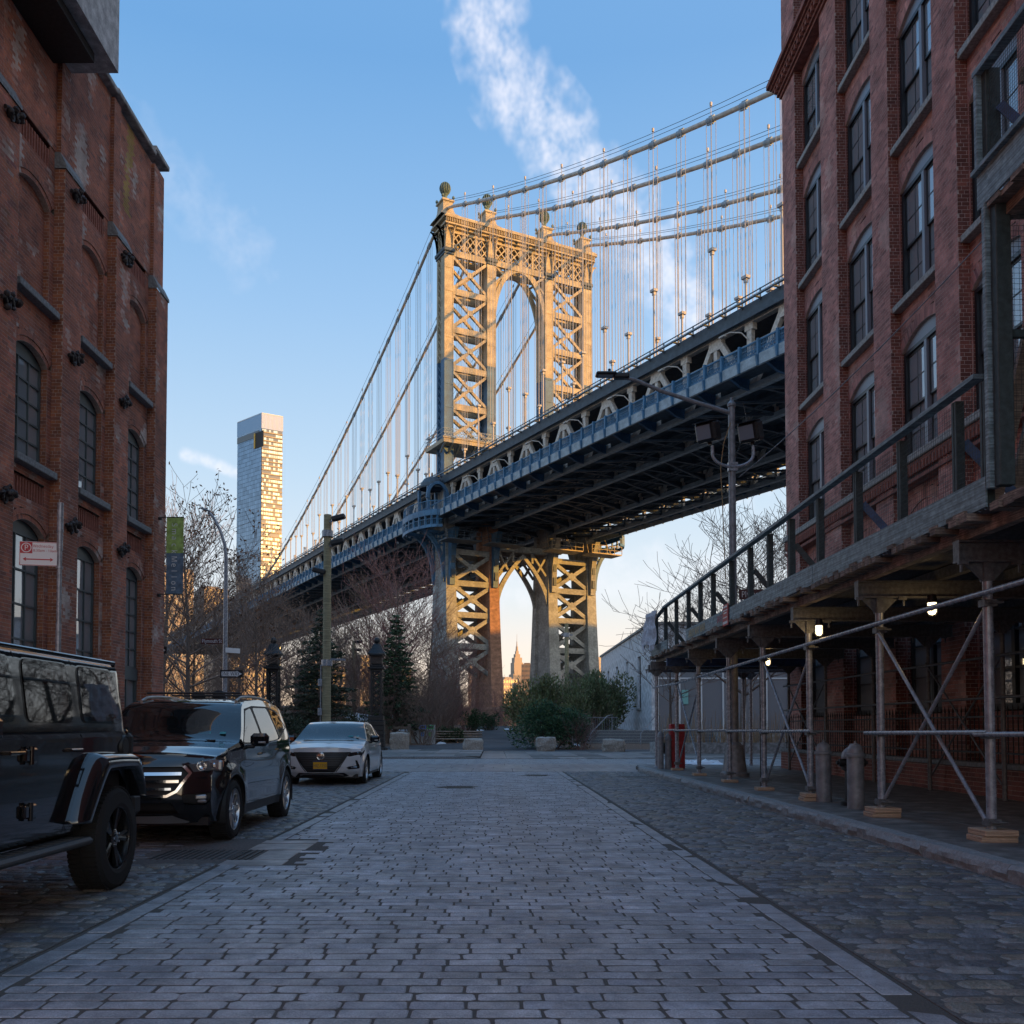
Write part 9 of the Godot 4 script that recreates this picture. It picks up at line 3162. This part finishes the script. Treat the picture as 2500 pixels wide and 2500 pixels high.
func trees() -> void:
	var lf := mat("leaf", Color(1, 1, 1), 0.75)
	lf.backlight_enabled = true
	lf.backlight = Color(0.25, 0.25, 0.2)
	var T1 := P(-15.4, park_y(-15.4, 54) , 47.0)
	bare_tree(T1, 13.0, "tall bare oak still holding brown leaves beside the warehouse corner", 11, M.twig, {"spread": 0.8, "from": 0.25}, 1900)
	bare_tree(P(-24.0, 0.8, 68.0), 18.0, "tall fine-twigged bare tree rising behind the oak", 12, M.twig, {"spread": 0.55, "forward": 1.2}, 120)
	bare_tree(P(-13.6, 0.6, 54.0), 9.8, "slender bare tree standing right of the curved lamp", 13, M.twig, {"spread": 0.6, "forward": 1.1}, 60)
	bare_tree(P(-19.2, 0.7, 60.0), 10.5, "bare tree between the oak and the slender lamp", 14, M.twig, {"spread": 0.8})
	bare_tree(P(-16.3, 0.9, 66.0), 9.0, "low spreading bare tree under the bridge deck", 15, M.twig, {"spread": 0.95, "from": 0.15})
	bare_tree(P(-13.0, 1.0, 72.0), 9.5, "bare tree left of the dark pine", 16, M.twig, {"spread": 0.8, "from": 0.15})
	bare_tree(P(-9.6, 1.6, 74.0), 11.5, "thin bare tree between the two conifers", 17, M.twig, {"spread": 0.6, "forward": 1.1})
	bare_tree(P(-6.6, 1.2, 66.0), 13.0, "bare tree with reddish twigs in front of the bridge deck", 18, M.twig_red, {"spread": 0.75, "from": 0.35, "up": 0.10})
	bare_tree(P(-4.9, 1.0, 70.0), 9.6, "bare tree beside the left tower leg", 19, M.twig, {"spread": 0.9, "from": 0.2})
	bare_tree(P(-7.9, 1.3, 80.0), 12.0, "far bare tree behind the reddish one", 20, M.twig, {"spread": 0.7})
	bare_tree(P(13.2, 0.0, 50.0), 13.8, "large bare tree branching above the shed fence", 21, M.twig, {"spread": 0.95, "from": 0.25, "kids": [13, 8, 5, 4]})
	bare_tree(P(9.3, 0.0, 50.0), 8.2, "small bare tree in front of the pale brick wall", 22, M.twig, {"spread": 0.9, "kids": [7, 5, 4, 3], "from": 0.35})
	bare_tree(P(16.8, 0.0, 46.0), 11.5, "bare tree close to the loft building corner", 23, M.twig, {"spread": 0.9})
	bare_tree(P(-11.4, 1.0, 66.0), 9.0, "bare tree just left of the utility pole", 24, M.twig, {"spread": 0.85, "from": 0.15})
	bare_tree(P(-8.2, 1.3, 70.0), 8.6, "low reddish bare tree between the gate post and the spruce", 25, M.twig_red, {"spread": 0.9, "from": 0.12})
	bare_tree(P(-21.0, 0.9, 78.0), 13.5, "far bare tree in front of the sunlit housing blocks", 26, M.twig, {"spread": 0.75})
	bare_tree(P(-17.6, 0.9, 84.0), 12.5, "far bare tree left of the slender one under the deck", 27, M.twig, {"spread": 0.8})
	bare_tree(P(-14.6, 1.0, 88.0), 11.5, "farthest bare tree behind the left gate post", 28, M.twig, {"spread": 0.85, "from": 0.15})
	bare_tree(P(-3.4, 1.1, 78.0), 8.0, "small bare tree among the reddish shrubs", 29, M.twig_red, {"spread": 0.9, "from": 0.12})
	conifer(P(-10.9, 0.9, 59.0), 8.2, 6.0, "dark loose pine behind the utility pole", 31, 0.5, Color(0.040, 0.060, 0.040))
	conifer(P(-6.5, 0.7, 62.0), 8.4, 5.0, "green spruce behind the right gate post", 32, 0.3, Color(0.042, 0.078, 0.040))
	conifer(P(-12.2, 0.9, 63.0), 6.2, 4.6, "second dark pine left of the utility pole", 33, 0.55, Color(0.036, 0.054, 0.038))
	leaf_bush(P(3.3, 0.0, 56.0), Vector3(5.6, 3.1, 3.0), 12000, "rounded dark green bush in front of the path bend", [Color(0.05, 0.12, 0.06), Color(0.08, 0.155, 0.07), Color(0.035, 0.085, 0.05)], 41, 0.085)
	leaf_bush(P(4.0, 0.6, 67.0), Vector3(6.6, 5.4, 3.5), 10000, "tall feathery olive bush behind the dark bush", [Color(0.17, 0.20, 0.09), Color(0.13, 0.17, 0.075), Color(0.20, 0.20, 0.11)], 42, 0.12, 1.2)
	leaf_bush(P(7.7, 0.9, 69.0), Vector3(5.4, 5.6, 3.5), 9000, "tall feathery olive bush against the pale brick building", [Color(0.15, 0.18, 0.085), Color(0.11, 0.145, 0.065), Color(0.19, 0.19, 0.105)], 43, 0.12, 1.2)
	leaf_bush(P(-3.1, 0.3, 64.2), Vector3(2.4, 1.3, 1.4), 1800, "low green shrub behind the recycling bin", [Color(0.035, 0.075, 0.035), Color(0.06, 0.09, 0.04)], 44, 0.08)
	leaf_bush(P(-1.6, 0.9, 72.0), Vector3(1.8, 2.0, 1.4), 1600, "small dark green shrub left of the path", [Color(0.03, 0.075, 0.03), Color(0.05, 0.085, 0.035)], 45, 0.08)
	leaf_bush(P(-0.4, 1.0, 80.0), Vector3(2.2, 1.9, 1.6), 1600, "dark green shrub at the top of the path", [Color(0.03, 0.07, 0.035), Color(0.045, 0.08, 0.04)], 46, 0.08)
	leaf_bush(P(-5.6, 0.9, 67.0), Vector3(1.6, 1.2, 1.2), 1200, "low green shrub below the spruce", [Color(0.035, 0.07, 0.03), Color(0.07, 0.09, 0.04)], 47, 0.08)
	leaf_bush(P(-12.6, 0.3, 54.5), Vector3(3.4, 2.2, 2.0), 2600, "dark evergreen scrub behind the suv", [Color(0.03, 0.05, 0.03), Color(0.045, 0.06, 0.035)], 48, 0.09)
	leaf_bush(P(-8.6, 0.3, 55.5), Vector3(2.6, 2.0, 1.6), 2200, "dark evergreen scrub behind the white sedan", [Color(0.03, 0.05, 0.03), Color(0.05, 0.06, 0.03)], 49, 0.09)
	var protos := []
	for k in 6:
		protos.append(bare_shrub_mesh(70 + k, [3.4, 2.8, 4.2, 3.0, 3.8, 2.4][k], 13, 0.007))
	var g := RandomNumberGenerator.new()
	g.seed = 8
	var areas := [[-26.0, -11.0, 57.0, 76.0, 26, "bare brown shrub in the thicket under the bridge deck"], [-11.0, -3.0, 58.0, 84.0, 30, "bare brown shrub in the thicket around the spruce"], [-4.2, 1.2, 66.0, 96.0, 24, "bare reddish shrub in the thicket before the tower legs"], [2.6, 9.0, 72.0, 88.0, 6, "bare shrub behind the olive bushes"], [2.4, 6.0, 54.5, 60.0, 5, "bare twiggy shrub beside the dark bush"]]
	for a in areas:
		for k in a[4]:
			var x := g.randf_range(a[0], a[1])
			var d := g.randf_range(a[2], a[3])
			if absf(x - 0.6 + 0.0013 * pow(maxf(d - 62.0, 0.0), 2.0)) < 2.3 and d < 84.0:
				continue
			var o := thing("bare_shrub", a[5], "shrub", P(x, park_y(x, d) - 0.05, d), g.randf() * TAU, "bare shrubs in the park")
			o.scale = Vector3.ONE * (g.randf_range(0.7, 1.25) * (0.5 if a[2] < 56.0 else 1.0))
			part(o, "branches", protos[g.randi() % 6], M.twig_red if g.randf() < (0.6 if a[0] == -4.2 else 0.15) else M.twig)
	var xf := []
	var cols := []
	for k in 5200:
		var x := g.randf_range(-20.0, 6.0)
		var d := g.randf_range(56.0, 84.0)
		if absf(x - 0.6) < 2.2 and d > 56.0 or (x > -7.5 and d < 63.0 and x < 2.4):
			continue
		xf.append(Transform3D(Basis.from_euler(Vector3(g.randf_range(-0.6, 0.6), g.randf() * TAU, g.randf_range(-0.6, 0.6))).scaled(Vector3.ONE * g.randf_range(0.6, 1.3)), P(x, park_y(x, d) + 0.02, d)))
		cols.append(Color(0.22, 0.11, 0.055) * g.randf_range(0.5, 1.6))
	var one := mb()
	one.quad(Vector3(-0.08, 0, 0.05), Vector3(0.08, 0, 0.05), Vector3(0.08, 0.02, -0.05), Vector3(-0.08, 0.015, -0.05))
	var fl := setting("fallen_leaves", "brown fallen leaves scattered over the park beds")
	fl.set_meta("kind", "stuff")
	mass(fl, "leaf_litter", one.mesh(), M.leaf, xf, cols)

# ------------------------------------------------------------------ the far city
func far_block(called: String, label: String, x0: float, x1: float, d: float, top: float, deep: float, c: Color, floors: int, cols: int, turn := 0.0) -> void:
	var w := x1 - x0
	var t := thing(called, label, "building", P((x0 + x1) / 2, 0, d), turn, "buildings across the river")
	var m := mb()
	m.col = c
	m.slab(Vector3(-w / 2, 0, -deep), Vector3(w / 2, top, 0))
	part(t, "walls", m.mesh(), M.plain_white)
	var rf := mb()
	rf.col = c * 0.8
	rf.slab(Vector3(-w * 0.3, top, -deep * 0.7), Vector3(w * 0.2, top + w * 0.12, -deep * 0.3))
	part(t, "roof_house", rf.mesh(), M.plain_white)
	var gl := mb().slab(Vector3(-0.5, -0.5, -0.02), Vector3(0.5, 0.5, 0.02)).mesh()
	var fh := top / floors
	var cw := w / cols
	for j in floors:
		for k in cols:
			part(t, "window", gl, M.far_glass, Transform3D(Basis().scaled(Vector3(cw * 0.5, fh * 0.5, 4.0)), Vector3(-w / 2 + (k + 0.5) * cw, (j + 0.5) * fh, 0.05)))

func far_city() -> void:
	mat("plain_white", Color(1, 1, 1), 0.8)
	mat("far_glass", Color(0.05, 0.05, 0.055), 0.15, {"spec": 0.8})
	mat("tower_glass", Color(0.22, 0.31, 0.42), 0.12, {"metal": 0.7})
	mat("tower_glass_east", Color(0.22, 0.31, 0.42), 0.25, {"metal": 0.7})
	var a := Vector2(-217.9, 794.6)
	var c := Vector2(-191.3, 770.0)
	var b := Vector2(-176.4, 779.2)
	var t := thing("glass_skyscraper", "tall glass skyscraper with one blue face and one golden sunlit face", "skyscraper", P(c.x, 0, c.y))
	var lf := Vector3(a.x - c.x, 0, -(a.y - c.y))
	var rt := Vector3(b.x - c.x, 0, -(b.y - c.y))
	var H := 249.0
	var m := mb()
	var q := [Vector3.ZERO, rt, rt + lf, lf]
	for k in 4:
		m.quad(q[k], q[(k + 1) % 4], q[(k + 1) % 4] + Vector3(0, H, 0), q[k] + Vector3(0, H, 0))
	m.quad(q[0] + Vector3(0, H, 0), q[1] + Vector3(0, H, 0), q[2] + Vector3(0, H, 0), q[3] + Vector3(0, H, 0))
	part(t, "core", m.mesh(), M.far_glass)
	var nl := Vector3(lf.z, 0, -lf.x).normalized()
	if nl.z < 0:
		nl = -nl
	var nr := Vector3(-rt.z, 0, rt.x).normalized()
	if nr.z < 0:
		nr = -nr
	var xf := []
	var cols := []
	var floors := 72
	var fh := H / floors
	for j in floors:
		for k in 12:
			var w := lf / 12.0
			var n2 := (nl + Vector3(rr(-0.05, 0.05), rr(-0.05, 0.05), rr(-0.05, 0.05))).normalized()
			xf.append(Transform3D(Basis(-w * 0.97, Vector3(0, fh * 0.94, 0), n2), w * (k + 1) - w * 0.015 + Vector3(0, j * fh, 0) + nl * 0.4))
			cols.append(tone(Color(1, 1, 1), rr(0.75, 1.1)))
	var pm := mb()
	pm.quad(Vector3(0, 0, 0), Vector3(1, 0, 0), Vector3(1, 1, 0), Vector3(0, 1, 0))
	mass(t, "glass_panes", pm.mesh(), M.tower_glass, xf, cols)
	xf = []
	cols = []
	for j in floors:
		for k in 9:
			if rng.randf() < 0.35:
				continue
			var w := rt / 9.0
			xf.append(Transform3D(Basis(w * rr(0.7, 0.97), Vector3(0, fh * 0.55, 0), nr), w * k + Vector3(0, j * fh + fh * 0.3, 0) + nr * 0.35))
			cols.append(tone(Color(1, 1, 1), rr(0.6, 1.1)))
	mass(t, "east_panes", pm.mesh(), M.tower_glass_east, xf, cols)
	var band := mb()
	band.box(rt / 2 + nr * 0.3, Vector3(rt.length(), fh * 0.26, 0.7), Basis(rt.normalized(), Vector3.UP, nr))
	var bm := band.mesh()
	for j in floors:
		part(t, "floor_band", bm, M.bridge_tan, Transform3D(Basis(), Vector3(0, j * fh + 0.5, 0)))
	var fin := mb().box(Vector3(0, 6.4, 0), Vector3(0.7, 12.8, 0.5)).mesh()
	for k in 17:
		part(t, "crown_fin", fin, M.white_paint, Transform3D(Basis(), rt * k / 16.0 + Vector3(0, H, 0) + nr * 0.3))
	for k in 29:
		part(t, "crown_fin", fin, M.tower_glass, Transform3D(Basis(), lf * k / 28.0 + Vector3(0, H, 0) + nl * 0.3))
	part(t, "crown_rail", mb().beam(lf + Vector3(0, H + 12.6, 0) + nl * 0.3, Vector3(0, H + 12.6, 0), 0.8, 0.7).beam(Vector3(0, H + 12.6, 0), rt + Vector3(0, H + 12.6, 0), 0.8, 0.7).mesh(), M.white_paint)
	part(t, "notch_shade", mb().box(lf * 0.08 + nl * 0.45 + Vector3(0, H - 9, 0), Vector3(lf.length() * 0.32, 13, 0.6), Basis(lf.normalized(), Vector3.UP, nl)).mesh(), M.dark)  # solid dark box; the shade of a recess is put into its colour
	part(t, "terrace_panel", mb().box(lf * 0.26 + nl * 0.9 + Vector3(0, H - 9, 0), Vector3(1.6, 12.5, 0.6), Basis(lf.normalized(), Vector3.UP, nl)).mesh(), M.plate_gold if M.has("plate_gold") else mat("plate_gold", Color(0.6, 0.38, 0.05), 0.5))
	part(t, "terrace_band", mb().box(lf * 0.55 + nl * 0.45 + Vector3(0, H - 3.5, 0), Vector3(lf.length() * 0.9, 5, 0.5), Basis(lf.normalized(), Vector3.UP, nl)).mesh(), M.far_glass)
	var e := thing("spired_skyscraper", "distant stepped skyscraper with a needle spire seen through the bridge tower arch", "skyscraper", P(64.5, 0, 2600), 0.35)
	var es := mb()
	es.col = Color(0.42, 0.34, 0.26)
	for s in [[34.0, 0.0, 150.0], [27.0, 150.0, 182.0], [22.0, 182.0, 196.0], [14.0, 196.0, 206.0], [8.0, 206.0, 214.0]]:
		es.slab(Vector3(-s[0] / 2, s[1], -s[0] / 2), Vector3(s[0] / 2, s[2], s[0] / 2))
	part(e, "shaft", es.mesh(), M.plain_white)
	for k in 9:
		part(e, "window_strip", mb().slab(Vector3(-15.2 + k * 3.6, 20, 17.0), Vector3(-13.8 + k * 3.6, 146, 17.3)).mesh(), M.far_glass)
	part(e, "spire", mb().lathe([Vector2(4.2, 212), Vector2(3.2, 226), Vector2(1.6, 230), Vector2(1.1, 240), Vector2(0.5, 243), Vector2(0.3, 262), Vector2(0, 264)], Vector3.ZERO, 8).mesh(), mat("far_stone", Color(0.42, 0.34, 0.26), 0.8))
	var tan_ := Color(0.42, 0.30, 0.20)
	far_block("office_block", "distant brown office block right of the spired skyscraper", 72.1, 103.0, 2400, 165, 30, Color(0.20, 0.15, 0.12), 14, 9)
	far_block("apartment_block", "low sunlit block below the spired skyscraper", 14.0, 40.0, 1500, 80, 20, Color(0.42, 0.36, 0.30), 9, 6, 0.5)
	far_block("apartment_block", "low grey block beside the sunlit one below the spire", 36.0, 66.0, 1500, 74, 20, Color(0.30, 0.24, 0.20), 8, 7, 0.2)
	far_block("apartment_tower", "dark tower block between the left tower legs", -24.3, -12.9, 900, 71, 20, Color(0.22, 0.17, 0.15), 20, 4)
	far_block("apartment_tower", "orange sunlit block between the right tower legs", 68.0, 81.0, 900, 70, 20, Color(0.42, 0.36, 0.30), 18, 3, 0.5)
	far_block("apartment_tower", "sunlit orange sliver block beside the pale brick building", 77.0, 95.0, 800, 62, 20, Color(0.42, 0.36, 0.30), 15, 4, 0.5)
	far_block("housing_block", "sunlit orange housing block seen through the oak", -284.0, -256.0, 800, 138, 30, Color(0.42, 0.36, 0.30), 26, 7, 0.6)
	far_block("housing_block", "taller sunlit housing block right of the oak", -262.0, -240.0, 850, 128, 30, Color(0.42, 0.36, 0.30), 24, 6, 0.6)
	far_block("housing_block", "low sunlit orange block under the bridge deck", -252.0, -205.0, 700, 68, 30, Color(0.42, 0.36, 0.30), 13, 10, 0.6)
	far_block("housing_block", "sunlit block behind the curved lamp", -196.0, -168.0, 700, 60, 30, Color(0.42, 0.36, 0.30), 11, 7, 0.6)
	far_block("housing_block", "low sunlit block behind the dark pine", -150.0, -118.0, 760, 52, 30, Color(0.42, 0.36, 0.30), 10, 8, 0.6)
	far_block("housing_block", "small sunlit block left of the spruce", -114.0, -96.0, 800, 62, 30, Color(0.42, 0.36, 0.30), 12, 4, 0.6)
	far_block("housing_block", "small sunlit block right of the spruce", -92.0, -78.0, 900, 60, 30, Color(0.42, 0.36, 0.30), 12, 3, 0.6)
	for k in 5:
		var s: Array = [[95.0, 140.0, -10.0, 60.0, 34.0, "brick block behind the loft building"], [150.0, 215.0, -30.0, 62.0, 44.0, "long brick block farther behind the loft building"], [225.0, 300.0, -60.0, 40.0, 46.0, "farthest brick block behind the loft building"], [66.0, 90.0, -40.0, 20.0, 30.0, "brick block next to the loft building"], [130.0, 190.0, 75.0, 105.0, 40.0, "brick block near the bridge approach"]][k]
		var o := thing("city_block", s[5], "building", P((s[0] + s[1]) / 2, 0, (s[2] + s[3]) / 2), 0.0, "blocks outside the view")
		part(o, "walls", mb().slab(Vector3(-(s[1] - s[0]) / 2, 0, -(s[3] - s[2]) / 2), Vector3((s[1] - s[0]) / 2, s[4], (s[3] - s[2]) / 2)).mesh(), M.plain_brick)

# ------------------------------------------------------------------ people
# surface nets over joined, tapered capsules: bones are [a, b, ra, rb]
func blob(m: MB, bones: Array, lo: Vector3, hi: Vector3, cell: float, k: float) -> void:
	var nx := int((hi.x - lo.x) / cell) + 2
	var ny := int((hi.y - lo.y) / cell) + 2
	var nz := int((hi.z - lo.z) / cell) + 2
	var f := PackedFloat32Array()
	f.resize(nx * ny * nz)
	f.fill(9.0)
	for b in bones:
		var a: Vector3 = b[0]
		var e: Vector3 = b[1]
		var ra: float = b[2]
		var rb: float = b[3]
		var pad := maxf(ra, rb) + k + cell * 2.0
		var l := ((a.min(e) - Vector3.ONE * pad - lo) / cell).floor().clamp(Vector3.ZERO, Vector3(nx - 1, ny - 1, nz - 1))
		var h := ((a.max(e) + Vector3.ONE * pad - lo) / cell).ceil().clamp(Vector3.ZERO, Vector3(nx - 1, ny - 1, nz - 1))
		var ab := e - a
		var len2 := maxf(ab.length_squared(), 1e-6)
		for x in range(int(l.x), int(h.x) + 1):
			for y in range(int(l.y), int(h.y) + 1):
				for z in range(int(l.z), int(h.z) + 1):
					var p := lo + Vector3(x, y, z) * cell
					var t := clampf((p - a).dot(ab) / len2, 0.0, 1.0)
					var d := p.distance_to(a + ab * t) - lerpf(ra, rb, t)
					var i := (x * ny + y) * nz + z
					var o := f[i]
					var w := maxf(k - absf(o - d), 0.0) / k
					f[i] = minf(o, d) - w * w * k * 0.25
	var id := {}
	for x in nx - 1:
		for y in ny - 1:
			for z in nz - 1:
				var sum := Vector3.ZERO
				var cnt := 0
				var base := (x * ny + y) * nz + z
				var v0 := f[base]
				if v0 > cell * 2.5:
					continue
				var c := []
				for q in 8:
					c.append(f[base + ((q & 1) * ny * nz) + ((q >> 1) & 1) * nz + (q >> 2)])
				for q in [[0, 1], [2, 3], [4, 5], [6, 7], [0, 2], [1, 3], [4, 6], [5, 7], [0, 4], [1, 5], [2, 6], [3, 7]]:
					var u: float = c[q[0]]
					var w: float = c[q[1]]
					if (u < 0.0) != (w < 0.0):
						var t := u / (u - w)
						var pa := Vector3(q[0] & 1, (q[0] >> 1) & 1, q[0] >> 2)
						var pb := Vector3(q[1] & 1, (q[1] >> 1) & 1, q[1] >> 2)
						sum += pa.lerp(pb, t)
						cnt += 1
				if cnt:
					var g := Vector3(c[1] - c[0] + c[3] - c[2] + c[5] - c[4] + c[7] - c[6], c[2] - c[0] + c[3] - c[1] + c[6] - c[4] + c[7] - c[5], c[4] - c[0] + c[5] - c[1] + c[6] - c[2] + c[7] - c[3])
					id[Vector3i(x, y, z)] = m.vert(lo + (Vector3(x, y, z) + sum / cnt) * cell, g)
	for key in id:
		for ax in 3:
			var b1 := Vector3i.ZERO
			b1[(ax + 1) % 3] = 1
			var b2 := Vector3i.ZERO
			b2[(ax + 2) % 3] = 1
			var st := Vector3i.ZERO
			st[ax] = 1
			var p: Vector3i = key
			if not (id.has(p - b1) and id.has(p - b2) and id.has(p - b1 - b2)):
				continue
			var u := f[(p.x * ny + p.y) * nz + p.z]
			var w := f[((p.x + st.x) * ny + p.y + st.y) * nz + p.z + st.z]
			if (u < 0.0) == (w < 0.0):
				continue
			var q := [id[p], id[p - b1], id[p - b1 - b2], id[p - b2]]
			if u > 0.0:
				q.reverse()
			m.face(q[0], q[1], q[2])
			m.face(q[0], q[2], q[3])

func person(at: Vector3, turn: float, label: String, coat: Color, hat: Color, h: float) -> void:
	var t := thing("person", label, "person", at, turn, "people standing behind the suv")
	var s := h / 1.75
	var m := mb()
	m.xf = Transform3D(Basis().scaled(Vector3.ONE * s), Vector3.ZERO)
	m.col = coat
	var B := []
	for x in [-1.0, 1.0]:
		B.append([Vector3(x * 0.10, 0.88, 0), Vector3(x * 0.11, 0.48, 0.01), 0.10, 0.07])
		B.append([Vector3(x * 0.11, 0.48, 0.01), Vector3(x * 0.12, 0.08, -0.02), 0.07, 0.055])
		B.append([Vector3(x * 0.12, 0.06, -0.03), Vector3(x * 0.14, 0.05, 0.15), 0.05, 0.045])
		B.append([Vector3(x * 0.19, 1.38, 0), Vector3(x * 0.27, 1.08, -0.02), 0.075, 0.062])
		B.append([Vector3(x * 0.27, 1.08, -0.02), Vector3(x * 0.22, 0.92, 0.18), 0.06, 0.05])
	B.append([Vector3(0, 0.92, 0), Vector3(0, 1.18, 0), 0.17, 0.165])
	B.append([Vector3(0, 1.18, 0), Vector3(0, 1.34, 0), 0.165, 0.15])
	B.append([Vector3(-0.12, 1.38, 0), Vector3(0.12, 1.38, 0), 0.095, 0.095])
	B.append([Vector3(0, 1.40, 0), Vector3(0, 1.52, 0.015), 0.07, 0.058])
	blob(m, B, Vector3(-0.45, 0, -0.32), Vector3(0.45, 1.6, 0.36), 0.03, 0.05)
	m.col = Color(0.42, 0.25, 0.18)
	var Hd := [[Vector3(0, 1.66, -0.01), Vector3(0, 1.63, 0.01), 0.095, 0.085], [Vector3(0, 1.57, 0.04), Vector3(0, 1.545, 0.065), 0.055, 0.035], [Vector3(0, 1.52, 0.01), Vector3(0, 1.58, 0.0), 0.055, 0.06], [Vector3(0, 1.645, 0.098), Vector3(0, 1.605, 0.118), 0.010, 0.016], [Vector3(-0.045, 1.665, 0.075), Vector3(0.045, 1.665, 0.075), 0.018, 0.018], [Vector3(-0.022, 1.572, 0.088), Vector3(0.022, 1.572, 0.088), 0.012, 0.012]]
	for x in [-1.0, 1.0]:
		Hd.append([Vector3(x * 0.09, 1.64, 0.0), Vector3(x * 0.093, 1.60, 0.0), 0.02, 0.014])
	blob(m, Hd, Vector3(-0.14, 1.45, -0.14), Vector3(0.14, 1.80, 0.16), 0.012, 0.02)
	for x in [-1.0, 1.0]:
		var F := [[Vector3(x * 0.22, 0.91, 0.19), Vector3(x * 0.20, 0.88, 0.27), 0.035, 0.032]]
		for k in 4:
			var o := Vector3((k - 1.5) * 0.019, 0, 0)
			F.append([Vector3(x * 0.20, 0.885, 0.27) + o, Vector3(x * 0.20, 0.855, 0.31 + [0.0, 0.012, 0.008, -0.008][k]) + o, 0.010, 0.009])
			F.append([Vector3(x * 0.20, 0.855, 0.31 + [0.0, 0.012, 0.008, -0.008][k]) + o, Vector3(x * 0.20, 0.815, 0.32) + o, 0.009, 0.007])
		F.append([Vector3(x * 0.185, 0.905, 0.22), Vector3(x * 0.15, 0.885, 0.28), 0.013, 0.010])
		blob(m, F, Vector3(x * 0.2 - 0.10, 0.78, 0.13), Vector3(x * 0.2 + 0.10, 0.97, 0.36), 0.008, 0.008)
	part(t, "body", m.mesh(), M.plain_white)
	var ht := mb()
	ht.xf = m.xf
	ht.col = hat
	ht.lathe([Vector2(0.100, 1.655), Vector2(0.112, 1.66), Vector2(0.112, 1.715), Vector2(0.104, 1.72), Vector2(0.100, 1.76), Vector2(0.078, 1.80), Vector2(0.04, 1.825), Vector2(0, 1.83)], Vector3(0, 0, -0.005), 20)
	part(t, "knit_hat", ht.mesh(), mat("knit", Color(1, 1, 1), 0.95, {"bump": "bump", "bump_scale": 0.6, "scale": 8.0}) if not M.has("knit") else M.knit)

func people() -> void:
	person(P(-4.86, 0, 15.5), -1.2, "person in a dark coat and black knit hat on the kerb side behind the suv", Color(0.02, 0.02, 0.025), Color(0.012, 0.012, 0.014), 1.80)
	person(P(-4.72, 0, 16.2), 2.6, "person in a grey coat and dark knit hat turned towards the park behind the suv", Color(0.06, 0.06, 0.065), Color(0.018, 0.018, 0.022), 1.84)
